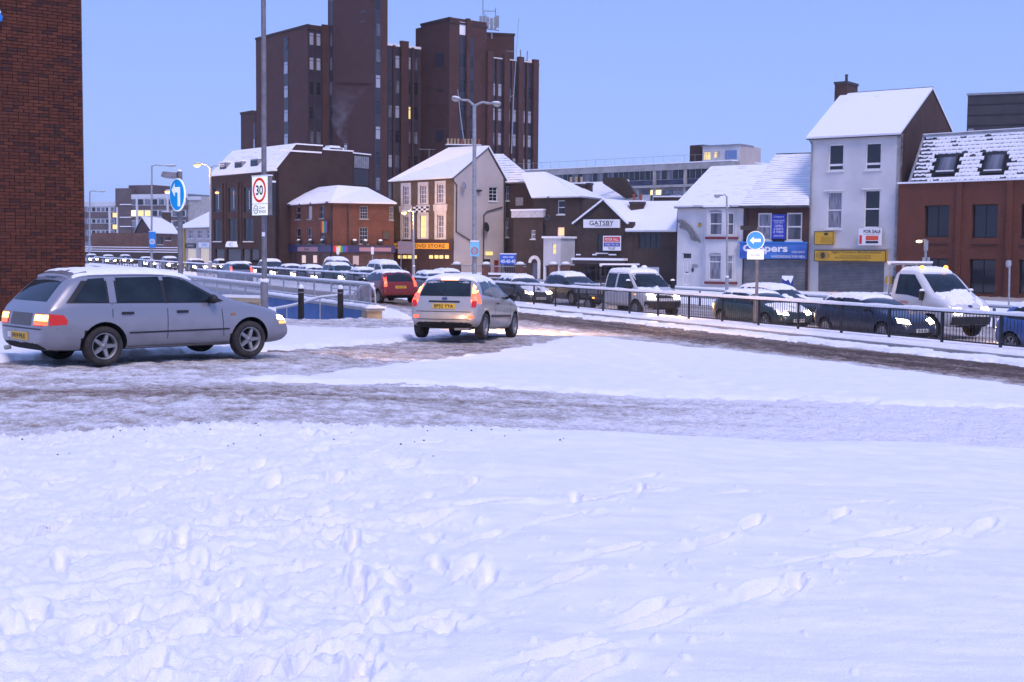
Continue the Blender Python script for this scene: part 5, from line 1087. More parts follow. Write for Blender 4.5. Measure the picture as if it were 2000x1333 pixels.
def office():
    A, B = XY(1750.5, 87.2), (38.5, 74.0); A2 = Vector(A); pB = XY(2000, 80.7); d = (Vector(pB) - A2).normalized(); Bp = A2 + d * 18.0; F = Fac(A, tuple(Bp))
    t = thing('orange_brick_office', 'orange brick office with dark windows and a snow streaked mansard roof', 'building', (*A, -1)); zp = F.uz(1800, 358.5)[1]
    f = lambda z: (1540 + z[0] / 2.898, 140 + z[1] / 2.898, 1540 + z[2] / 2.898, 140 + z[3] / 2.898)
    ws = [F.rect(*f(z)) for z in ((768, 758, 908, 938), (1035, 752, 1183, 942), (1313, 750, 1462, 946), (770, 1058, 898, 1254), (1020, 1063, 1170, 1258), (1300, 1066, 1450, 1262))]
    bo = brick('office_brick', (.185, .055, .028), (.145, .044, .024), (.10, .05, .04), (.75, 1.1)); wall(t, F, 0, F.L, Z0, zp, ws, bo, rev=.3); backing(t, F, 0, F.L, Z0, zp, .6)
    for r in ws: window(t, F, r, 2, M_glass, M_black, dep=.22, sill=False, fw=.07)
    for i in range(3): 
        r = ws[i]; MB().box(r[0], r[2], -.05, .2, r[1] - .5, r[1] - .42).build('sill', B_dark, t, F.M)
    for px in (1873, 1972): u = F.uz(px, 440)[0]; MB().box(u - .16, u + .16, -.16, -.002, Z0, zp - .02).build('pier', bo, t, F.M)
    MB().box(-.05, F.L, -.12, 1.15, zp + .003, zp + .12).build('parapet_snow', M_snowc, t, F.M)
    # mansard: single tiles, each with its own lump of snow
    v0, v1 = .15, 1.35; z0 = zp + .12; z1 = F.uz(1850, 265, v1)[1]; u0 = .95; rows = 12; rs = random.Random(9)
    MB().add([(u0 - .25, v0 + .12, z0), (F.L, v0 + .12, z0), (F.L, v1 + .10, z1), (u0 + .1, v1 + .1, z1)], [(0, 1, 2, 3)]).build('roof', M_slate, t, F.M)
    MB().box(u0 + .1, F.L, v1 + .1, 9, z0, z1 - .05).build('roof_core', M_slate, t, F.M); MB().box(u0 + .0, F.L, v1 - .12, v1 + .5, z1 + .0, z1 + .14).build('ridge_capping', M_lead, t, F.M); MB().box(u0 + .0, F.L, v1 - .05, v1 + .6, z1 + .142, z1 + .2).build('ridge_snow', M_snowc, t, F.M)
    MB().tube([(u0 - .22, v0 - .05, z0), (u0 + .05, v1, z1)], .10, 6).build('verge', M_lead, t, F.M)
    sk = [F.rect(*f((848, 470, 960, 580)), v=.7), F.rect(*f((1118, 456, 1232, 576)), v=.7)]; meshes = []
    tw = .42; hh = (z1 - z0) / rows; dv = (v1 - v0) / rows
    for k in range(10):
        b = MB(); b.box(.01, tw - .01, 0, .05, -.06, hh * 1.02, 0)
        lo = hh * rs.uniform(.0, .16) if k < 8 else hh * .55
        n = 4; pts = []
        tops = [(tw * (i / n)) for i in range(n + 1)]
        lows = [lo + rs.uniform(-.04, .06) for _ in tops]
        for i in range(n): b.add([(tops[i], -.015, lows[i]), (tops[i + 1], -.015, lows[i + 1]), (tops[i + 1], -.075, lows[i + 1] + .10), (tops[i], -.075, lows[i] + .10), (tops[i + 1], -.02, hh * 1.05), (tops[i], -.02, hh * 1.05)], [(0, 1, 2, 3), (3, 2, 4, 5)], 1, True)
        meshes.append(b.mesh('roof_tile', [M_slate, M_snowc]))
    cnt = 0; umax = F.uz(2020, 300)[0]
    for j in range(rows):
        zz = z0 + hh * j; vv = v0 + dv * j; u = u0 - .2 + .25 * (j / rows) + (tw / 2 if j % 2 else 0)
        while u < umax:
            if not any(s[0] - .45 < u < s[2] - .02 and s[1] - .25 < zz < s[3] - .02 for s in sk):
                edge = 8 + rs.randrange(2) if (u < u0 + .7 or rs.random() < .07) else rs.randrange(8)
                link('roof_tile', meshes[edge], t, F.M @ Matrix.Translation((u, vv, zz)) @ Matrix.Rotation(-math.atan2(dv, hh), 4, 'X')); cnt += 1
            u += tw
    for i, s in enumerate(sk):
        zc0, zc1 = s[1], s[3]; va = v0 + (v1 - v0) * (zc0 - z0) / (z1 - z0); vb = v0 + (v1 - v0) * (zc1 - z0) / (z1 - z0); ln = math.hypot(zc1 - zc0, vb - va); w = s[2] - s[0]
        M = F.M @ Matrix.Translation((s[0], va - .12, zc0)) @ Matrix.Rotation(-math.atan2(vb - va, zc1 - zc0), 4, 'X'); o = MB(); q = .12
        o.box(0, w, 0, .16, 0, q * 1.6); o.box(0, w, 0, .16, ln - q, ln); o.box(0, q, 0, .16, q * 1.6, ln - q); o.box(w - q, w, 0, .16, q * 1.6, ln - q); sky_ = o.build('skylight', M_dark, t, M)
        MB().box(q, w - q, .05, .07, q * 1.6, ln - q).build('pane', M_glassb, sky_, M); MB().box(q * .6, w - q * .6, -.03, -.002, q * 1.2, q * 1.9).build('skylight_frame', M_white, sky_, M)
    MB().box(.3, F.L, .65, 9, Z0, zp).build('rear_block', bo, t, F.M)
    D = Fac(XY(1879, 125), XY(2090, 121)); sl_ = thing('dark_clad_tower', 'dark slate clad block rising behind the orange brick office', 'building', (D.A.x, D.A.y, -1)); z = D.uz(1940, 184)[1]
    cl = varied('dark_cladding', (.04, .036, .042), (.055, .05, .055), .8, .6); MB().box(0, D.L, 0, 10, Z0, z).build('wall', cl, sl_, D.M); MB().box(-.1, D.L, -.12, .4, z - .05, z + .14).build('coping', M_lead, sl_, D.M)
    for k in range(5): zz = z - 1.0 - k * 1.0; MB().box(0, D.L, -.05, -.001, zz, zz + .05).build('cladding_joint', M_black, sl_, D.M)
    for px in (1896, 1968): r = D.rect(px - 5, 252, px + 6, 262); MB().box(r[0], r[2], -.1, -.002, r[1], r[3]).build('vent', M_lead, sl_, D.M)
office()

# ---- long flat-roofed block behind
def long_block():
    A, B = XY(1050, 168.5), XY(1425, 148.5); F = Fac(A, B); t = thing('long_office_block', 'long flat roofed sixties office block with window bands behind the terraces', 'building', (*B, -1)); zt = F.uz(1300, 321)[1]
    # extend to the left behind the tower
    MB().box(-8, F.L, 0, 12, Z0, zt - .02).build('wall', M_conc, t, F.M); bl = varied('blue_panel', (.045, .055, .10), (.07, .085, .14), .8, .5)
    h1, h0 = F.uz(1300, 328)[1], F.uz(1300, 352)[1]
    MB().box(-8, F.L, -.10, -.002, h0 - 1.0, h1).build('window_band', bl, t, F.M); n = 46; L = F.L + 8; rs = random.Random(2)
    for k in range(n):
        a = -8 + L * k / n; w = L / n; mb = MB(); f = .06; zb, zz = h0, h1 - .1
        mb.box(a + .02, a + .02 + f, -.18, -.11, zb, zz); mb.box(a + .02 + f, a + w - .02, -.18, -.11, zb, zb + f); mb.box(a + .02 + f, a + w - .02, -.18, -.11, zz - f, zz); wn = mb.build('window', M_lead, t, F.M)
        MB().box(a + .02 + f, a + w - .02, -.15, -.12, zb + f, zz - f).build('pane', rs.choice((M_glass, M_glass, M_glassb)), wn, F.M)
    MB().box(-8.1, F.L + .1, -.25, .3, zt - .75, zt).build('parapet', M_conc, t, F.M); MB().box(-8.15, F.L + .15, -.3, 12, zt + .003, zt + .13).build('snow_cap', M_snowc, t, F.M)
    z2 = F.uz(1300, 362)[1]; MB().box(10, F.L + .1, -.6, -.11, z2 - .3, z2).build('balcony_slab', M_conc, t, F.M)
    lowf = []
    for k in range(8):
        r = F.rect(1250 + k * 22, 372, 1270 + k * 22, 388); 
        if r[2] > F.L: break
        w = MB().box(r[0], r[2], -.16, -.11, r[1], r[3]).build('window', M_litb if k in (1, ) else (M_lead if k % 2 else M_glassb), t, F.M)
    for (x0, x1, mm) in ((1255, 1272, M_rend), (1313, 1333, M_rend), (1273, 1310, bl)): r = F.rect(x0, 368, x1, 381); MB().box(r[0], r[2], -.25, -.17, r[1] - .8, r[3] - .8).build('infill_panel', mm, t, F.M)
    for px in (1281, 1341): u = F.uz(px, 360)[0]; MB().box(u - .15, u + .15, -.45, -.1, Z0, zt - .8).build('column', M_conc, t, F.M)
    S = Fac(B, (B[0] + 5.5, B[1] + 6)); MB().box(0, S.L, 0, 6, Z0, zt - .05).build('end_wall', M_conc, t, S.M)
    # roof rails
    b = MB(); 
    for k in range(24): u = -6 + k * (F.L + 5) / 23; b.tube([(u, .6, zt + .1), (u, .6, zt + 1.0)], .02, 4)
    b.tube([(-6, .6, zt + 1.0), (F.L - 1, .6, zt + 1.0)], .025, 4); stuff(b.build('roof_railing', M_grey, t, F.M))
    # roof top rooms
    Pn = Fac(XY(1368, 152), XY(1441, 149)); zz = Pn.uz(1400, 286)[1]; ws = [Pn.rect(1374, 297, 1388, 313), Pn.rect(1394, 296, 1406, 309), Pn.rect(1417, 294, 1440, 311)]
    wall(t, Pn, 0, Pn.L, zt, zz, ws[:2], M_rend, name='roof_room'); window(t, Pn, ws[0], 2, M_lity, sill=False); window(t, Pn, ws[1], 1, M_lity, sill=False); r = ws[2]; MB().box(r[0], r[2] - .05, -.1, -.002, r[1], r[3]).build('blue_shutter', mat('pale_blue_panel', (.15, .24, .45), .5), t, Pn.M)
    S2 = Fac(XY(1441, 149), XY(1481, 153)); MB().box(0, S2.L, 0, 3, zt - .5, zz).build('roof_room_side', M_rendp, t, S2.M); MB().box(.05, Pn.L, .35, 3, zt, zz - .02).build('roof_room_core', M_rend, t, Pn.M); MB().box(-.1, Pn.L + .1, -.15, 3.2, zz + .003, zz + .14).build('snow_cap', M_lead, t, Pn.M)
    q = Fac(XY(1343, 154), XY(1369, 152.5)); MB().box(0, q.L, 0, 3, zt, q.uz(1356, 284)[1]).build('lift_shaft', B_dark, t, q.M)
long_block()

# ---- far left: offices, gabled house, shop row
def far_left():
    q = lambda z: (160 + z[0] / 4.76, 280 + z[1] / 4.76, 160 + z[2] / 4.76, 280 + z[3] / 4.76)
    F = Fac(XY(120, 290), XY(392, 274)); t = thing('far_office_block', 'far white banded office block with a few yellow lit windows', 'building', (F.A.x, F.A.y, -1)); gb = varied('grey_brick_far', (.10, .075, .08), (.13, .10, .10), .4, .9); wb = varied('white_band', (.50, .52, .56), (.58, .60, .63), .4, .7); bl = varied('blue_grey_panel', (.15, .18, .25), (.19, .22, .30), .3, .6)
    def blk(x0, y0, x1, m_, v=0.0, nm='wall', d=10): 
        r = F.rect(x0, y0, x1, 520, v); return MB().box(r[0], r[2], v, v + d, Z0, r[3]).build(nm, m_, t, F.M)
    blk(120, 395, 233, bl); blk(226, 368, 256, gb, -.4, 'stair_tower'); blk(252, 362, 300, gb, 1.0, 'roof_block'); blk(254, 379.5, 366, bl, -.1); blk(362, 384, 392, M_conc, .2, 'end_wall')
    def band(x0, y0, x1, y1, m_, v=-.5, nm='band'): r = F.rect(x0, y0, x1, y1, v); return MB().box(r[0], r[2], v, v + .15, r[1], r[3]).build(nm, m_, t, F.M)
    band(120, 395, 233, 404, wb, -.25); band(254, 379.5, 366, 388, wb, -.25); band(362, 384, 392, 391, wb, -.05)
    for y in (415, 438, 461): band(120, y, 226, y + 11, gb, -.2)
    for y in (402, 424, 447): band(254, y, 366, y + 9, gb, -.2)
    for y0, y1 in ((404, 415), (427, 437.5), (449, 460.5)):
        for k in range(6):
            x = 170 + k * 9; r = F.rect(x, y0 + .5, x + 8, y1 - .5, -.3); w = MB().box(r[0], r[2], -.26, -.12, r[1], r[3]).build('window', wb, t, F.M); MB().box(r[0] + .12, r[2] - .12, -.29, -.262, r[1] + .12, r[3] - .12).build('pane', M_glass if k % 3 == 1 else M_glassb, w, F.M)
    for y0, y1, lit in ((388.5, 401.5, ()), (410.5, 423.5, (0, 2)), (431, 444, ())):
        for k in range(8):
            x = 255 + k * 13.5; r = F.rect(x, y0, x + 12.5, y1, -.3); w = MB().box(r[0], r[2], -.26, -.12, r[1], r[3]).build('window', wb, t, F.M); MB().box(r[0] + .14, r[2] - .14, -.29, -.262, r[1] + .12, r[3] - .12).build('pane', M_litb if k in lit and k == 0 else (M_lity if k in lit or (lit and k == 1) else (M_glass if k % 2 else M_glassb)), w, F.M)
    for y in (416, 439): r = F.rect(220, y, 228, y + 9, -.5); MB().box(r[0], r[2], -.5, -.42, r[1], r[3]).build('window', M_lity, t, F.M)
    for px in (216.5, 231.5, 270, 330): u = F.uz(px, 440)[0]; MB().box(u - .25, u + .25, -.45, -.1, Z0, F.uz(px, 405 if px < 240 else 384)[1]).build('column', wb, t, F.M)
    for (y, x0, x1) in ((399, 234, 256), (424, 234, 256), (442, 234, 256)): r = F.rect(x0, y, x1, y + 1.5, -.6); MB().box(r[0], r[2], -.62, -.41, r[1], r[3]).build('ledge_snow', M_snowc, t, F.M)
    # gabled house
    H = Fac(XY(264, 231), XY(297, 221)); S = Fac(XY(297, 221), XY(347, 231)); h = thing('gabled_brick_house', 'small brick house with a snowy roof in front of the far offices', 'house', (H.A.x, H.A.y, -1)); ze = H.uz(290, 455)[1]; ap = H.uz(281, 425); bh = brick('house_brick', (.20, .10, .075), (.15, .08, .06), (.1, .07, .06)); wn = H.rect(279, 455, 285, 474)
    wall(h, H, 0, H.L, Z0, ze, [wn], bh, gable=[(0, ze), (H.L, ze), (H.L * .5, ap[1])]); window(h, H, wn, 'sash', M_glass); sw = [S.rect(306, 463, 318, 478), S.rect(322, 463, 333, 470)]; wall(h, S, 0, S.L, Z0, ze, sw, bh)
    for r in sw: window(h, S, r, 2, M_glass, M_dark)
    e0, e1 = S.pt(-.3, -.3, ze - .1), S.pt(S.L, -.3, ze - .1); r0, r1 = H.pt(H.L * .5, -.2, ap[1] + .1), None; r1 = r0 + (e1 - e0); r1.z = r0.z; slab(h, [e0, e1, r1, r0], M_roof3); f0 = H.pt(-.3, -.2, ze - .1); f1 = f0 + (e1 - e0); f1.z = f0.z; slab(h, [f1, f0, r0, r1], M_roof3); MB().box(.1, S.L - .1, .3, H.L - .3, Z0, ze - .1).build('rear_block', bh, h, S.M)
    c = P(325, 428, 234); chimney(h, (c.x, c.y), R(20), 1.6, .8, ze, P(325, 415, 234).z, 0, B_brown)
    # row of small shops
    A2, B2 = XY(354, 172), XY(414, 161); K = Fac(A2, B2); s = thing('white_shop_row', 'cream corner shops with lit windows and a pink lit snowy roof', 'shop', (*A2, -1)); ze = K.uz(385, 445)[1]; cr = M_rendp; ws = [K.rect(369, 449, 377, 466), K.rect(386, 449, 395, 466), K.rect(404, 448, 411, 466)]; gs = [K.rect(366, 486, 383, 512), K.rect(391, 485, 411, 514)]
    wall(s, K, 0, K.L, Z0, ze, ws + gs, cr); backing(s, K, 0, K.L, Z0, ze)
    for r in ws: window(s, K, r, 'sash', M_net)
    for r in gs: window(s, K, r, 3, mat('lit_shop_dim', (.3, .25, .2), .3, emit=(.9, .75, .55), es=.35), name='shop_window', sill=False)
    board(s, K, K.rect(363, 476, 383, 485), M_dark, texts=(('The Shop', .2, .3, .8, .7, M_mark),)); board(s, K, K.rect(389, 474, 412, 484), M_mark, texts=(('SHOES', .3, .25, .72, .75, M_blue),)); u = K.uz(361.5, 480)[0]; MB().box(u - .25, u + .25, -.2, 0, Z0, ze - .1).build('yellow_pilaster', mat('ochre', (.42, .28, .06), .7), s, K.M)
    z9 = P(411, 396, 167).z; e0, e1 = K.pt(-.5, -.4, ze), K.pt(K.L + 2, -.4, ze); r0, r1 = K.pt(4.0, 5, z9), K.pt(K.L + 2, 5, z9); slab(s, [e0, e1, r1, r0], M_snowc); slab(s, [e0 + Vector((3, 9, 0)), e0, r0], M_snowc); MB().box(.1, K.L + 2, .3, 8, Z0, ze - .1).build('rear_block', cr, s, K.M)
far_left()
# ------------------------------------------------------------------ street furniture
def gz(x, y): return float(g(x, y))
M_sod = mat('sodium_lamp', (.9, .5, .2), .3, emit=(1.0, .34, .08), es=2.4)
M_lens = mat('lamp_lens', (.45, .45, .42), .25)
def lamp_light(o_name, p, power, parent, col=(1, .52, .18), rad=.15):
    l = bpy.data.lights.new(o_name, 'POINT'); l.energy = power; l.color = col; l.shadow_soft_size = rad
    o = bpy.data.objects.new(o_name, l); COL.objects.link(o); o.parent = parent; o.matrix_basis = wloc(parent).inverted() @ Matrix.Translation(p); return o
def street_lamp(label, px, d, top, arms, r=.075, base_px=None, base_h=1.3, m=None, name='street_lamp', group=None, head=(.75, .28, .17)):
    """arms: (px, py of the head's far end, px, py of the near end, lit)"""
    m = m or M_grey; T = P(px, top, d); bp_ = XY(base_px or px, d, 560); z0 = gz(*bp_) - .15
    t = thing(name, label, 'street lamp', (bp_[0], bp_[1], z0 + .1), group=group)
    MB().tube([(bp_[0], bp_[1], z0 + base_h), T], r, 10, r1=r * .72).build('column', m, t, Matrix())
    MB().tube([(bp_[0], bp_[1], z0), (bp_[0], bp_[1], z0 + base_h), (bp_[0], bp_[1], z0 + base_h + .06)], r * 1.55, 10, r1=r * 1.5).build('base_compartment', m, t, Matrix())
    MB().lathe([(r * 1.0, base_h + .06), (r * 1.6, base_h + .06), (r * 1.5, base_h + .13), (r * 1.0, base_h + .16)], 10, M=Matrix.Translation((bp_[0], bp_[1], z0))).build('snow_ring', M_snowc, t, Matrix())
    for (x0, y0, x1, y1, lit) in arms:
        a, b = P(x0, y0, d), P(x1, y1, d); mid = T.lerp(b, .5) + Vector((0, 0, .10))
        MB().tube([T - Vector((0, 0, .05)), mid, b], r * .5, 8).build('arm', m, t, Matrix())
        ax = (a - b); L = max(ax.length, .5); ax.normalize(); M = Matrix.Translation(b) @ Matrix.Rotation(math.atan2(ax.y, ax.x), 4, 'Z') @ Matrix.Rotation(-math.asin(max(-1, min(1, ax.z))), 4, 'Y')
        k = L / .75; hb = MB(); hs = []
        prof = [(0, .05, .05), (.12, .10, .08), (.25, .145, .10), (.5, .15, .105), (.68, .12, .085), (.75, .05, .04)]
        n = 12; vs = []
        for (x, w, h) in prof: vs += [(x * k, w * math.cos(2 * math.pi * j / n), (h * math.sin(2 * math.pi * j / n)) * (1 if math.sin(2 * math.pi * j / n) > 0 else .35)) for j in range(n)]
        hb.add(vs, [(i * n + j, i * n + (j + 1) % n, (i + 1) * n + (j + 1) % n, (i + 1) * n + j) for i in range(len(prof) - 1) for j in range(n)] + [tuple(range(n)), tuple(range(len(vs) - n, len(vs)))], 0, True); hd = hb.build('lamp_head', m, t, M)
        hd2 = MB(); hd2.ell((.46 * k, 0, -.03), (.34 if lit else .26) * k, .22 if lit else .13, -.11 if not lit else -.22, 12, 4, zmin=0.0); hd2.build('lens', M_sod if lit else M_lens, hd, M)
        sn = MB(); sn.ell((.42 * k, 0, .075), .30 * k, .115, .06, 12, 3, zmin=0.0); sn.build('snow_cap', M_snowc, hd, M)
        if lit: lamp_light('lamp_light', M @ Vector((.46 * k, 0, -.35)), lit, t)
    return t
street_lamp('tall twin arm street lamp with both heads unlit in front of the pale gable', 926.5, 61.0, 205, [(883, 192, 902, 196, 0), (976, 204, 958, 203, 0)], r=.115)
street_lamp('single arm grey street lamp with unlit head beyond the estate car', 296.5, 150, 324, [(345, 324, 316, 324.5, 0)], r=.13)
street_lamp('distant single arm street lamp nearest the dark brick wall', 175.5, 205, 374, [(207, 374.5, 188, 374.5, 0)], r=.15)
street_lamp('twin arm street lamp with its left sodium head lit orange', 411, 112, 328, [(379, 322, 395, 320, 900), (440, 323, 425, 325, 0)], r=.10)
street_lamp('orange lit street lamp partly hidden behind the turn left sign', 352, 128, 374, [(322, 374, 336, 373, 500)], r=.09)
street_lamp('orange lit street lamp in front of the shop with the orange fascia', 808, 111, 413, [(784, 414.5, 796, 412.5, 1300)], r=.085)
street_lamp('grey street lamp with unlit head in front of the white bay house', 1419.5, 76, 384, [(1397, 383, 1411, 382.5, 0)], r=.07)

def plain_pole(name, label, cat, px, d, top, r=.05, m=None, group=None):
    bp_ = XY(px, d, 560); z0 = gz(*bp_) - .15; t = thing(name, label, cat, (*bp_, z0 + .1), group=group); MB().tube([(*bp_, z0), P(px, top, d)], r, 10).build('pole', m or M_greyp, t, Matrix()); return t, Vector((*bp_, z0))
# column with the 30 sign: leaves the frame at the top
def sign30():
    d = 30.0; b = P(516.5, 600, d); z0 = gz(b.x, b.y) - .1; T = P(514.3, -120, d)
    t = thing('lamp_column', 'tall brown grey lamp column carrying the 30 sign and leaving the picture', 'street lamp', (b.x, b.y, z0))
    MB().tube([(b.x, b.y, z0 + 1.25), T], .062, 12, r1=.055).build('column', M_greyp, t, Matrix()); MB().tube([(b.x, b.y, z0), (b.x, b.y, z0 + 1.28)], .09, 12).build('base_compartment', M_greyp, t, Matrix())
    sr = MB(); 
    for k in range(9): a = k * .7; sr.ell((b.x + .075 * math.cos(a), b.y + .075 * math.sin(a), z0 + 1.29), .045, .045, .04 + .012 * (k % 3), 7, 3)
    sr.build('snow_ring', M_snowc, t, Matrix()); pl = P(514.7, 458, d - .07); MB().box(pl.x - .035, pl.x + .035, pl.y - .02, pl.y + .01, pl.z - .05, pl.z + .05).build('number_plate', M_mark, t, Matrix())
    c = P(508, 383, d - .12); ux = Vector((.674, -.738, 0)); F = Fac((c.x - ux.x * .35, c.y - ux.y * .35), (c.x + ux.x * .35, c.y + ux.y * .35))
    zt, zm, zb = P(508, 345.5, d).z, P(508, 399, d).z, P(508, 421, d).z
    s = thing('speed_sign', 'white 30 speed limit sign with a zone ends plate below', 'sign', (c.x, c.y, zb))
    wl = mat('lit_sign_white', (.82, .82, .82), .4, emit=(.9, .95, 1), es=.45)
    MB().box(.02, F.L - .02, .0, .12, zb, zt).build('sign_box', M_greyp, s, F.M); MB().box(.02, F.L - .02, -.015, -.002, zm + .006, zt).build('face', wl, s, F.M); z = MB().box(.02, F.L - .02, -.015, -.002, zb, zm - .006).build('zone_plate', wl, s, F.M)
    cz, cu = (zt + zm) / 2, F.L / 2; ro, ri = .285, .225; r = MB(); n = 40
    for k in range(n):
        a0, a1 = 2 * math.pi * k / n, 2 * math.pi * (k + 1) / n
        r.prism([(cu + ri * math.cos(a0), cz + ri * math.sin(a0)), (cu + ro * math.cos(a0), cz + ro * math.sin(a0)), (cu + ro * math.cos(a1), cz + ro * math.sin(a1)), (cu + ri * math.cos(a1), cz + ri * math.sin(a1))], -.022, -.017)
    r.build('red_ring', mat('sign_red_lit', (.65, .03, .02), .4, emit=(.9, .05, .03), es=.25), s, F.M); l = MB(); text_uz(l, '30', cu - .155, cu + .155, cz - .115, cz + .115, -.02, 0, .02); l.build('numerals', M_ink, s, F.M)
    h = zm - zb; r = MB(); cu2, cz2 = .19, zb + h * .5
    for k in range(24):
        a0, a1 = 2 * math.pi * k / 24, 2 * math.pi * (k + 1) / 24; r.prism([(cu2 + .085 * math.cos(a0), cz2 + .085 * math.sin(a0)), (cu2 + .10 * math.cos(a0), cz2 + .10 * math.sin(a0)), (cu2 + .10 * math.cos(a1), cz2 + .10 * math.sin(a1)), (cu2 + .085 * math.cos(a1), cz2 + .085 * math.sin(a1))], -.022, -.017)
    r.build('grey_ring', M_ink, z, F.M)
    for (st, a, b_, e, f) in (('20', .13, .36, .25, .64), ('Zone', .34, .56, .58, .80), ('ENDS', .33, .18, .64, .44)):
        l = MB(); text_uz(l, st, a, e, zb + h * b_, zb + h * f, -.02, 0, .0); l.build('lettering', M_ink, z, F.M)
    MB().box(.0, F.L, -.02, .13, zt + .003, zt + .03).build('snow_cap', M_snowc, s, F.M)
    c2 = P(529.5, 385, d + .1); F2 = Fac((c2.x - .09, c2.y - .02), (c2.x + .06, c2.y + .25)); s2 = thing('rear_facing_sign', 'dark back of a second sign on the column behind the 30 sign', 'sign', (c2.x, c2.y, zb)); MB().box(0, F2.L, 0, .06, P(530, 419, d).z, P(530, 356, d).z).build('plate', M_dark, s2, F2.M); MB().box(0, F2.L, -.01, .07, P(530, 355.8, d).z, P(530, 352, d).z).build('snow_cap', M_snowc, s2, F2.M)
sign30()
def arrow_poly(kind):
    if kind == 'left': return [(-.62, 0), (-.18, .40), (-.18, .17), (.62, .17), (.62, -.17), (-.18, -.17), (-.18, -.40)]
    return [(-.66, .30), (-.22, .72), (-.22, .46), (.48, .46), (.48, -.70), (.14, -.70), (.14, .14), (-.22, .14), (-.22, -.12)]
def round_sign(px, py, d, rad, rot, kind, label, base_py, r, lampside=True, lit=.35):
    c = P(px, py, d); bx, by = XY(px + (5 if kind != 'left' else .5), d + .08, base_py); z0 = gz(bx, by) - .15
    t = thing('direction_sign', label, 'sign', (bx, by, z0)); top = P(px, py - (46 if kind != 'left' else 27), d).z
    MB().tube([(bx, by, z0), (bx, by, top)], r, 10).build('pole', M_greyp, t, Matrix())
    M = Matrix.Translation(c) @ Matrix.Rotation(rot, 4, 'Z') @ Matrix.Rotation(R(90), 4, 'X')
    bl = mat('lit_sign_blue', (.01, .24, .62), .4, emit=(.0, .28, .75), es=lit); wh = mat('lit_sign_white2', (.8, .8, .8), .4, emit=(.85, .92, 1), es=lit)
    MB().lathe([(0, 0), (rad, 0), (rad, .03), (rad * .93, .031)], 40, M=M, smooth=False).build('rim', wh, t, Matrix()); MB().lathe([(0, .036), (rad * .93, .036), (rad * .93, .03)], 40, M=M, smooth=False).build('disc', bl, t, Matrix())
    mb = MB(); ap = arrow_poly(kind); n = len(ap); mb.add([M @ Vector((x * rad, y * rad, .042)) for x, y in ap], [tuple(range(n))]); mb.build('arrow', wh, t, Matrix())
    return t, c, Vector((bx, by, z0)), top
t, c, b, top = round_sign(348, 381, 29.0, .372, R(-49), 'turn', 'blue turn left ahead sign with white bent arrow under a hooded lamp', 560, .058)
hd = P(333, 342, 29.0); M = Matrix.Translation(hd) @ Matrix.Rotation(R(8), 4, 'Y')
x = MB(); x.add([(-.19, -.10, -.07), (.17, -.10, -.06), (.17, .12, -.06), (-.19, .12, -.07), (-.17, -.06, .05), (.12, -.06, .07), (.12, .08, .07), (-.17, .08, .05)], [(0, 3, 2, 1), (4, 5, 6, 7), (0, 1, 5, 4), (1, 2, 6, 5), (2, 3, 7, 6), (3, 0, 4, 7)]); x.build('lamp_hood', M_greyp, t, M); MB().tube([hd + Vector((.15, 0, 0)), (b.x, b.y, hd.z + .02)], .02, 6).build('lamp_arm', M_greyp, t, Matrix()); MB().box(-.15, .1, -.07, .09, -.085, -.072).build('lamp_lens', M_lens, t, M)
MB().lathe([(0, .05), (.05, .03), (.062, 0)], 10, M=Matrix.Translation((b.x, b.y, top))).build('snow_cap', M_snowc, t, Matrix())
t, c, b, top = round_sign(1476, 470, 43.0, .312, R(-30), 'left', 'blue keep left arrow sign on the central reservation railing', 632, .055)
F = Fac((c.x - .28, c.y - .06), (c.x + .27, c.y - .06)); zz = [P(1476, y, 43).z for y in (507, 490)]; MB().box(0, F.L, 0, .04, zz[0], zz[1]).build('white_plate', mat('lit_sign_white2', (.8, .8, .8), .4), t, F.M); l = MB(); text_uz(l, 'All traffic', .12, F.L - .12, zz[0] + .10, zz[0] + .20, -.004); l.build('lettering', M_lead, t, F.M); MB().box(-.02, F.L + .02, -.03, .07, zz[1] + .002, zz[1] + .05).build('snow_cap', M_snowc, t, F.M)
q = P(1461, 447, 43); MB().box(q.x - .25, q.x + .14, q.y - .1, q.y + .12, q.z - .04, q.z + .10).build('lamp_hood', M_dark, t, Matrix()); MB().tube([q, (b.x, b.y, q.z + .02)], .02, 6).build('lamp_arm', M_dark, t, Matrix())
MB().tube([(b.x, b.y, b.z), (b.x, b.y, b.z + 1.15)], .10, 10).build('base_compartment', M_greyp, t, Matrix()); MB().ell((b.x, b.y, b.z + 1.15), .13, .13, .08, 10, 3, zmin=0).build('snow_ring', M_snowc, t, Matrix())
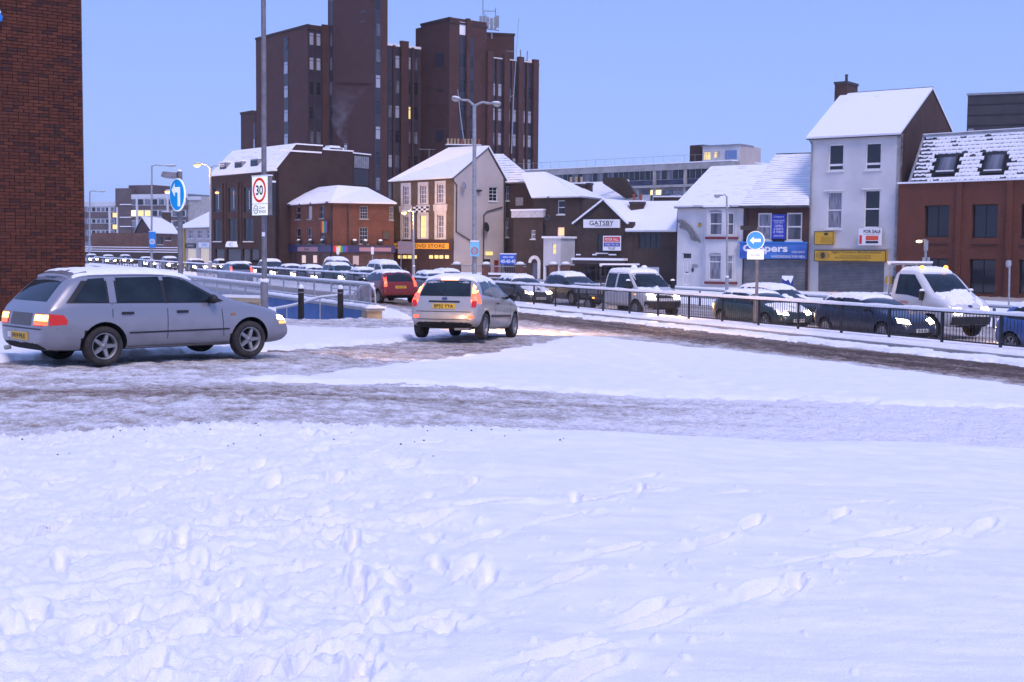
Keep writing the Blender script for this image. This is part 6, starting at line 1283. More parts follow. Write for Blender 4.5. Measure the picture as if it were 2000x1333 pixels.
# small blue plate on the far lamp, speed plate on the twin lamp
def small_plate(label, px0, py0, px1, py1, d, m, txt=None, tm=None, ring=False):
    a, b_ = P(px0, py1, d), P(px1, py0, d); F = Fac((a.x, a.y), (b_.x, b_.y)); t = thing('small_sign', label, 'sign', tuple(a)); o = MB().box(0, F.L, 0, .04, a.z, b_.z).build('plate', m, t, F.M); h = b_.z - a.z
    MB().box(0, F.L, -.02, .06, b_.z + .003, b_.z + .07).build('snow_cap', M_snowc, t, F.M)
    if ring:
        r = MB(); cu, cz, ro = F.L / 2, a.z + h * .38, min(F.L, h) * .40
        for k in range(24):
            a0, a1 = 2 * math.pi * k / 24, 2 * math.pi * (k + 1) / 24; r.prism([(cu + ro * .78 * math.cos(a0), cz + ro * .78 * math.sin(a0)), (cu + ro * math.cos(a0), cz + ro * math.sin(a0)), (cu + ro * math.cos(a1), cz + ro * math.sin(a1)), (cu + ro * .78 * math.cos(a1), cz + ro * .78 * math.sin(a1))], -.02, -.01)
        r.build('ring', M_mark if m is M_blue else M_red, t, F.M)
    if txt: l = MB(); text_uz(l, txt, F.L * .25, F.L * .75, a.z + h * .25, a.z + h * .5, -.012); l.build('lettering', tm or M_mark, t, F.M)
    return t
small_plate('small blue plate on the far single arm lamp', 291, 453, 304, 484, 149.5, M_blue, '20', M_mark, True)
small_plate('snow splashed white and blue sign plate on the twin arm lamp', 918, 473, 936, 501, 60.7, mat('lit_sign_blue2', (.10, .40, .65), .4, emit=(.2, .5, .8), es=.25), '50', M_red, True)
def back_sign():
    d = 104; a, b_ = P(777, 496, d), P(806, 472, d); t = thing('traffic_sign_back', 'pinkish grey back of a direction sign on two posts before the orange fascia', 'sign', tuple(a)); F = Fac((a.x, a.y), (b_.x, b_.y)); MB().box(0, F.L, 0, .06, a.z, b_.z).build('panel', mat('pinkish_sign_back', (.30, .19, .19), .6), t, F.M)
    for u in (.25, F.L - .02): MB().tube([(u, .1, gz(a.x, a.y) - .2), (u, .1, b_.z + (.2 if u < 1 else .9))], .05, 6).build('post', M_greyp, t, F.M)
    for z in (.2, .75): MB().box(.02, F.L - .02, -.03, -.002, a.z + (b_.z - a.z) * z, a.z + (b_.z - a.z) * z + .05).build('rail', M_grey, t, F.M)
back_sign()
# CCTV and lamp poles on the right
t, b = plain_pole('camera_pole', 'grey post with small lit lamp and camera boxes before the orange office', 'pole', 1808, 68, 468, .06, M_grey)
for (x0, y0, x1, y1, nm, mm) in ((1801, 503, 1806, 524, 'equipment_box', M_grey), (1804, 470, 1812, 490, 'bracket', M_lead), (1810, 503, 1815, 524, 'equipment_box', M_grey)):
    a, c = P(x0, y1, 67.9), P(x1, y0, 67.9); MB().box(a.x, c.x, a.y - .1, a.y + .02, a.z, c.z).build(nm, mm, t, Matrix())
a = P(1795, 472, 68); MB().tube([P(1806, 468, 68), P(1799, 470, 68)], .03, 6).build('arm', M_grey, t, Matrix()); MB().ell(tuple(a), .17, .1, .07, 10, 5).build('lamp_head', mat('lamp_warm', (.9, .7, .4), .3, emit=(1, .72, .35), es=5), t, Matrix())
t, b = plain_pole('camera_pole', 'thin pole topped by a round white camera at the right edge', 'pole', 1972, 62, 508, .045, M_grey)
a = P(1970, 515, 62); MB().lathe([(0, -.2), (.10, -.18), (.13, -.05), (.13, .12), (.04, .16), (0, .16)], 12, M=Matrix.Translation(a)).build('camera', M_grey, t, Matrix()); MB().tube([P(1974, 509, 62), P(1968, 507, 62)], .05, 6).build('arm', M_dark, t, Matrix())

# guard rail on the central reservation: single posts and bars
def guard_rail():
    s0 = .15; M = Matrix(((RD.x, RN.x, 0, R0.x), (RD.y, RN.y, 0, R0.y), (0, 0, 1, 0), (0, 0, 0, 1))); zb = -.40; top = zb + .90
    o = lane(0, s0); t = thing('guard_rail', 'black pedestrian guard rail with snow along its top in front of the traffic queue', 'railing', (*o, zb))
    t0, t1 = -150, 17.0
    MB().box(t0, t1, s0 - .025, s0 + .025, top - .05, top).build('top_rail', M_dark, t, M); MB().box(t0, t1, s0 - .02, s0 + .02, zb + .10, zb + .14).build('bottom_rail', M_dark, t, M)
    b = MB(); n = 420; prof = [(-.055, -.015), (-.062, .03), (-.028, .082), (.028, .085), (.06, .03), (.055, -.015)]; rs = np.random.RandomState(2)
    for k in range(n + 1):
        x = t0 + (t1 - t0) * k / n; h = 1 + .25 * math.sin(k * 1.7) * math.sin(k * .31); b.v += [(x, s0 + p[0], top + .002 + p[1] * h) for p in prof]
    for k in range(n):
        for j in range(5): b.f.append([k * 6 + j, k * 6 + j + 1, k * 6 + 7 + j, k * 6 + 6 + j]); b.m.append(0); b.sm.append(True)
    b.build('snow_cap', M_snowc, t, M)
    pm = MB().box(-.03, .03, -.03, .03, zb - .2, top - .051).mesh('post', M_dark); x = t1
    while x > t0: link('post', pm, t, M @ Matrix.Translation((x, s0 + .001, 0))); x -= 2.05
    bm_ = MB().box(-.0065, .0065, -.0065, .0065, zb + .141, top - .051).mesh('bar', M_dark); x = t1 - .115; k = 0; rest = MB()
    while x > -75:
        if k < 300: link('bar', bm_, t, M @ Matrix.Translation((x, s0, 0)))
        else: rest.box(x - .008, x + .008, s0 - .008, s0 + .008, zb + .141, top - .051)
        k += 1; x -= .115
    stuff(rest.build('far_bars', M_dark, t, M))
    # the low kerb lines under it
    kb = thing('kerb_line', 'dark kerb stones along the foot of the guard rail', 'kerb', (*lane(0, 1.35), -.5)); k = MB(); x = t1
    kmesh = MB().box(0, .90, -.07, .07, -.2, .075).mesh('kerb_stone', M_conc)
    for i in range(60):
        p = lane(17 - i * .93, 1.38); link('kerb_stone', kmesh, kb, Matrix.Translation((0, 0, gz(*p) + .02)) @ M @ Matrix.Translation((17 - i * .93 - .9, 1.38, 0)))
guard_rail()
# far side barrier: two snow topped rails
def far_rail():
    M = Matrix(((RD.x, RN.x, 0, R0.x), (RD.y, RN.y, 0, R0.y), (0, 0, 1, 0), (0, 0, 0, 1))); t = thing('far_barrier', 'grey twin rail barrier with snow on the far side of the queue', 'railing', (*lane(0, -10.8), -.85))
    for z in (.12, -.25): MB().box(-42, 25, -10.85, -10.78, z - .05, z).build('rail', M_lead, t, M); MB().box(-42, 25, -10.88, -10.75, z + .002, z + .07).build('snow_cap', M_snowc, t, M)
    pm = MB().box(-.04, .04, -.04, .04, -1.0, .05).mesh('post', M_greyp)
    for k in range(28): link('post', pm, t, M @ Matrix.Translation((-41 + k * 2.4, -10.75 - .13, 0)))
far_rail()
# subway ramp: blue wall, coping, railings, handrail, bollards
def subway():
    d = Vector((-.43, .9)).normalized(); M_bl = varied('blue_wall', (.045, .13, .34), (.07, .17, .40), 1.2, .6, .15, 20); al = varied('pale_railing', (.34, .34, .36), (.42, .42, .44), 6, .5)
    def frame(p): return Matrix(((d.x, -d.y, 0, p[0]), (d.y, d.x, 0, p[1]), (0, 0, 1, 0), (0, 0, 0, 1)))
    p = P(733, 620, 39.0); M = frame((p.x, p.y)); zc = .22
    w = thing('subway_wall', 'blue painted subway ramp wall with snow capped coping', 'wall', (p.x, p.y, -.3)); MB().box(.55, 34, -.15, .15, -2.0, zc - .08).build('wall', M_bl, w, M); MB().box(.5, 34, -.22, .22, zc - .08, zc).build('coping', M_conc, w, M)
    MB().box(.0, .55, -.22, .26, -.6, zc - .07).build('end_pillar', varied('sandstone', (.42, .30, .18), (.50, .37, .24), 3, .8), w, M); MB().box(-.08, .6, -.28, .32, zc - .07, zc + .003).build('pillar_cap', M_conc, w, M)
    sn = MB(); n = 90
    for k in range(n + 1):
        x = -.12 + 34 * k / n; q = 1 + .2 * math.sin(k * 2.3); wd = .3 if x < .6 else .22; sn.v += [(x, -wd, zc + .006), (x, -wd - .01, zc + .05), (x, -.08, zc + .10 * q), (x, .09, zc + .10 * q), (x, wd + .01, zc + .05), (x, wd, zc + .006)]
    for k in range(n):
        for j in range(5): sn.f.append([k * 6 + j, k * 6 + 1 + j, k * 6 + 7 + j, k * 6 + 6 + j]); sn.m.append(0); sn.sm.append(True)
    sn.f.append([0, 1, 2, 3, 4, 5]); sn.m.append(0); sn.sm.append(False); sn.build('snow_cap', M_snowc, w, M)
    for x in (4.6, 9.4): MB().box(x - .012, x + .012, .151, .16, -.6, zc - .2).build('drain_pipe', M_greyp, w, M)
    def rail(label, M, L, z0, z1, y=0.0, nb=None):
        t = thing('ramp_railing', label, 'railing', tuple(M @ Vector((0, y, z0)))); tr = [(-.02, y, z0), (.0, y, z1 - .28), (.10, y, z1 - .16), (.42, y, z1 - .02), (.55, y, z1), (L, y, z1)]
        MB().tube(tr, .03, 8).build('top_rail', al, t, M); MB().tube([(a, b, c + .045) for a, b, c in tr[2:]], .038, 8).build('snow_cap', M_snowc, t, M); MB().tube([(.1, y, z0 + .10), (L, y, z0 + .10)], .018, 6).build('bottom_rail', al, t, M); MB().tube([(.1, y, z0 + .13), (L, y, z0 + .13)], .02, 6).build('bottom_snow', M_snowc, t, M)
        bm_ = MB().box(-.007, .007, -.007, .007, z0 + .1, z1 - .02).mesh('bar', al); pm = MB().box(-.03, .03, -.02, .02, z0, z1 - .02).mesh('post', al); x = .45; k = 0
        while x < L:
            link('post' if k % 18 == 0 else 'bar', pm if k % 18 == 0 else bm_, t, M @ Matrix.Translation((x, y, 0))); x += .11; k += 1
        return t
    rail('pale railing with snowy top rail above the blue subway wall', M, 26, zc + .02, .93)
    p2 = P(519, 585, 37.4); M2 = frame((p2.x, p2.y)); w2 = thing('ramp_near_wall', 'low near wall of the subway ramp with a thick snow coping', 'wall', (p2.x, p2.y, -.2)); MB().box(-.3, 16, -.15, .15, -.6, .18).build('wall', M_conc, w2, M2); MB().box(-.36, 16, -.21, .21, .182, .30).build('snow_cap', M_snowc, w2, M2); rail('pale snow topped railing of the near ramp side beside the lamp column', M2, 14, .22, .93)
    hr = thing('handrail', 'bent white handrail with snow sloping down into the subway ramp', 'handrail', tuple(P(700, 600, 41)))
    pts = [P(518, 607, 44.5), P(560, 600, 43.6), P(590, 593, 43.1), P(625, 582, 42.5), P(662, 578, 41.8), P(691, 576.5, 41.4), P(704, 562, 41), P(716, 557, 40.6), P(729, 557, 40.2)]
    MB().tube(pts, .035, 8).build('rail', al, hr, Matrix()); MB().tube([q + Vector((0, 0, .03)) for q in pts], .04, 8).build('snow_cap', M_snowc, hr, Matrix())
    for i in (1, 3, 5): q = pts[i]; MB().tube([q, q - Vector((0, 0, 1.1))], .02, 6).build('stanchion', al, hr, Matrix())
    for (px, lab) in ((588, 'black timber bollard with a snow cap nearer the lamp column'), (665, 'black timber bollard with a snow cap nearer the sandstone pillar')):
        q = P(px, 626, 39.6); z0 = gz(q.x, q.y); t = thing('bollard', lab, 'bollard', (q.x, q.y, z0), group='bollards by the subway ramp'); m_ = varied('tarred_timber', (.018, .016, .015), (.035, .03, .027), 8, .8)
        MB().lathe([(0, -.1), (.095, -.1), (.09, .80), (.075, .86), (0, .87)], 12, M=Matrix.Translation((q.x, q.y, z0))).build('post', m_, t, Matrix()); MB().lathe([(.092, .70), (.098, .70), (.098, .74), (.092, .74)], 12, M=Matrix.Translation((q.x, q.y, z0))).build('reflector_band', M_greyp, t, Matrix()); MB().ell((q.x, q.y, z0 + .87), .085, .085, .10, 12, 5, zmin=-.3).build('snow_cap', M_snowc, t, Matrix())
    a, b_ = P(438, 602, 33.5), P(515, 603, 33.0); F = Fac((a.x, a.y), (b_.x, b_.y)); t = thing('street_nameplate', 'cream street name plate under snow by the lamp column foot', 'sign', tuple(a)); z0, z1 = P(500, 606, 33.2).z, P(500, 582.5, 33.2).z
    MB().box(0, F.L, 0, .05, z0, z1).build('plate', mat('cream_plate', (.55, .43, .28), .5), t, F.M); l = MB(); text_uz(l, 'STUART STREET', F.L * .12, F.L * .97, z0 + .08, z0 + .20, -.004); l.build('lettering', M_ink, t, F.M); MB().box(-.04, F.L + .04, -.05, .12, z1 + .002, z1 + .07).build('snow_cap', M_snowc, t, F.M)
    for u in (.1, F.L - .1): MB().box(u - .04, u + .04, .052, .12, -.4, z1).build('post', M_dark, t, F.M)
    b = MB()
subway()
# garden wall with piers, cab sign
def garden_wall():
    A, B = XY(892, 101), XY(1110, 97); F = Fac(A, B); t = thing('garden_wall', 'low brick wall with snow capped piers and railings before the pale gable', 'wall', (*A, -1)); zt = F.uz(950, 537)[1]; rb = brick('garden_brick', (.20, .075, .05), (.15, .06, .045), (.12, .09, .08)); ends = F.uz(1026, 530)[0]
    MB().box(0, ends, 0, .22, Z0, zt).build('wall', rb, t, F.M); MB().box(-.03, ends, -.05, .27, zt + .002, zt + .16).build('snow_cap', M_snowc, t, F.M)
    for px in (890, 948, 1014, 1079, 1103):
        u = F.uz(px, 530)[0]; z = F.uz(px, 518)[1]; p = MB().box(u - .27, u + .27, -.1, .42, Z0, z).build('pier', rb, t, F.M); MB().box(u - .33, u + .33, -.16, .48, z + .002, z + .1).build('pier_cap', M_conc, p, F.M); MB().ell((u, .16, z + .1), .33, .3, .16, 10, 4, zmin=0).build('snow_cap', M_snowc, p, F.M)
    zr = F.uz(950, 521)[1]; MB().box(.3, ends, .1, .14, zr, zr + .08).build('rail', M_grey, t, F.M); b = MB()
    for k in range(36): u = .35 + k * (ends - .5) / 36; b.box(u - .012, u + .012, .11, .13, zt + .15, zr)
    stuff(b.build('railing_bars', M_greyp, t, F.M))
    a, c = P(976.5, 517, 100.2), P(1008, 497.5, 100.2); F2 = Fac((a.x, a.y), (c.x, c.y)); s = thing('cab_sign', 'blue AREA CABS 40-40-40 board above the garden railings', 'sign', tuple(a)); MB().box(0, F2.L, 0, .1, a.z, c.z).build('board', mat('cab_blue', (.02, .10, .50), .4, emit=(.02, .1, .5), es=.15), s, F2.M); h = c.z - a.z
    for (st, z0, z1, k) in (('AREA CABS', .66, .82, .16), ('40-40-40', .14, .50, .04)): l = MB(); text_uz(l, st, F2.L * k, F2.L * (1 - k), a.z + h * z0, a.z + h * z1, -.006, 0, .03); l.build('lettering', M_mark, s, F2.M)
    for u in (.12, F2.L - .12): MB().box(u - .04, u + .04, .101, .18, Z0, c.z).build('post', M_dark, s, F2.M)
    MB().box(-.03, F2.L + .03, -.03, .14, c.z + .003, c.z + .08).build('snow_cap', M_snowc, s, F2.M)
    ab = P(1537, 572, 80); M = Matrix.Translation((ab.x, ab.y, -.75)) @ Matrix.Rotation(R(-20), 4, 'Z'); q = thing('pavement_board', 'snow plastered blue A board on the pavement by the shutter', 'sign', (ab.x, ab.y, -.75)); MB().prism([(-.36, 0), (.36, 0), (.33, 1.25), (-.33, 1.25)], -.03, .03).build('panel', mat('board_navy', (.02, .04, .22), .5), q, M @ Matrix.Rotation(R(-8), 4, 'X')); MB().prism([(-.36, 0), (.36, 0), (.33, 1.2), (-.33, 1.2)], .32, .37).build('rear_panel', M_dark, q, M @ Matrix.Rotation(R(10), 4, 'X')); MB().prism([(-.34, 1.15), (-.1, 1.0), (.05, 1.1), (.2, .85), (.30, 1.1), (.36, 1.33), (-.35, 1.33)], -.07, -.032).build('snow_cap', M_snowc, q, M @ Matrix.Rotation(R(-8), 4, 'X'))
garden_wall()
# far left boundary wall and shrubs
def far_wall():
    A, B = XY(120, 226), XY(352, 205); F = Fac(A, B); t = thing('far_boundary_wall', 'long low dark wall with snow topped rails at the far left', 'wall', (*A, -1)); z = F.uz(260, 493)[1]; MB().box(0, F.L, 0, .3, Z0, z).build('wall', B_brown, t, F.M); MB().box(0, F.L, -.05, .35, z + .003, z + .14).build('snow_cap', M_snowc, t, F.M)
    for y in (484, 488.5): zz = F.uz(260, y)[1]; MB().box(0, F.L, .5, .58, zz, zz + .12).build('rail', M_snowc, t, F.M)
    rs = random.Random(3)
    for i, (px, d) in enumerate(((186, 244), (208, 247), (232, 242), (246, 246))):
        p = P(px, 480, d); z0 = -.9; t = thing('snowy_shrub', ('snow dusted bare shrub nearest the dark brick wall', 'snow dusted bare shrub second from the dark brick wall', 'snow dusted bare shrub third from the dark brick wall', 'snow dusted bare shrub closest to the gabled house')[i], 'shrub', (p.x, p.y, z0), group='snowy shrubs by the far offices'); b = MB(); s_ = MB()
        for k in range(46):
            a = rs.uniform(0, 6.28); r = rs.uniform(.3, 1.7); h = rs.uniform(1.0, 2.9); q = Vector((p.x + r * math.cos(a), p.y + r * math.sin(a), z0 + h)); m_ = Vector((p.x + .3 * r * math.cos(a), p.y + .3 * r * math.sin(a), z0 + h * .45)); b.tube([(p.x, p.y, z0), m_, q], .035, 4, r1=.015)
            s_.ell((q.x, q.y, q.z), rs.uniform(.10, .22), rs.uniform(.1, .2), .10, 6, 3)
        b.build('twigs', mat('twig', (.05, .04, .04), .9), t, Matrix()); stuff(s_.build('snow_on_twigs', M_snowc, t, Matrix()))
far_wall()
# steam from the club flue
def steam():
    top = P(692, 165, FLUE.y + 1); mb = MB(); b0 = FLUE; n = 10; rings = []; k = 9
    for i in range(k):
        t = i / (k - 1); c = b0.lerp(top, t) + Vector((-1.0 * math.sin(t * 3.1), 0, 0)); r = .25 + 1.55 * t ** .8
        for j in range(n): a = 2 * math.pi * j / n; mb.v.append((c.x + r * math.cos(a), c.y + r * math.sin(a), c.z + .0))
    for i in range(k - 1):
        for j in range(n): mb.f.append([i * n + j, i * n + (j + 1) % n, (i + 1) * n + (j + 1) % n, (i + 1) * n + j]); mb.m.append(0); mb.sm.append(True)
    for f in (list(range(n)), list(range((k - 1) * n, k * n))): mb.f.append(f); mb.m.append(0); mb.sm.append(False)
    m = bpy.data.materials.new('steam'); m.use_nodes = True; nt_ = m.node_tree; nt_.nodes.remove(nt_.nodes['Principled BSDF']); ou = nt_.nodes['Material Output']
    v = N(m, 'ShaderNodeVolumePrincipled'); v.inputs['Color'].default_value = (.92, .92, .95, 1); v.inputs['Anisotropy'].default_value = .2
    tc = N(m, 'ShaderNodeTexCoord'); ns = N(m, 'ShaderNodeTexNoise'); ns.inputs['Scale'].default_value = .9; ns.inputs['Detail'].default_value = 4; ns.inputs['Distortion'].default_value = .6; LK(m, tc.outputs['Object'], ns.inputs['Vector'])
    mr = N(m, 'ShaderNodeMapRange'); mr.inputs['From Min'].default_value = .42; mr.inputs['From Max'].default_value = .72; mr.inputs['To Max'].default_value = .26; LK(m, ns.outputs['Fac'], mr.inputs[0])
    sz = N(m, 'ShaderNodeSeparateXYZ'); LK(m, tc.outputs['Generated'], sz.inputs[0]); m2 = N(m, 'ShaderNodeMapRange'); m2.inputs['From Min'].default_value = 0; m2.inputs['From Max'].default_value = 1; m2.inputs['To Min'].default_value = 1.4; m2.inputs['To Max'].default_value = .0; LK(m, sz.outputs['Z'], m2.inputs[0])
    mu = N(m, 'ShaderNodeMath'); mu.operation = 'MULTIPLY'; LK(m, mr.outputs[0], mu.inputs[0]); LK(m, m2.outputs[0], mu.inputs[1]); LK(m, mu.outputs[0], v.inputs['Density']); LK(m, v.outputs[0], ou.inputs['Volume'])
    o = mb.build('steam_plume', m); o['kind'] = 'stuff'; o['label'] = 'thin white steam plume rising from the club flue'; o['category'] = 'steam'
steam()
def club_lamp():
    q = P(424, 377, 133.0); t = thing('wall_lamp', 'small orange lit lamp on the front of the brick club', 'lamp', tuple(q)); MB().ell(tuple(q), .22, .18, .12, 10, 5).build('lamp_head', M_sod, t, Matrix()); MB().tube([q, q + Vector((.35, .6, .1)), q + Vector((.5, 1.6, .1))], .03, 6).build('arm', M_dark, t, Matrix())
    for i, (px, lab) in enumerate(((660, 'thin sign post with a small white plate left of the rainbow stripes'), (727.5, 'thin sign post with a small white plate right of the rainbow stripes'))):
        t, b = plain_pole('sign_post', lab, 'sign', px, 108, 482, .04, M_grey, group='sign posts before the pub'); a = P(px, 489, 107.9); MB().box(a.x - .12, a.x + .12, a.y - .05, a.y - .02, a.z - .35, a.z + .25).build('plate', M_mark, t, Matrix())
club_lamp()
# ------------------------------------------------------------------ vehicles
def paint(name, col, metal=.35, dirt=.5):
    if name in MATS: return MATS[name]
    m = mat(name, col, .32, metal, .5, coat=.5); b = m.node_tree.nodes['Principled BSDF']
    tc = N(m, 'ShaderNodeTexCoord'); sx_ = N(m, 'ShaderNodeSeparateXYZ'); LK(m, tc.outputs['Object'], sx_.inputs[0])
    n = N(m, 'ShaderNodeTexNoise'); n.inputs['Scale'].default_value = 3.5; n.inputs['Detail'].default_value = 7; LK(m, tc.outputs['Object'], n.inputs['Vector'])
    a = N(m, 'ShaderNodeMath'); a.operation = 'MULTIPLY_ADD'; a.inputs[1].default_value = .55; LK(m, n.outputs['Fac'], a.inputs[0]); LK(m, sx_.outputs['Z'], a.inputs[2])
    mr = N(m, 'ShaderNodeMapRange'); mr.inputs['From Min'].default_value = .45; mr.inputs['From Max'].default_value = .95; mr.inputs['To Min'].default_value = dirt; mr.inputs['To Max'].default_value = 0; LK(m, a.outputs[0], mr.inputs[0])
    mx = N(m, 'ShaderNodeMix'); mx.data_type = 'RGBA'; LK(m, mr.outputs[0], mx.inputs[0]); mx.inputs[6].default_value = (*col, 1); mx.inputs[7].default_value = (.10, .085, .08, 1); LK(m, mx.outputs[2], b.inputs['Base Color'])
    rr = N(m, 'ShaderNodeMapRange'); rr.inputs['To Min'].default_value = .28; rr.inputs['To Max'].default_value = .8; LK(m, mr.outputs[0], rr.inputs[0]); LK(m, rr.outputs[0], b.inputs['Roughness'])
    return m
M_cglass = mat('car_glass', (.010, .015, .018), .05, 0, .5)
M_cglass2 = varied('car_glass_misted', (.008, .015, .020), (.022, .034, .042), 2.2, .06, spec=.3)
M_trim = mat('black_trim', (.014, .014, .015), .45)
M_tyre = varied('tyre', (.018, .017, .017), (.05, .045, .042), 6, .9)
M_rim = varied('rim', (.22, .22, .23), (.34, .34, .35), 5, .45, metal=.5)
M_well = mat('wheel_well', (.008, .008, .008), .9)
M_tail = mat('tail_lit', (.5, .01, .01), .3, emit=(1.0, .07, .03), es=3.2)
M_tailh = mat('tail_hot', (.6, .2, .05), .3, emit=(1.0, .42, .08), es=8.0)
M_taild = mat('tail_dim', (.28, .012, .01), .25, emit=(1, .03, .02), es=.25)
M_head = mat('head_lit', (.8, .7, .5), .2, emit=(1.0, .80, .48), es=24.0)
M_headd = mat('head_glass', (.40, .42, .45), .12, .3)
M_amber = mat('amber_lit', (.6, .25, .02), .3, emit=(1, .40, .06), es=3.0)
M_ambd = mat('amber_dim', (.4, .14, .02), .3)
M_ply = mat('plate_yellow', (.70, .42, .02), .45)
M_plw = mat('plate_white', (.62, .62, .60), .45)
def interp(pl, x):
    xs = [p[0] for p in pl]; ys = [p[1] for p in pl]; return float(np.interp(x, xs, ys))
def loft_body(sp):
    """closed body lofted from cross-sections, subdivided, wheel arches cut"""
    X = sp['st']; bm = bmesh.new(); rings = []
    for x in X:
        zb, zt, w = interp(sp['Zb'], x), interp(sp['T'], x), interp(sp['W'], x); bz = min(interp(sp['B'], x), zt - .025); gh = zt - bz; k = sp.get('tumble', .30)
        wt = w - .045 - k * gh; c = min(1, gh / .3)
        h = [(0, zb), (w - .16, zb), (w - .035, zb + .05), (w + .0, zb + (bz - zb) * .38), (w + .005, zb + (bz - zb) * .72), (w - .012, bz - .03), (w - .045, bz + .012 * c + gh * .04), (wt, zt - .10 * c - gh * .12 * (1 - c) - .012), (wt - .11, zt - .022 * c - .006), (0, zt)]
        full = h + [(-y, z) for y, z in h[-2:0:-1]]; rings.append([bm.verts.new((x, y, z)) for y, z in full])
    n = len(rings[0])
    for a, b in zip(rings[:-1], rings[1:]):
        for j in range(n): bm.faces.new((a[j], a[(j + 1) % n], b[(j + 1) % n], b[j]))
    bm.faces.new(rings[0]); bm.faces.new(rings[-1][::-1]); bmesh.ops.recalc_face_normals(bm, faces=bm.faces)
    me = bpy.data.meshes.new('body'); bm.to_mesh(me); bm.free(); o = bpy.data.objects.new('tmp', me); COL.objects.link(o); o.modifiers.new('s', 'SUBSURF').levels = 2; cut = []
    for (wx, r) in sp['arch']:
        for sd in (-1, 1):
            w = interp(sp['W'], wx); mb = MB(); n_ = 28; y0, y1 = w - .34, w + .25; vs = [(wx + r * math.cos(2 * math.pi * k / n_), sd * y, sp['wr'] + r * math.sin(2 * math.pi * k / n_)) for y in (y0, y1) for k in range(n_)]
            mb.add(vs, [tuple(range(n_)), tuple(range(2 * n_ - 1, n_ - 1, -1))] + [(k, (k + 1) % n_, n_ + (k + 1) % n_, n_ + k) for k in range(n_)]); cm = mb.mesh('cut', M_well); co_ = bpy.data.objects.new('cut', cm); COL.objects.link(co_); cut.append(co_); bo = o.modifiers.new('b', 'BOOLEAN'); bo.object = co_; bo.operation = 'DIFFERENCE'; bo.solver = 'EXACT'
    dg = bpy.context.evaluated_depsgraph_get(); dg.update(); me2 = bpy.data.meshes.new_from_object(o.evaluated_get(dg)); 
    for c in cut: cm = c.data; bpy.data.objects.remove(c); bpy.data.meshes.remove(cm)
    bpy.data.objects.remove(o); bpy.data.meshes.remove(me); me2.name = 'body'; me2.materials.clear(); me2.materials.append(sp['paint']); me2.materials.append(M_well)
    for p in me2.polygons:
        c = p.center; p.use_smooth = True; p.material_index = 0
        for (wx, r) in sp['arch']:
            if abs(c.y) < interp(sp['W'], wx) - .004 and math.hypot(c.x - wx, c.z - sp['wr']) < r + .012 and (c - Vector((wx, c.y, sp['wr']))).dot(p.normal) < 0.01 and c.z > .1: p.material_index = 1; p.use_smooth = False
        if c.z < interp(sp['Zb'], c.x) + .03: p.material_index = 1
    me2.set_sharp_from_angle(angle=R(38)); return me2
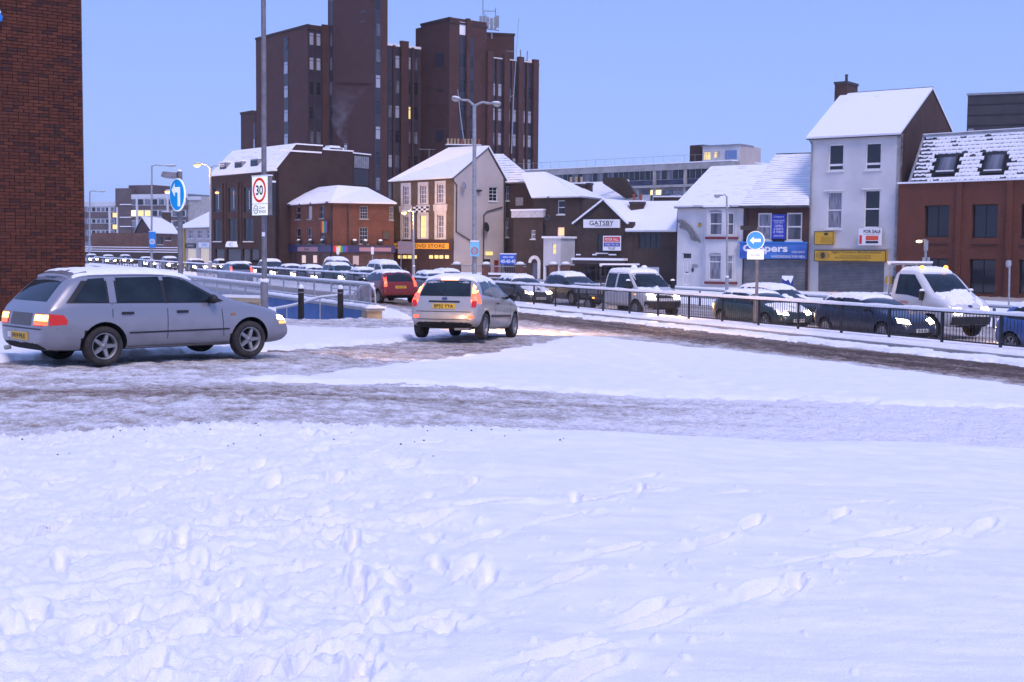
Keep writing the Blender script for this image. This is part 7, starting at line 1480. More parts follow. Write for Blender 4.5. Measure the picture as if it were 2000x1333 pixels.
class Car:
    def __init__(s, sp, name, label, cat, group=None):
        s.sp = sp; s.root = thing(name, label, cat, group=group); s.me = loft_body(sp); s.body = link('body', s.me, s.root)
        s.bvh = BVHTree.FromPolygons([v.co for v in s.me.vertices], [tuple(p.vertices) for p in s.me.polygons])
    def hit(s, a, b, ax):
        o, d = {'R': ((a, -4, b), (0, 1, 0)), 'L': ((a, 4, b), (0, -1, 0)), 'B': ((-6, a, b), (1, 0, 0)), 'F': ((9, a, b), (-1, 0, 0)), 'T': ((a, b, 5), (0, 0, -1))}[ax]
        o, d = Vector(o), Vector(d); h, n, i, _ = s.bvh.ray_cast(o, d)
        if h is None:
            h, n, i, _ = s.bvh.find_nearest(o + d * 5.0); 
        return h, n, d
    def patch(s, name, poly, ax, m, off=.004, parent=None, step=.09, skirt=.02, mir=False, thin=None):
        for k in ((1, -1) if mir else (1,)):
            pl = poly; a_ = ax
            if mir and k < 0:
                if ax in 'RL': a_ = 'L' if ax == 'R' else 'R'
                else: pl = [(-a, b) for a, b in poly][::-1]
            bm = bmesh.new(); bm.faces.new([bm.verts.new((a, b, 0)) for a, b in pl]); 
            for c in (0, 1):
                lo, hi = min(p[c] for p in pl), max(p[c] for p in pl); n = max(1, int(math.ceil((hi - lo) / step)))
                for i in range(1, n):
                    v = lo + (hi - lo) * i / n; bmesh.ops.bisect_plane(bm, geom=bm.verts[:] + bm.edges[:] + bm.faces[:], plane_co=(v, 0, 0) if c == 0 else (0, v, 0), plane_no=(1, 0, 0) if c == 0 else (0, 1, 0))
            bd = [e for e in bm.edges if e.is_boundary]; pos = {}
            for v in bm.verts: pos[v] = s.hit(v.co.x, v.co.y, a_)
            r = bmesh.ops.extrude_edge_only(bm, edges=bd); nv = [v for v in r['geom'] if isinstance(v, bmesh.types.BMVert)]
            old = list(pos); src = {}
            for v in nv:
                best = min((o for o in old if o.is_boundary or True), key=lambda o: (o.co - v.co).length_squared); src[v] = best
            for v in nv: h, n, d = pos[src[v]]; pos[v] = None; v.tag = True; src[v] = h + d * skirt
            for v, q in pos.items():
                if q is None: v.co = src[v]
                else: v.co = q[0] - q[2] * off
            bmesh.ops.recalc_face_normals(bm, faces=bm.faces)
            cen = sum((v.co for v in bm.verts), Vector()) / len(bm.verts)
            me = bpy.data.meshes.new(name); bm.to_mesh(me); bm.free(); me.materials.append(m)
            for p in me.polygons: p.use_smooth = True
            me.set_sharp_from_angle(angle=R(40)); o = link(name, me, parent or s.body if parent is not s.root else s.root)
            out_ = o
        return out_
    def snow(s, x0, x1, hw, th, seed=0, name='snow_cover', cover=1.0, ztest=None, nx=46, ny=26, jag=.06):
        """snow lying on upward faces between x0 and x1; cover < 1 leaves bare patches"""
        xs = np.linspace(x0 - .1, x1 + .1, nx); ys = np.linspace(-hw - .08, hw + .08, ny); X_, Y_ = np.meshgrid(xs, ys, indexing='ij')
        fx = np.minimum(X_ - x0, x1 - X_); fy = hw - np.abs(Y_); e = np.minimum(fx, fy) + jag * fbm(X_ * 3.3 + seed * 7.1, Y_ * 3.3, 3)
        cov = fbm(X_ * 1.7 + seed * 3.7, Y_ * 2.1 + seed, 3) + (cover * 2 - 1) * .8; e = np.minimum(e, (cov) * .25) if cover < 1 else e
        t_ = th * np.clip(e / .10, 0, 1) ** .5 * (1 + .5 * fbm(X_ * 5 + seed, Y_ * 5, 2)); v = []; ok = np.zeros(X_.shape, bool)
        for i in range(nx):
            for j in range(ny):
                h, n, i_, _ = s.bvh.ray_cast(Vector((X_[i, j], Y_[i, j], 5)), Vector((0, 0, -1)))
                if h is None: v.append((X_[i, j], Y_[i, j], 0)); continue
                v.append((h.x, h.y, h.z + (t_[i, j] + .003 if e[i, j] > 0 else -.02))); ok[i, j] = e[i, j] > 0
        mb = MB(); mb.v = v
        for i in range(nx - 1):
            for j in range(ny - 1):
                if ok[i, j] or ok[i + 1, j] or ok[i, j + 1] or ok[i + 1, j + 1]:
                    q = (i * ny + j, (i + 1) * ny + j, (i + 1) * ny + j + 1, i * ny + j + 1)
                    if all(v[k][2] > .3 for k in q) and max(v[k][2] for k in q) - min(v[k][2] for k in q) < .22: mb.f.append(list(q)); mb.m.append(0); mb.sm.append(True)
        if mb.f:
            us = sorted(set(i for f in mb.f for i in f)); mp = {u: i for i, u in enumerate(us)}; mb.v = [mb.v[u] for u in us]; mb.f = [[mp[i] for i in f] for f in mb.f]
            return mb.build(name, M_snowc, s.root)
    def wheels(s, xs, r, y, tw=.19, style=5, rim=None):
        key = (r, style, tw)
        for x in xs:
            for sd in (-1, 1):
                M = Matrix.Translation((x, sd * y, r)) @ Matrix.Rotation(R(90) * sd, 4, 'X'); 
                # local z points out of the car on both sides
                M = Matrix.Translation((x, sd * y, r)) @ (Matrix.Rotation(R(-90), 4, 'X') if sd > 0 else Matrix.Rotation(R(90), 4, 'X'))
                w = bpy.data.objects.new('wheel', wheel_mesh('hub', r, tw, style)); COL.objects.link(w); w.parent = s.root; w.matrix_basis = M
                for nm, mm in (('tyre', M_tyre), ('rim', rim or M_rim)):
                    o = bpy.data.objects.new(nm, wheel_mesh(nm, r, tw, style)); COL.objects.link(o); o.parent = w
                    o.data.materials[0] = mm
    def plate(s, ax, a, b, w, h, m, txt, z_off=.02, parent=None):
        p = s.patch('number_plate', [(a - w / 2, b - h / 2), (a + w / 2, b - h / 2), (a + w / 2, b + h / 2), (a - w / 2, b + h / 2)], ax, m, off=.018, step=2); vs, fs, x0, x1, y0, y1 = text_geo(txt, .015); q = s.hit(a, b, ax); q0 = s.hit(a, b - h / 2, ax)[0]; q1 = s.hit(a, b + h / 2, ax)[0]; mb = MB(); sg = 1 if ax == 'F' else -1
        def X_(z): t = (z - (b - h / 2)) / h; return q0.x + (q1.x - q0.x) * t + .024 * sg
        def pos(v): u = ((v[0] - x0) / (x1 - x0) - .5) * w * .86; z = b + ((v[1] - y0) / (y1 - y0) - .5) * h * .68; return (X_(z), a + u * sg, z)
        mb.add([pos(v) for v in vs], fs); mb.build('lettering', M_ink, p); return p
    def place(s, x, y, ang, z=None, pitch=0.0):
        s.root.matrix_basis = Matrix.Translation((x, y, gz(x, y) + .0 if z is None else z)) @ Matrix.Rotation(ang, 4, 'Z') @ Matrix.Rotation(pitch, 4, 'Y') @ Matrix.Translation((-s.sp['L'] / 2, 0, 0)); return s
_WM = {}
def wheel_mesh(kind, r, tw, style):
    k = (kind, r, tw, style)
    if k in _WM: return _WM[k]
    mb = MB(); h = tw / 2; ri = r * .66
    if kind == 'tyre':
        mb.lathe([(ri, -h), (r * .93, -h), (r * .99, -h * .75), (r, -h * .3), (r, h * .3), (r * .99, h * .75), (r * .93, h), (ri * 1.02, h * .95), (ri, h * .6), (ri, -h)], 36); m = M_tyre
    elif kind == 'rim':
        mb.lathe([(ri, h * .55), (ri * 1.02, h * .9), (ri * .94, h * .9), (ri * .90, h * .45), (ri * .86, -.02)], 36); m = M_rim
        if style:
            for q in range(style):
                a = 2 * math.pi * q / style; ca, sa = math.cos(a), math.sin(a)
                def pt(u, v, z): return (u * ca - v * sa, u * sa + v * ca, z)
                w0, w1 = ri * .16, ri * .11; mb.add([pt(ri * .12, -w0, h * .62), pt(ri * .92, -w1, h * .62), pt(ri * .92, w1, h * .62), pt(ri * .12, w0, h * .62), pt(ri * .12, -w0 * 1.2, h * .2), pt(ri * .92, -w1 * 1.2, h * .2), pt(ri * .92, w1 * 1.2, h * .2), pt(ri * .12, w0 * 1.2, h * .2)], [(0, 1, 2, 3), (0, 4, 5, 1), (3, 2, 6, 7)])
            mb.lathe([(0, h * .72), (ri * .2, h * .68), (ri * .24, h * .4)], 16)
        else: mb.lathe([(0, h * .5), (ri * .3, h * .6), (ri * .55, h * .35), (ri * .9, h * .5)], 24)
    else: mb.lathe([(0, h * .1), (ri * .9, h * .05), (ri * .9, -h), (0, -h)], 20); m = M_well
    me = mb.mesh(kind, m); _WM[k] = me; return me
def mirror_pair(c, x, z, y, m, off=.0):
    """door mirrors: a housing on a short arm each side"""
    for sd in (-1, 1):
        mb = MB(); mb.ell((x, sd * (y + .10), z), .07, .11, .075, 12, 6); mb.tube([(x, sd * (y - .08), z - .04), (x, sd * (y + .06), z - .02)], .03, 6); o = mb.build('door_mirror', m, c.root)

# ---- the silver estate in the foreground
def estate_spec(pt, sc=1.0):
    return dict(L=4.35, paint=pt, wr=.30, arch=((.93, .365), (3.45, .365)), st=[0, .05, .12, .28, .5, .72, .93, 1.2, 1.7, 2.2, 2.5, 2.85, 3.15, 3.4, 3.7, 4.0, 4.2, 4.30, 4.35],
        Zb=[(0, .34), (.12, .24), (.6, .22), (3.9, .20), (4.25, .22), (4.35, .30)],
        T=[(0, .58), (.05, .82), (.12, .94), (.28, 1.14), (.5, 1.36), (.72, 1.425), (1.6, 1.445), (2.2, 1.42), (2.5, 1.34), (2.85, 1.15), (3.2, .965), (3.4, .92), (3.8, .85), (4.1, .76), (4.25, .66), (4.35, .52)],
        B=[(0, .52), (.05, .78), (.12, .885), (.5, .92), (1.2, .92), (2.8, .885), (3.3, .86), (3.8, .78), (4.1, .69), (4.25, .58), (4.35, .44)],
        W=[(0, .66), (.05, .745), (.15, .80), (.5, .835), (1.2, .845), (3.4, .845), (3.8, .82), (4.1, .75), (4.25, .68), (4.35, .58)], tumble=.30)
def estate():
    pt = paint('silver_paint', (.28, .285, .325), .4, .5); c = Car(estate_spec(pt), 'estate_car', 'silver estate car with snowy roof crossing in the foreground', 'car'); b = c.body
    # glass with black surrounds
    c.patch('window_surround', [(.36, .95), (.72, 1.345), (2.13, 1.345), (2.30, 1.31), (2.98, .93), (2.84, .905)], 'R', M_trim, .003, mir=True)
    side = [('quarter_window', [(.47, .975), (.77, 1.30), (1.02, 1.315), (.98, .955)]), ('side_window', [(1.17, .95), (1.20, 1.315), (1.92, 1.325), (1.92, .935)]), ('side_window', [(1.99, .935), (1.99, 1.32), (2.12, 1.32), (2.28, 1.29), (2.80, .98), (2.76, .925)])]
    for nm, p in side: c.patch(nm, p, 'R', M_cglass2, .008, mir=True)
    c.patch('pillar', [(1.02, .945), (1.05, 1.335), (1.16, 1.335), (1.13, .945)], 'R', pt, .010, mir=True, step=.06)
    c.patch('windscreen', [(-.62, .99), (-.50, 1.36), (.50, 1.36), (.62, .99)], 'F', M_cglass, .006); c.patch('rear_window', [(-.56, .975), (-.46, 1.335), (.46, 1.335), (.56, .975)], 'B', M_cglass2, .006)
    c.patch('rear_spoiler', [(.52, -.52), (.80, -.54), (.80, .54), (.52, .52)], 'T', pt, .035)
    # seams, mouldings, handles
    for p in ([(1.05, .32), (1.05, .93), (1.062, .93), (1.062, .32)], [(1.955, .27), (1.955, .93), (1.967, .93), (1.967, .27)], [(2.96, .27), (2.90, .90), (2.912, .90), (2.972, .27)]): c.patch('door_seam', p, 'R', M_trim, .0025, mir=True, step=.12, skirt=.004)
    c.patch('side_moulding', [(1.32, .475), (1.32, .50), (3.05, .50), (3.05, .475)], 'R', M_trim, .010, mir=True, step=.2); c.patch('sill_trim', [(1.32, .235), (1.32, .275), (3.06, .275), (3.06, .235)], 'R', mat('grey_plastic', (.10, .10, .105), .6), .012, mir=True, step=.2)
    for x in (1.20, 2.12): c.patch('door_handle', [(x, .765), (x, .805), (x + .19, .805), (x + .19, .765)], 'R', M_trim, .022, mir=True)
    c.patch('side_repeater', [(3.08, .70), (3.08, .73), (3.17, .73), (3.17, .70)], 'R', M_ambd, .008, mir=True)
    # rear
    c.patch('tail_light', [(-.78, .62), (-.78, .80), (-.44, .80), (-.44, .62)], 'B', M_taild, .008, mir=True); c.patch('tail_light_lit', [(-.76, .70), (-.76, .785), (-.46, .785), (-.46, .70)], 'B', M_tailh, .014, mir=True); c.patch('tail_light_red', [(-.76, .635), (-.76, .695), (-.46, .695), (-.46, .635)], 'B', M_tail, .014, mir=True)
    c.patch('tail_light_side', [(.10, .63), (.10, .80), (.30, .78), (.36, .70), (.34, .64)], 'R', M_taild, .008, mir=True)
    c.patch('bumper_line', [(-.8, .565), (-.8, .585), (.8, .585), (.8, .565)], 'B', M_trim, .006, step=.15); c.patch('plate_recess', [(-.34, .615), (-.34, .80), (.34, .80), (.34, .615)], 'B', mat('grey_plastic', (.10, .10, .105), .6), .006)
    c.plate('B', .0, .455, .52, .112, M_ply, 'P419 PKX'); c.patch('tow_sticker', [(.32, .42), (.32, .50), (.42, .50), (.42, .42)], 'B', M_plw, .012, step=.2)
    # front
    c.patch('headlight', [(.40, .565), (.40, .665), (.70, .675), (.74, .575)], 'F', M_headd, .008, mir=True); c.patch('headlight_lit', [(.44, .58), (.44, .65), (.62, .655), (.62, .58)], 'F', M_head, .014, mir=True); c.patch('headlight_side', [(4.02, .61), (4.02, .68), (4.20, .655), (4.25, .585)], 'R', M_head, .010, mir=True); c.patch('indicator', [(4.06, .535), (4.06, .575), (4.24, .56), (4.25, .53)], 'R', M_amber, .010, mir=True)
    c.patch('grille', [(-.34, .56), (-.34, .66), (.34, .66), (.34, .56)], 'F', M_trim, .008); c.plate('F', 0, .42, .52, .112, M_plw, 'P419 PKX'); c.patch('lower_grille', [(-.5, .27), (-.5, .35), (.5, .35), (.5, .27)], 'F', M_trim, .006)
    mirror_pair(c, 2.72, .97, .80, M_trim); c.wheels((.93, 3.45), .30, .735, .19, 5); c.snow(.55, 2.55, .575, .035, 3, 'roof_snow', nx=70, ny=40, jag=.03)
    MB().tube([(.05, .45, .26), (-.04, .45, .25)], .035, 8).build('exhaust', M_grey, c.root)
    for x in (.93, 3.45): MB().tube([(x, -.7, .28), (x, .7, .28)], .05, 8).build('axle', M_well, c.root)
    a = math.atan2(.70, .715); hd = Vector((math.cos(a), math.sin(a))); rt = Vector((hd.y, -hd.x)); wpos = Vector((-6.07, 19.0)) - rt * .80; ctr = wpos + hd * (4.35 / 2 - .93); c.place(ctr.x, ctr.y, a, z=gz(ctr.x, ctr.y) - .0); 
    for sd in (-1, 1): headbeam(c, 4.42, sd * .55, .60, 260, 2, 60)
    return c
def headbeam(c, x, y, z, power, tilt=5, size=75):
    l = bpy.data.lights.new('headlamp_beam', 'SPOT'); l.energy = power; l.color = (1, .56, .22); l.spot_size = R(size); l.spot_blend = .8; l.shadow_soft_size = .06
    o = bpy.data.objects.new('headlamp_beam', l); COL.objects.link(o); o.parent = c.root; o.matrix_basis = Matrix.Translation((x, y, z)) @ Matrix.Rotation(R(-90), 4, 'Z') @ Matrix.Rotation(R(90 - tilt), 4, 'X')
estate()

# ---- the silver hatchback turning away
def hatch_spec(pt, L=3.92, H=1.44, W=.82, r=.30):
    k = L / 3.92; f = lambda pl: [(x * k, z) for x, z in pl]; hz = H / 1.44
    return dict(L=L, paint=pt, wr=r, arch=((.62 * k, r + .06), (3.11 * k, r + .06)), st=[x * k for x in (0, .04, .10, .22, .38, .55, .8, 1.2, 1.7, 2.1, 2.35, 2.65, 2.95, 3.2, 3.45, 3.7, 3.84, 3.90, 3.92)],
        Zb=f([(0, .36), (.1, .26), (.5, .22), (3.5, .20), (3.85, .22), (3.92, .30)]),
        T=[(x, z * hz) for x, z in f([(0, .56), (.04, .80), (.10, .99), (.22, 1.16), (.38, 1.335), (.55, 1.40), (1.2, 1.44), (1.7, 1.425), (2.1, 1.37), (2.4, 1.255), (2.7, 1.10), (3.0, .965), (3.3, .905), (3.6, .80), (3.8, .68), (3.92, .50)])],
        B=[(x, z * hz) for x, z in f([(0, .50), (.04, .76), (.10, .915), (.38, .95), (1.2, .93), (2.7, .885), (3.1, .86), (3.5, .76), (3.8, .60), (3.92, .42)])],
        W=[(x, w * W / .82) for x, w in f([(0, .68), (.04, .75), (.12, .79), (.4, .82), (3.1, .82), (3.5, .79), (3.75, .70), (3.92, .54)])], tumble=.30)
def hatchback():
    pt = paint('silver_paint_warm', (.46, .435, .415), .45, .55); c = Car(hatch_spec(pt), 'hatchback_car', 'silver three door hatchback with glowing tail lights turning away', 'car')
    c.patch('rear_window', [(-.60, .955), (-.55, 1.15), (-.50, 1.31), (.50, 1.31), (.55, 1.15), (.60, .955)], 'B', M_cglass2, .006); c.patch('windscreen', [(-.62, .99), (-.50, 1.35), (.50, 1.35), (.62, .99)], 'F', M_cglass, .006)
    c.patch('quarter_window', [(.46, 1.0), (.66, 1.28), (1.30, 1.335), (1.30, .955)], 'R', M_cglass, .006, mir=True); c.patch('side_window', [(1.37, .95), (1.37, 1.335), (1.92, 1.325), (2.10, 1.275), (2.62, .985), (2.58, .92)], 'R', M_cglass2, .006, mir=True)
    for p in ([(1.335, .30), (1.335, .93), (1.345, .93), (1.345, .30)], [(2.66, .28), (2.62, .90), (2.63, .90), (2.67, .28)]): c.patch('door_seam', p, 'R', M_trim, .0025, mir=True, step=.12, skirt=.004)
    c.patch('side_moulding', [(1.02, .50), (1.02, .555), (2.64, .555), (2.66, .50)], 'R', M_trim, .012, mir=True, step=.2); c.patch('door_handle', [(1.44, .80), (1.44, .83), (1.62, .83), (1.62, .80)], 'R', M_trim, .018, mir=True)
    # tall tail lamps up the pillars
    c.patch('tail_light', [(-.745, .80), (-.69, 1.25), (-.575, 1.25), (-.63, .80)], 'B', M_tail, .010, mir=True); c.patch('tail_light_lit', [(-.715, 1.03), (-.685, 1.22), (-.59, 1.22), (-.62, 1.03)], 'B', M_tailh, .018, mir=True); c.patch('tail_light_low', [(-.745, .72), (-.745, .86), (-.64, .86), (-.64, .72)], 'B', M_taild, .016, mir=True)
    c.patch('tail_light_side', [(.10, .80), (.20, 1.16), (.28, 1.18), (.24, .80)], 'R', M_tail, .008, mir=True)
    c.patch('brake_light', [(-.20, 1.325), (-.20, 1.37), (.20, 1.37), (.20, 1.325)], 'B', mat('brake_hot', (.6, .05, .03), .3, emit=(1, .22, .12), es=7), .02)
    c.patch('boot_handle', [(-.36, .815), (-.36, .855), (.36, .855), (.36, .815)], 'B', M_trim, .010); c.patch('badge', [(-.07, .90), (-.045, .93), (.045, .93), (.07, .90), (.045, .87), (-.045, .87)], 'B', mat('badge_blue', (.05, .07, .16), .3), .008); c.plate('B', 0, .735, .52, .112, M_ply, 'BP52 YYA')
    c.patch('bumper_line', [(-.76, .605), (-.76, .62), (.76, .62), (.76, .605)], 'B', M_trim, .006, step=.15); c.patch('bumper_line', [(-.74, .43), (-.74, .445), (.74, .445), (.74, .43)], 'B', M_trim, .006, step=.15); c.patch('reflector', [(-.70, .47), (-.70, .53), (-.58, .53), (-.58, .47)], 'B', M_tail, .012, mir=True)
    c.patch('wiper', [(-.02, .97), (.10, 1.08), (.115, 1.07), (.0, .96)], 'B', M_trim, .02)
    c.patch('headlight', [(.42, .60), (.40, .74), (.66, .80), (.70, .66)], 'F', M_head, .01, mir=True); c.patch('grille', [(-.35, .58), (-.35, .66), (.35, .66), (.35, .58)], 'F', M_trim, .008); c.plate('F', 0, .40, .52, .112, M_plw, 'BP52 YYA')
    mirror_pair(c, 2.55, 1.0, .80, M_trim); c.wheels((.62, 3.11), .30, .715, .185, 7); c.snow(.50, 2.02, .60, .06, 5, 'roof_snow', nx=52, ny=34)
    for x in (.62, 3.11): MB().tube([(x, -.7, .28), (x, .7, .28)], .05, 8).build('axle', M_well, c.root)
    MB().box(.2, .34, -.55, -.2, .2, .26).build('silencer', M_grey, c.root)
    hd = Vector((.265, .965)).normalized(); a = math.atan2(hd.y, hd.x); rt = Vector((hd.y, -hd.x)); w = Vector((-.60, 28.7)) - rt * .80; ctr = w + hd * (3.92 / 2 - .62); c.place(ctr.x, ctr.y, a, pitch=.045, z=gz(ctr.x, ctr.y) + .02)
    for sd in (-1, 1): headbeam(c, 4.0, sd * .55, .66, 1700, 6, 95)
hatchback()

# ---- cars of the queue
def queue_car(label, pcol, px, s, kind='hatch', snowr=.06, bonnet=.6, seed=1, heading=1, lights=True, pname=None, name='queued_car', cover=.75, L=None, H=None, plate=None, group='cars queuing beyond the guard rail', t_off=0.0, glass=None):
    """px: picture column of the car's middle; s: lane offset from the guard rail"""
    # where the view ray of px meets the lane
    v = ray(px, 520); k = v.x / v.y; o = R0 + RN * s; t = (k * o.y - o.x) / (RD.x - k * RD.y); pos = o + RD * (t + t_off)
    pt = paint(pname, pcol, .3, .35)
    if kind == 'estate': sp = estate_spec(pt)
    elif kind == 'van': sp = van_spec(pt, L or 4.2, H or 1.8)
    else: sp = hatch_spec(pt, L or 3.9, H or 1.44, .84)
    c = Car(sp, name, label, 'car', group); kx = sp['L'] / (4.35 if kind == 'estate' else 3.92); gl = glass or M_cglass
    if kind == 'estate':
        c.patch('side_window', [(.50, .975), (.77, 1.29), (1.10, 1.31), (1.06, .955)], 'R', gl, .008, mir=True); c.patch('side_window', [(1.17, .95), (1.20, 1.315), (1.92, 1.325), (1.92, .935)], 'R', gl, .008, mir=True); c.patch('side_window', [(1.99, .935), (1.99, 1.32), (2.12, 1.32), (2.28, 1.29), (2.80, .98), (2.76, .925)], 'R', gl, .008, mir=True)
        c.patch('windscreen', [(-.66, .98), (-.52, 1.37), (.52, 1.37), (.66, .98)], 'F', gl, .006); c.patch('rear_window', [(-.56, .975), (-.46, 1.335), (.46, 1.335), (.56, .975)], 'B', gl, .006)
        hl = [(.40, .58), (.40, .67), (.70, .70), (.74, .60)]; tl = [(-.78, .64), (-.78, .80), (-.50, .80), (-.50, .64)]; pz = .42; wx = (.93, 3.45)
    elif kind == 'van':
        h = sp['Hk']; c.patch('side_window', [(.45 * kx, 1.02 * h), (.50 * kx, 1.34 * h), (1.5 * kx, 1.36 * h), (1.5 * kx, 1.0 * h)], 'R', gl, .006, mir=True); c.patch('side_window', [(1.58 * kx, 1.0 * h), (1.58 * kx, 1.36 * h), (2.15 * kx, 1.33 * h), (2.75 * kx, 1.02 * h), (2.70 * kx, .97 * h)], 'R', gl, .006, mir=True); c.patch('windscreen', [(-.66, 1.03 * h), (-.56, 1.36 * h), (.56, 1.36 * h), (.66, 1.03 * h)], 'F', gl, .006); c.patch('rear_window', [(-.6, 1.02 * h), (-.55, 1.33 * h), (.55, 1.33 * h), (.6, 1.02 * h)], 'B', gl, .006)
        hl = [(.42, .64), (.42, .78), (.70, .80), (.72, .66)]; tl = [(-.80, .75), (-.80, 1.10), (-.70, 1.10), (-.70, .75)]; pz = .46; wx = (.70 * kx, 3.15 * kx)
    else:
        hz = (H or 1.44) / 1.44; z_ = lambda p: [(a * kx, b * hz) for a, b in p]; y_ = lambda p: [(a, b * hz) for a, b in p]
        c.patch('side_window', z_([(.46, 1.0), (.66, 1.28), (1.30, 1.335), (1.30, .955)]), 'R', gl, .006, mir=True); c.patch('side_window', z_([(1.37, .95), (1.37, 1.335), (1.92, 1.325), (2.10, 1.275), (2.62, .985), (2.58, .92)]), 'R', gl, .006, mir=True); c.patch('windscreen', y_([(-.66, .98), (-.53, 1.36), (.53, 1.36), (.66, .98)]), 'F', gl, .006); c.patch('rear_window', y_([(-.60, .955), (-.50, 1.31), (.50, 1.31), (.60, .955)]), 'B', gl, .006)
        hl = y_([(.40, .60), (.38, .72), (.66, .77), (.70, .65)]); tl = y_([(-.76, .74), (-.70, 1.15), (-.60, 1.15), (-.63, .74)]); pz = .40 * hz; wx = (.62 * kx, 3.11 * kx)
    away = heading < 0; hc = (sum(p[0] for p in hl) / 4, sum(p[1] for p in hl) / 4); kk = (1.25, 1.5) if pos.y > 75 else (1.12, 1.15); hl = [(hc[0] + (a - hc[0]) * kk[0], hc[1] + (b - hc[1]) * kk[1]) for a, b in hl]
    c.patch('headlight', hl, 'F', M_head if lights and not away else M_headd, .012, mir=True); c.patch('tail_light', tl, 'B', M_tail if away else M_taild, .012, mir=True); zc = .62 if kind != 'van' else .70
    c.patch('grille', [(-.33, zc - .08), (-.33, zc + .02), (.33, zc + .02), (.33, zc - .08)], 'F', M_trim, .008); c.patch('lower_grille', [(-.5, .26), (-.5, .33), (.5, .33), (.5, .26)], 'F', M_trim, .006)
    c.plate('F', 0, pz, .50, .11, M_plw, plate or 'LD53 KXT'); c.plate('B', 0, .72 if kind != 'estate' else .455, .50, .11, M_ply, plate or 'LD53 KXT')
    c.wheels(wx, sp['wr'], .725, .19, 6 if seed % 2 else 0); mirror_pair(c, (2.55 if kind == 'hatch' else 2.72) * kx, (1.0 if kind != 'van' else 1.10 * sp['Hk']), .82, M_trim)
    T = sp['T']; L_ = sp['L']; rs = {'hatch': (.48, 2.10), 'estate': (.5, 2.6), 'van': (.35, 2.15)}[kind]; sk = 1 if kind == 'estate' else kx
    if snowr: c.snow(rs[0] * sk, rs[1] * sk, .62, snowr, seed, 'roof_snow', jag=.10, nx=40, ny=24)
    if bonnet: c.snow(2.95 * sk, 3.72 * sk, .66, .05, seed + 5, 'bonnet_snow', cover=bonnet, jag=.12, nx=26, ny=24)
    a = math.atan2(RD.y, RD.x) + (math.pi if away else 0); c.place(pos.x, pos.y, a, z=gz(pos.x, pos.y) + .02)
    if lights and not away and pos.y < 75:
        for sd in (-1, 1): headbeam(c, L_ + .08, sd * .55, .66, 120, 8, 80)
    return c
def van_spec(pt, L, H):
    k = L / 3.92; hz = H / 1.5; f = lambda pl, q=1: [(x * k, z * q) for x, z in pl]
    return dict(L=L, paint=pt, wr=.33, Hk=hz, arch=((.70 * k, .40), (3.15 * k, .40)), st=[x * k for x in (0, .03, .08, .16, .30, .5, .8, 1.2, 1.7, 2.1, 2.35, 2.65, 2.95, 3.2, 3.5, 3.75, 3.86, 3.92)], Zb=f([(0, .36), (.1, .28), (.5, .26), (3.5, .25), (3.92, .34)]),
        T=f([(0, .60), (.03, .95), (.08, 1.12), (.16, 1.28), (.30, 1.43), (.5, 1.47), (1.2, 1.50), (1.9, 1.47), (2.2, 1.38), (2.6, 1.16), (2.9, 1.02), (3.3, .95), (3.7, .85), (3.85, .68), (3.92, .52)], hz), B=f([(0, .55), (.03, .88), (.08, .97), (.4, .985), (2.6, .95), (3.0, .91), (3.5, .82), (3.8, .64), (3.92, .46)], hz), W=f([(0, .72), (.05, .80), (.15, .84), (.5, .86), (3.1, .86), (3.5, .83), (3.75, .75), (3.92, .60)]), tumble=.22)
N1, N2 = -2.1, -5.4
# near lane and far lane, right to left
queue_car('blue hatchback cut off by the right edge of the picture', (.05, .11, .30), 2082, N1, 'hatch', .06, .3, 1, pname='blue_paint', plate='KV04 HJN', t_off=.3)
queue_car('dark navy hatchback with snow lumps in front of the flatbed truck', (.012, .018, .045), 1712, N1, 'hatch', .07, .25, 2, pname='navy_paint', L=4.15, H=1.40, plate='W418 ANU')
queue_car('dark green hatchback splashed with snow behind the keep left sign', (.02, .045, .042), 1492, N1, 'hatch', .05, .8, 3, pname='green_paint', L=4.1, plate='R621 PPJ', H=1.36, glass=M_cglass2)
queue_car('black estate with roof snow in the far lane behind the green hatchback', (.012, .013, .016), 1520, N2, 'estate', .07, .55, 4, pname='black_paint', plate='FX06 ZRL')
queue_car('snow capped small car behind the load bed of the pickup', (.02, .03, .035), 1122, N2, 'van', .10, .5, 5, pname='black_green_paint', L=3.9, H=1.55)
queue_car('dark grey hatchback with bright headlights nearest the silver hatchback', (.035, .04, .042), 1022, N1, 'hatch', .10, .7, 6, pname='grey_paint', plate='AE51 OVK')
queue_car('white snow covered hatchback seen over the roof of the silver hatchback', (.30, .31, .33), 880, N2, 'hatch', .10, .95, 7, pname='pale_paint')
queue_car('pale hatchback with thick snow right of the moving red car', (.32, .33, .35), 850, N1, 'hatch', .08, .95, 8, pname='pale_paint2', L=3.8)
queue_car('white people carrier with roof bars under deep snow', (.36, .37, .39), 757, N1 - 1.2, 'van', .12, .9, 9, pname='white_paint', H=1.9, L=4.7)
queue_car('snowy small car tucked before the white people carrier', (.26, .27, .30), 716, N1 + .1, 'hatch', .09, .9, 10, pname='silver_blue_paint')
queue_car('teal van with lit headlamp left of the moving red car', (.06, .16, .18), 665, N1, 'van', .08, .5, 11, pname='teal_paint', L=4.0, H=1.7)
queue_car('grey van with flat snowy roof behind the teal van', (.20, .20, .22), 664, N2 - .3, 'van', .12, .5, 12, pname='van_grey', L=4.6, H=1.95)
queue_car('light grey car with snowy bonnet in the queue before the pub', (.26, .26, .28), 612, N1, 'estate', .08, .9, 13, pname='lightgrey_paint')
queue_car('dark taxi like car with rounded roof by the 30 sign column', (.014, .014, .016), 533, N1, 'van', .08, .3, 14, pname='taxi_black', L=4.3, H=1.75)
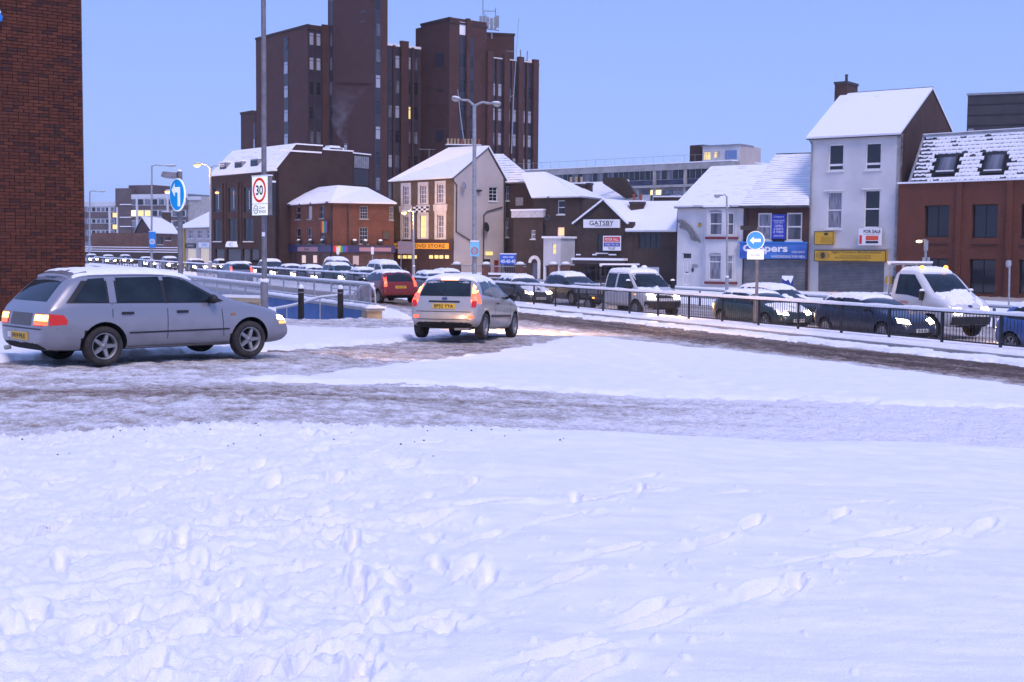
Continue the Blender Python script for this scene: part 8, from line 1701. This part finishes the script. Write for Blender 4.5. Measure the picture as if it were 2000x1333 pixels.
queue_car('brown grey saloon between the dark taxi and the light grey car', (.08, .07, .075), 573, N1 + .0, 'hatch', .06, .4, 15, pname='brown_paint')
queue_car('snow roofed dark car left of the dark taxi', (.03, .03, .04), 478, N1, 'hatch', .07, .4, 16, pname='darkcar_a')
queue_car('small car with snowy roof before the brick club doorway', (.10, .10, .12), 436, N2, 'hatch', .09, .6, 17, pname='midgrey_a')
queue_car('dark car with two bright headlights between the two lamp columns', (.03, .03, .05), 384, N1, 'hatch', .06, .3, 18, pname='darkcar_b', H=1.5)
queue_car('tall dark car with pale roof behind the turn left sign post', (.05, .055, .08), 334, N1, 'van', .08, .5, 19, pname='darkcar_c', L=3.9, H=1.6)
queue_car('dark saloon with thin snow in front of the blue plate lamp', (.06, .065, .08), 288, N1, 'hatch', .07, .6, 20, pname='darkcar_d')
queue_car('far dark car with pale roof beside the long low wall', (.05, .05, .06), 246, N2, 'hatch', .08, .5, 21, pname='darkcar_e')
queue_car('far grey car before the long low wall', (.09, .09, .10), 213, N1, 'hatch', .08, .5, 22, pname='midgrey_b')
queue_car('farthest dark car at the corner of the brick building', (.05, .05, .06), 180, N1, 'hatch', .08, .5, 23, pname='darkcar_f')
# moving away on the near carriageway
queue_car('dark red hatchback with glowing tail lights driving away', (.22, .012, .012), 752, 6.0, 'hatch', .05, 0, 24, heading=-1, pname='red_paint', name='moving_car', group='cars driving away on the near carriageway', plate='HN02 WDT', L=4.0)
queue_car('pale blue grey car driving away beyond the ramp railing', (.16, .18, .24), 458, 5.4, 'hatch', .06, 0, 25, heading=-1, pname='bluegrey_paint', name='moving_car', group='cars driving away on the near carriageway')

# ---- the two pickups
def pickup(label, px, s, crew, bedL, col, seed, text=None, plate='EK52 RVN', H=2.0, beacons=False):
    v = ray(px, 520); k = v.x / v.y; o = R0 + RN * s; t = (k * o.y - o.x) / (RD.x - k * RD.y); pos = o + RD * t; pt = paint('pickup_white_%d' % seed, col, .0, .55); cl = 3.55 if crew else 2.75; x0 = bedL; L = bedL + cl; f = lambda pl: [(x0 + x, z) for x, z in pl]; c0 = cl - 3.55; hz = H / 2.0
    g_ = lambda pl: [(x0 + (x if x < .5 else x + c0), z * hz) for x, z in pl]
    sp = dict(L=L, paint=pt, wr=.35, arch=((x0 + cl - .85, .44),), st=[p[0] for p in g_([(0, 0), (.03, 0), (.12, 0), (.3, 0), (.5 - c0 if False else 1.2 if crew else 1.35, 0), (1.75, 0), (2.0, 0), (2.3, 0), (2.55, 0), (2.75, 0), (3.0, 0), (3.25, 0), (3.42, 0), (3.51, 0), (3.55, 0)])],
        Zb=f([(0, .50), (.1, .42), (cl - .6, .40), (cl - .1, .34), (cl, .42)]), T=g_([(0, 1.25), (.03, 1.85), (.12, 1.97), (.3, 2.0), (1.7, 2.0), (1.95, 1.94), (2.2, 1.75), (2.55, 1.42), (2.75, 1.27), (3.0, 1.19), (3.3, 1.08), (3.45, .95), (3.55, .72)]), B=g_([(0, 1.10), (.03, 1.16), (.3, 1.18), (2.3, 1.14), (2.7, 1.12), (3.0, 1.07), (3.3, .98), (3.45, .85), (3.55, .60)]), W=g_([(0, .88), (.05, .93), (.3, .955), (2.8, .96), (3.1, .94), (3.35, .86), (3.5, .76), (3.55, .66)]), tumble=.16)
    c = Car(sp, 'pickup_truck', label, 'truck', 'pickup trucks in the queue'); X_ = lambda a: x0 + (a if a < .5 else a + c0)
    zl = 1.24 * hz; zu = 1.84 * hz
    if crew: c.patch('side_window', [(x0 + .22, zl), (x0 + .24, zu), (x0 + .98, zu), (x0 + .98, zl)], 'R', M_cglass2, .006, mir=True); c.patch('side_window', [(x0 + 1.12, zl), (x0 + 1.12, zu), (X_(1.82), zu), (X_(2.42), zl + .08), (X_(2.30), zl - .10)], 'R', M_cglass2, .006, mir=True)
    else: c.patch('side_window', [(x0 + .28, zl), (x0 + .30, zu), (X_(1.80), zu), (X_(2.42), zl + .06), (X_(2.32), zl - .12), (X_(1.7), zl - .02)], 'R', M_cglass2, .006, mir=True)
    c.patch('windscreen', [(-.78, 1.30 * hz), (-.68, 1.86 * hz), (.68, 1.86 * hz), (.78, 1.30 * hz)], 'F', M_cglass2, .006); c.patch('rear_window', [(-.6, zl + .05), (-.6, zu - .05), (.6, zu - .05), (.6, zl + .05)], 'B', M_cglass, .006)
    for xx in ((x0 + .16, x0 + 1.04, X_(2.36)) if crew else (x0 + .22, X_(2.36))): c.patch('door_seam', [(xx, .50), (xx, 1.16), (xx + .012, 1.16), (xx + .012, .50)], 'R', M_trim, .003, mir=True, step=.15, skirt=.004)
    for xx in ((x0 + .26, x0 + 1.12) if crew else (x0 + .30,)): c.patch('door_handle', [(xx, 1.0), (xx, 1.06), (xx + .10, 1.06), (xx + .10, 1.0)], 'R', M_trim, .02, mir=True)
    c.patch('headlight', [(.46, .80), (.46, .96), (.76, 1.0), (.80, .80)], 'F', M_headd, .008, mir=True); c.patch('headlight_lit', [(.44, .78), (.44, .98), (.76, .99), (.76, .78)], 'F', M_head, .016, mir=True); c.patch('grille', [(-.40, .82), (-.40, .95), (.40, .95), (.40, .82)], 'F', M_trim, .010); c.patch('bumper', [(-.84, .44), (-.84, .70), (.84, .70), (.84, .44)], 'F', M_trim, .03); c.plate('F', 0, .56, .52, .115, M_plw, plate); c.patch('side_repeater', [(X_(2.62), .93), (X_(2.62), .98), (X_(2.70), .98), (X_(2.70), .93)], 'R', M_amber, .012, mir=True)
    c.patch('badge', [(-.10, 1.03), (-.06, 1.07), (.06, 1.07), (.10, 1.03), (.06, .99), (-.06, .99)], 'F', mat('badge_blue', (.05, .07, .16), .3), .01)
    for sd in (-1, 1):
        mb = MB(); mb.add([(X_(2.34), sd * .97, 1.18), (X_(2.42), sd * .98, 1.18), (X_(2.42), sd * 1.16, 1.20), (X_(2.34), sd * 1.16, 1.20), (X_(2.34), sd * .99, 1.50), (X_(2.41), sd * .99, 1.50), (X_(2.41), sd * 1.16, 1.49), (X_(2.34), sd * 1.16, 1.49)], [(0, 3, 2, 1), (4, 5, 6, 7), (0, 1, 5, 4), (1, 2, 6, 5), (2, 3, 7, 6), (3, 0, 4, 7)]); mb.tube([(X_(2.38), sd * .86, 1.24), (X_(2.38), sd * 1.0, 1.28)], .035, 6); o = mb.build('door_mirror', M_trim, c.root); MB().ell((X_(2.38), sd * 1.07, 1.50), .06, .11, .07, 10, 4, zmin=0).build('snow_cap', M_snowc, o)
    # chassis, load bed, headboard
    MB().box(.1, x0 + .6, -.42, .42, .46, .60).build('chassis', M_trim, c.root); bd = MB().box(0, x0 - .10, -.98, .98, .80, .86).build('bed_floor', M_dark, c.root); al = varied('alu_side_%d' % seed, (.20, .20, .21), (.28, .28, .29), 2, .5, metal=.3) if crew else varied('timber_side', (.11, .08, .06), (.16, .12, .09), 3, .8)
    for y in (-.98, .98):
        MB().box(0, x0 - .10, y - .02, y + .02, .862, 1.24).build('dropside', al, c.root); MB().box(0.0, x0 - .10, y - .03, y + .03, 1.242, 1.30).build('side_snow', M_snowc, c.root)
        for k_ in range(3): xx = .05 + k_ * (x0 - .25) / 2; MB().box(xx, xx + .06, y - .03, y + .03, .74, 1.235).build('stake', M_dark, c.root)
    MB().box(0, .04, -.955, .955, .862, 1.24).build('tailboard', al, c.root); MB().box(.06, x0 - .2, -.93, .93, .862, 1.02).build('bed_snow', M_snowc, c.root)
    hb = MB()
    for y in (-.92, -.3, .3, .92): hb.tube([(x0 - .13, y, .86), (x0 - .13, y, H + .18)], .035, 6)
    hb.tube([(x0 - .13, -.95, H + .14), (x0 - .13, .95, H + .14)], .035, 6); hb.tube([(x0 - .13, -.95, 1.6), (x0 - .13, .95, 1.6)], .03, 6); hb.build('headboard', M_grey if not crew else M_dark, c.root)
    MB().ell((x0 - .13, -.92, H + .17), .07, .07, .07, 8, 4).build('snow_knob', M_snowc, c.root); MB().box(x0 - .2, x0 - .06, -.95, .95, H + .18, H + .25).build('headboard_snow', M_snowc, c.root)
    c.wheels((x0 + cl - .85,), .35, .84, .22, 0); c.wheels((max(.8, x0 - 1.2),), .35, .84, .22, 0)
    for sd in (-1, 1): MB().box(max(.8, x0 - 1.2) - .45, max(.8, x0 - 1.2) + .45, sd * .74 - .13, sd * .74 + .13, .72, .76).build('mudguard', M_trim, c.root); MB().box(max(.8, x0 - 1.2) + .5, max(.8, x0 - 1.2) + .62, sd * .98 - .02, sd * .98 + .02, .66, .72).build('marker_light', M_amber, c.root)
    c.snow(x0 + .10, X_(1.92), .68, .09, seed, 'roof_snow', jag=.04, nx=44, ny=30)
    if not crew: c.snow(X_(2.62), X_(3.36), .78, .12, seed + 3, 'bonnet_snow', cover=.62, jag=.12, nx=30, ny=30)
    else: c.snow(X_(2.70), X_(3.42), .74, .05, seed + 3, 'bonnet_snow', cover=.55, jag=.12, nx=30, ny=30)
    if beacons:
        for y in (-.52, .52): MB().ell((X_(1.78), y, H + .05), .08, .08, .075, 10, 5).build('roof_beacon', M_amber, c.root)
    else:
        for xx in (.5, 1.3): MB().ell((x0 + xx, .35, H + .10), .14, .14, .10, 10, 4, zmin=-.2).build('roof_lump', M_snowc, c.root)
    if text:
        for (st, xa, xb, za, zb_, mm) in text:
            vs, fs, a0, a1, b0, b1 = text_geo(st, .01); mb = MB(); pts = []
            for vv in vs:
                xx = xa + (vv[0] - a0) / (a1 - a0) * (xb - xa); zz = za + (vv[1] - b0) / (b1 - b0) * (zb_ - za); h, n, d = c.hit(x0 + xx, zz, 'R'); pts.append((h.x, h.y - .006, h.z))
            mb.add(pts, fs); mb.build('lettering', mm, c.body)
    c.place(pos.x, pos.y, math.atan2(RD.y, RD.x), z=gz(pos.x, pos.y) + .02)
    for sd in (-1, 1): headbeam(c, L + .1, sd * .6, .88, 1500 if crew else 400, 9, 85)
    return c
pickup('white crew cab pickup with open load bed and glowing headlights', 1228, N1 - .1, True, 2.3, (.52, .52, .53), 31, H=1.92)
pickup('white single cab flatbed truck with orange roof beacons and red lettering', 1778, N2, False, 3.0, (.60, .60, .61), 32, text=[('HIRE', .55, .95, 1.06, 1.15, M_red), ('TRUCKS & VANS', .40, 1.15, .94, 1.0, M_ink), ('01582 402020', .45, 1.10, .84, .90, M_ink), ('SELF DRIVE', .5, .95, .72, .78, M_red)], H=2.2, beacons=True, plate='EU04 KGA')
# ------------------------------------------------------------------ thin dusk haze
hz = MB().box(-3600, 3600, -400, 3900, -6.0, 52.0)
hm = bpy.data.materials.new('haze_air'); hm.use_nodes = True; hm.node_tree.nodes.remove(hm.node_tree.nodes['Principled BSDF'])
hv = hm.node_tree.nodes.new('ShaderNodeVolumePrincipled'); hv.inputs['Color'].default_value = (.90, .92, .98, 1); hv.inputs['Density'].default_value = 0.00024
hm.node_tree.links.new(hv.outputs[0], hm.node_tree.nodes['Material Output'].inputs['Volume'])
ho = hz.build('haze', hm); ho['kind'] = 'stuff'
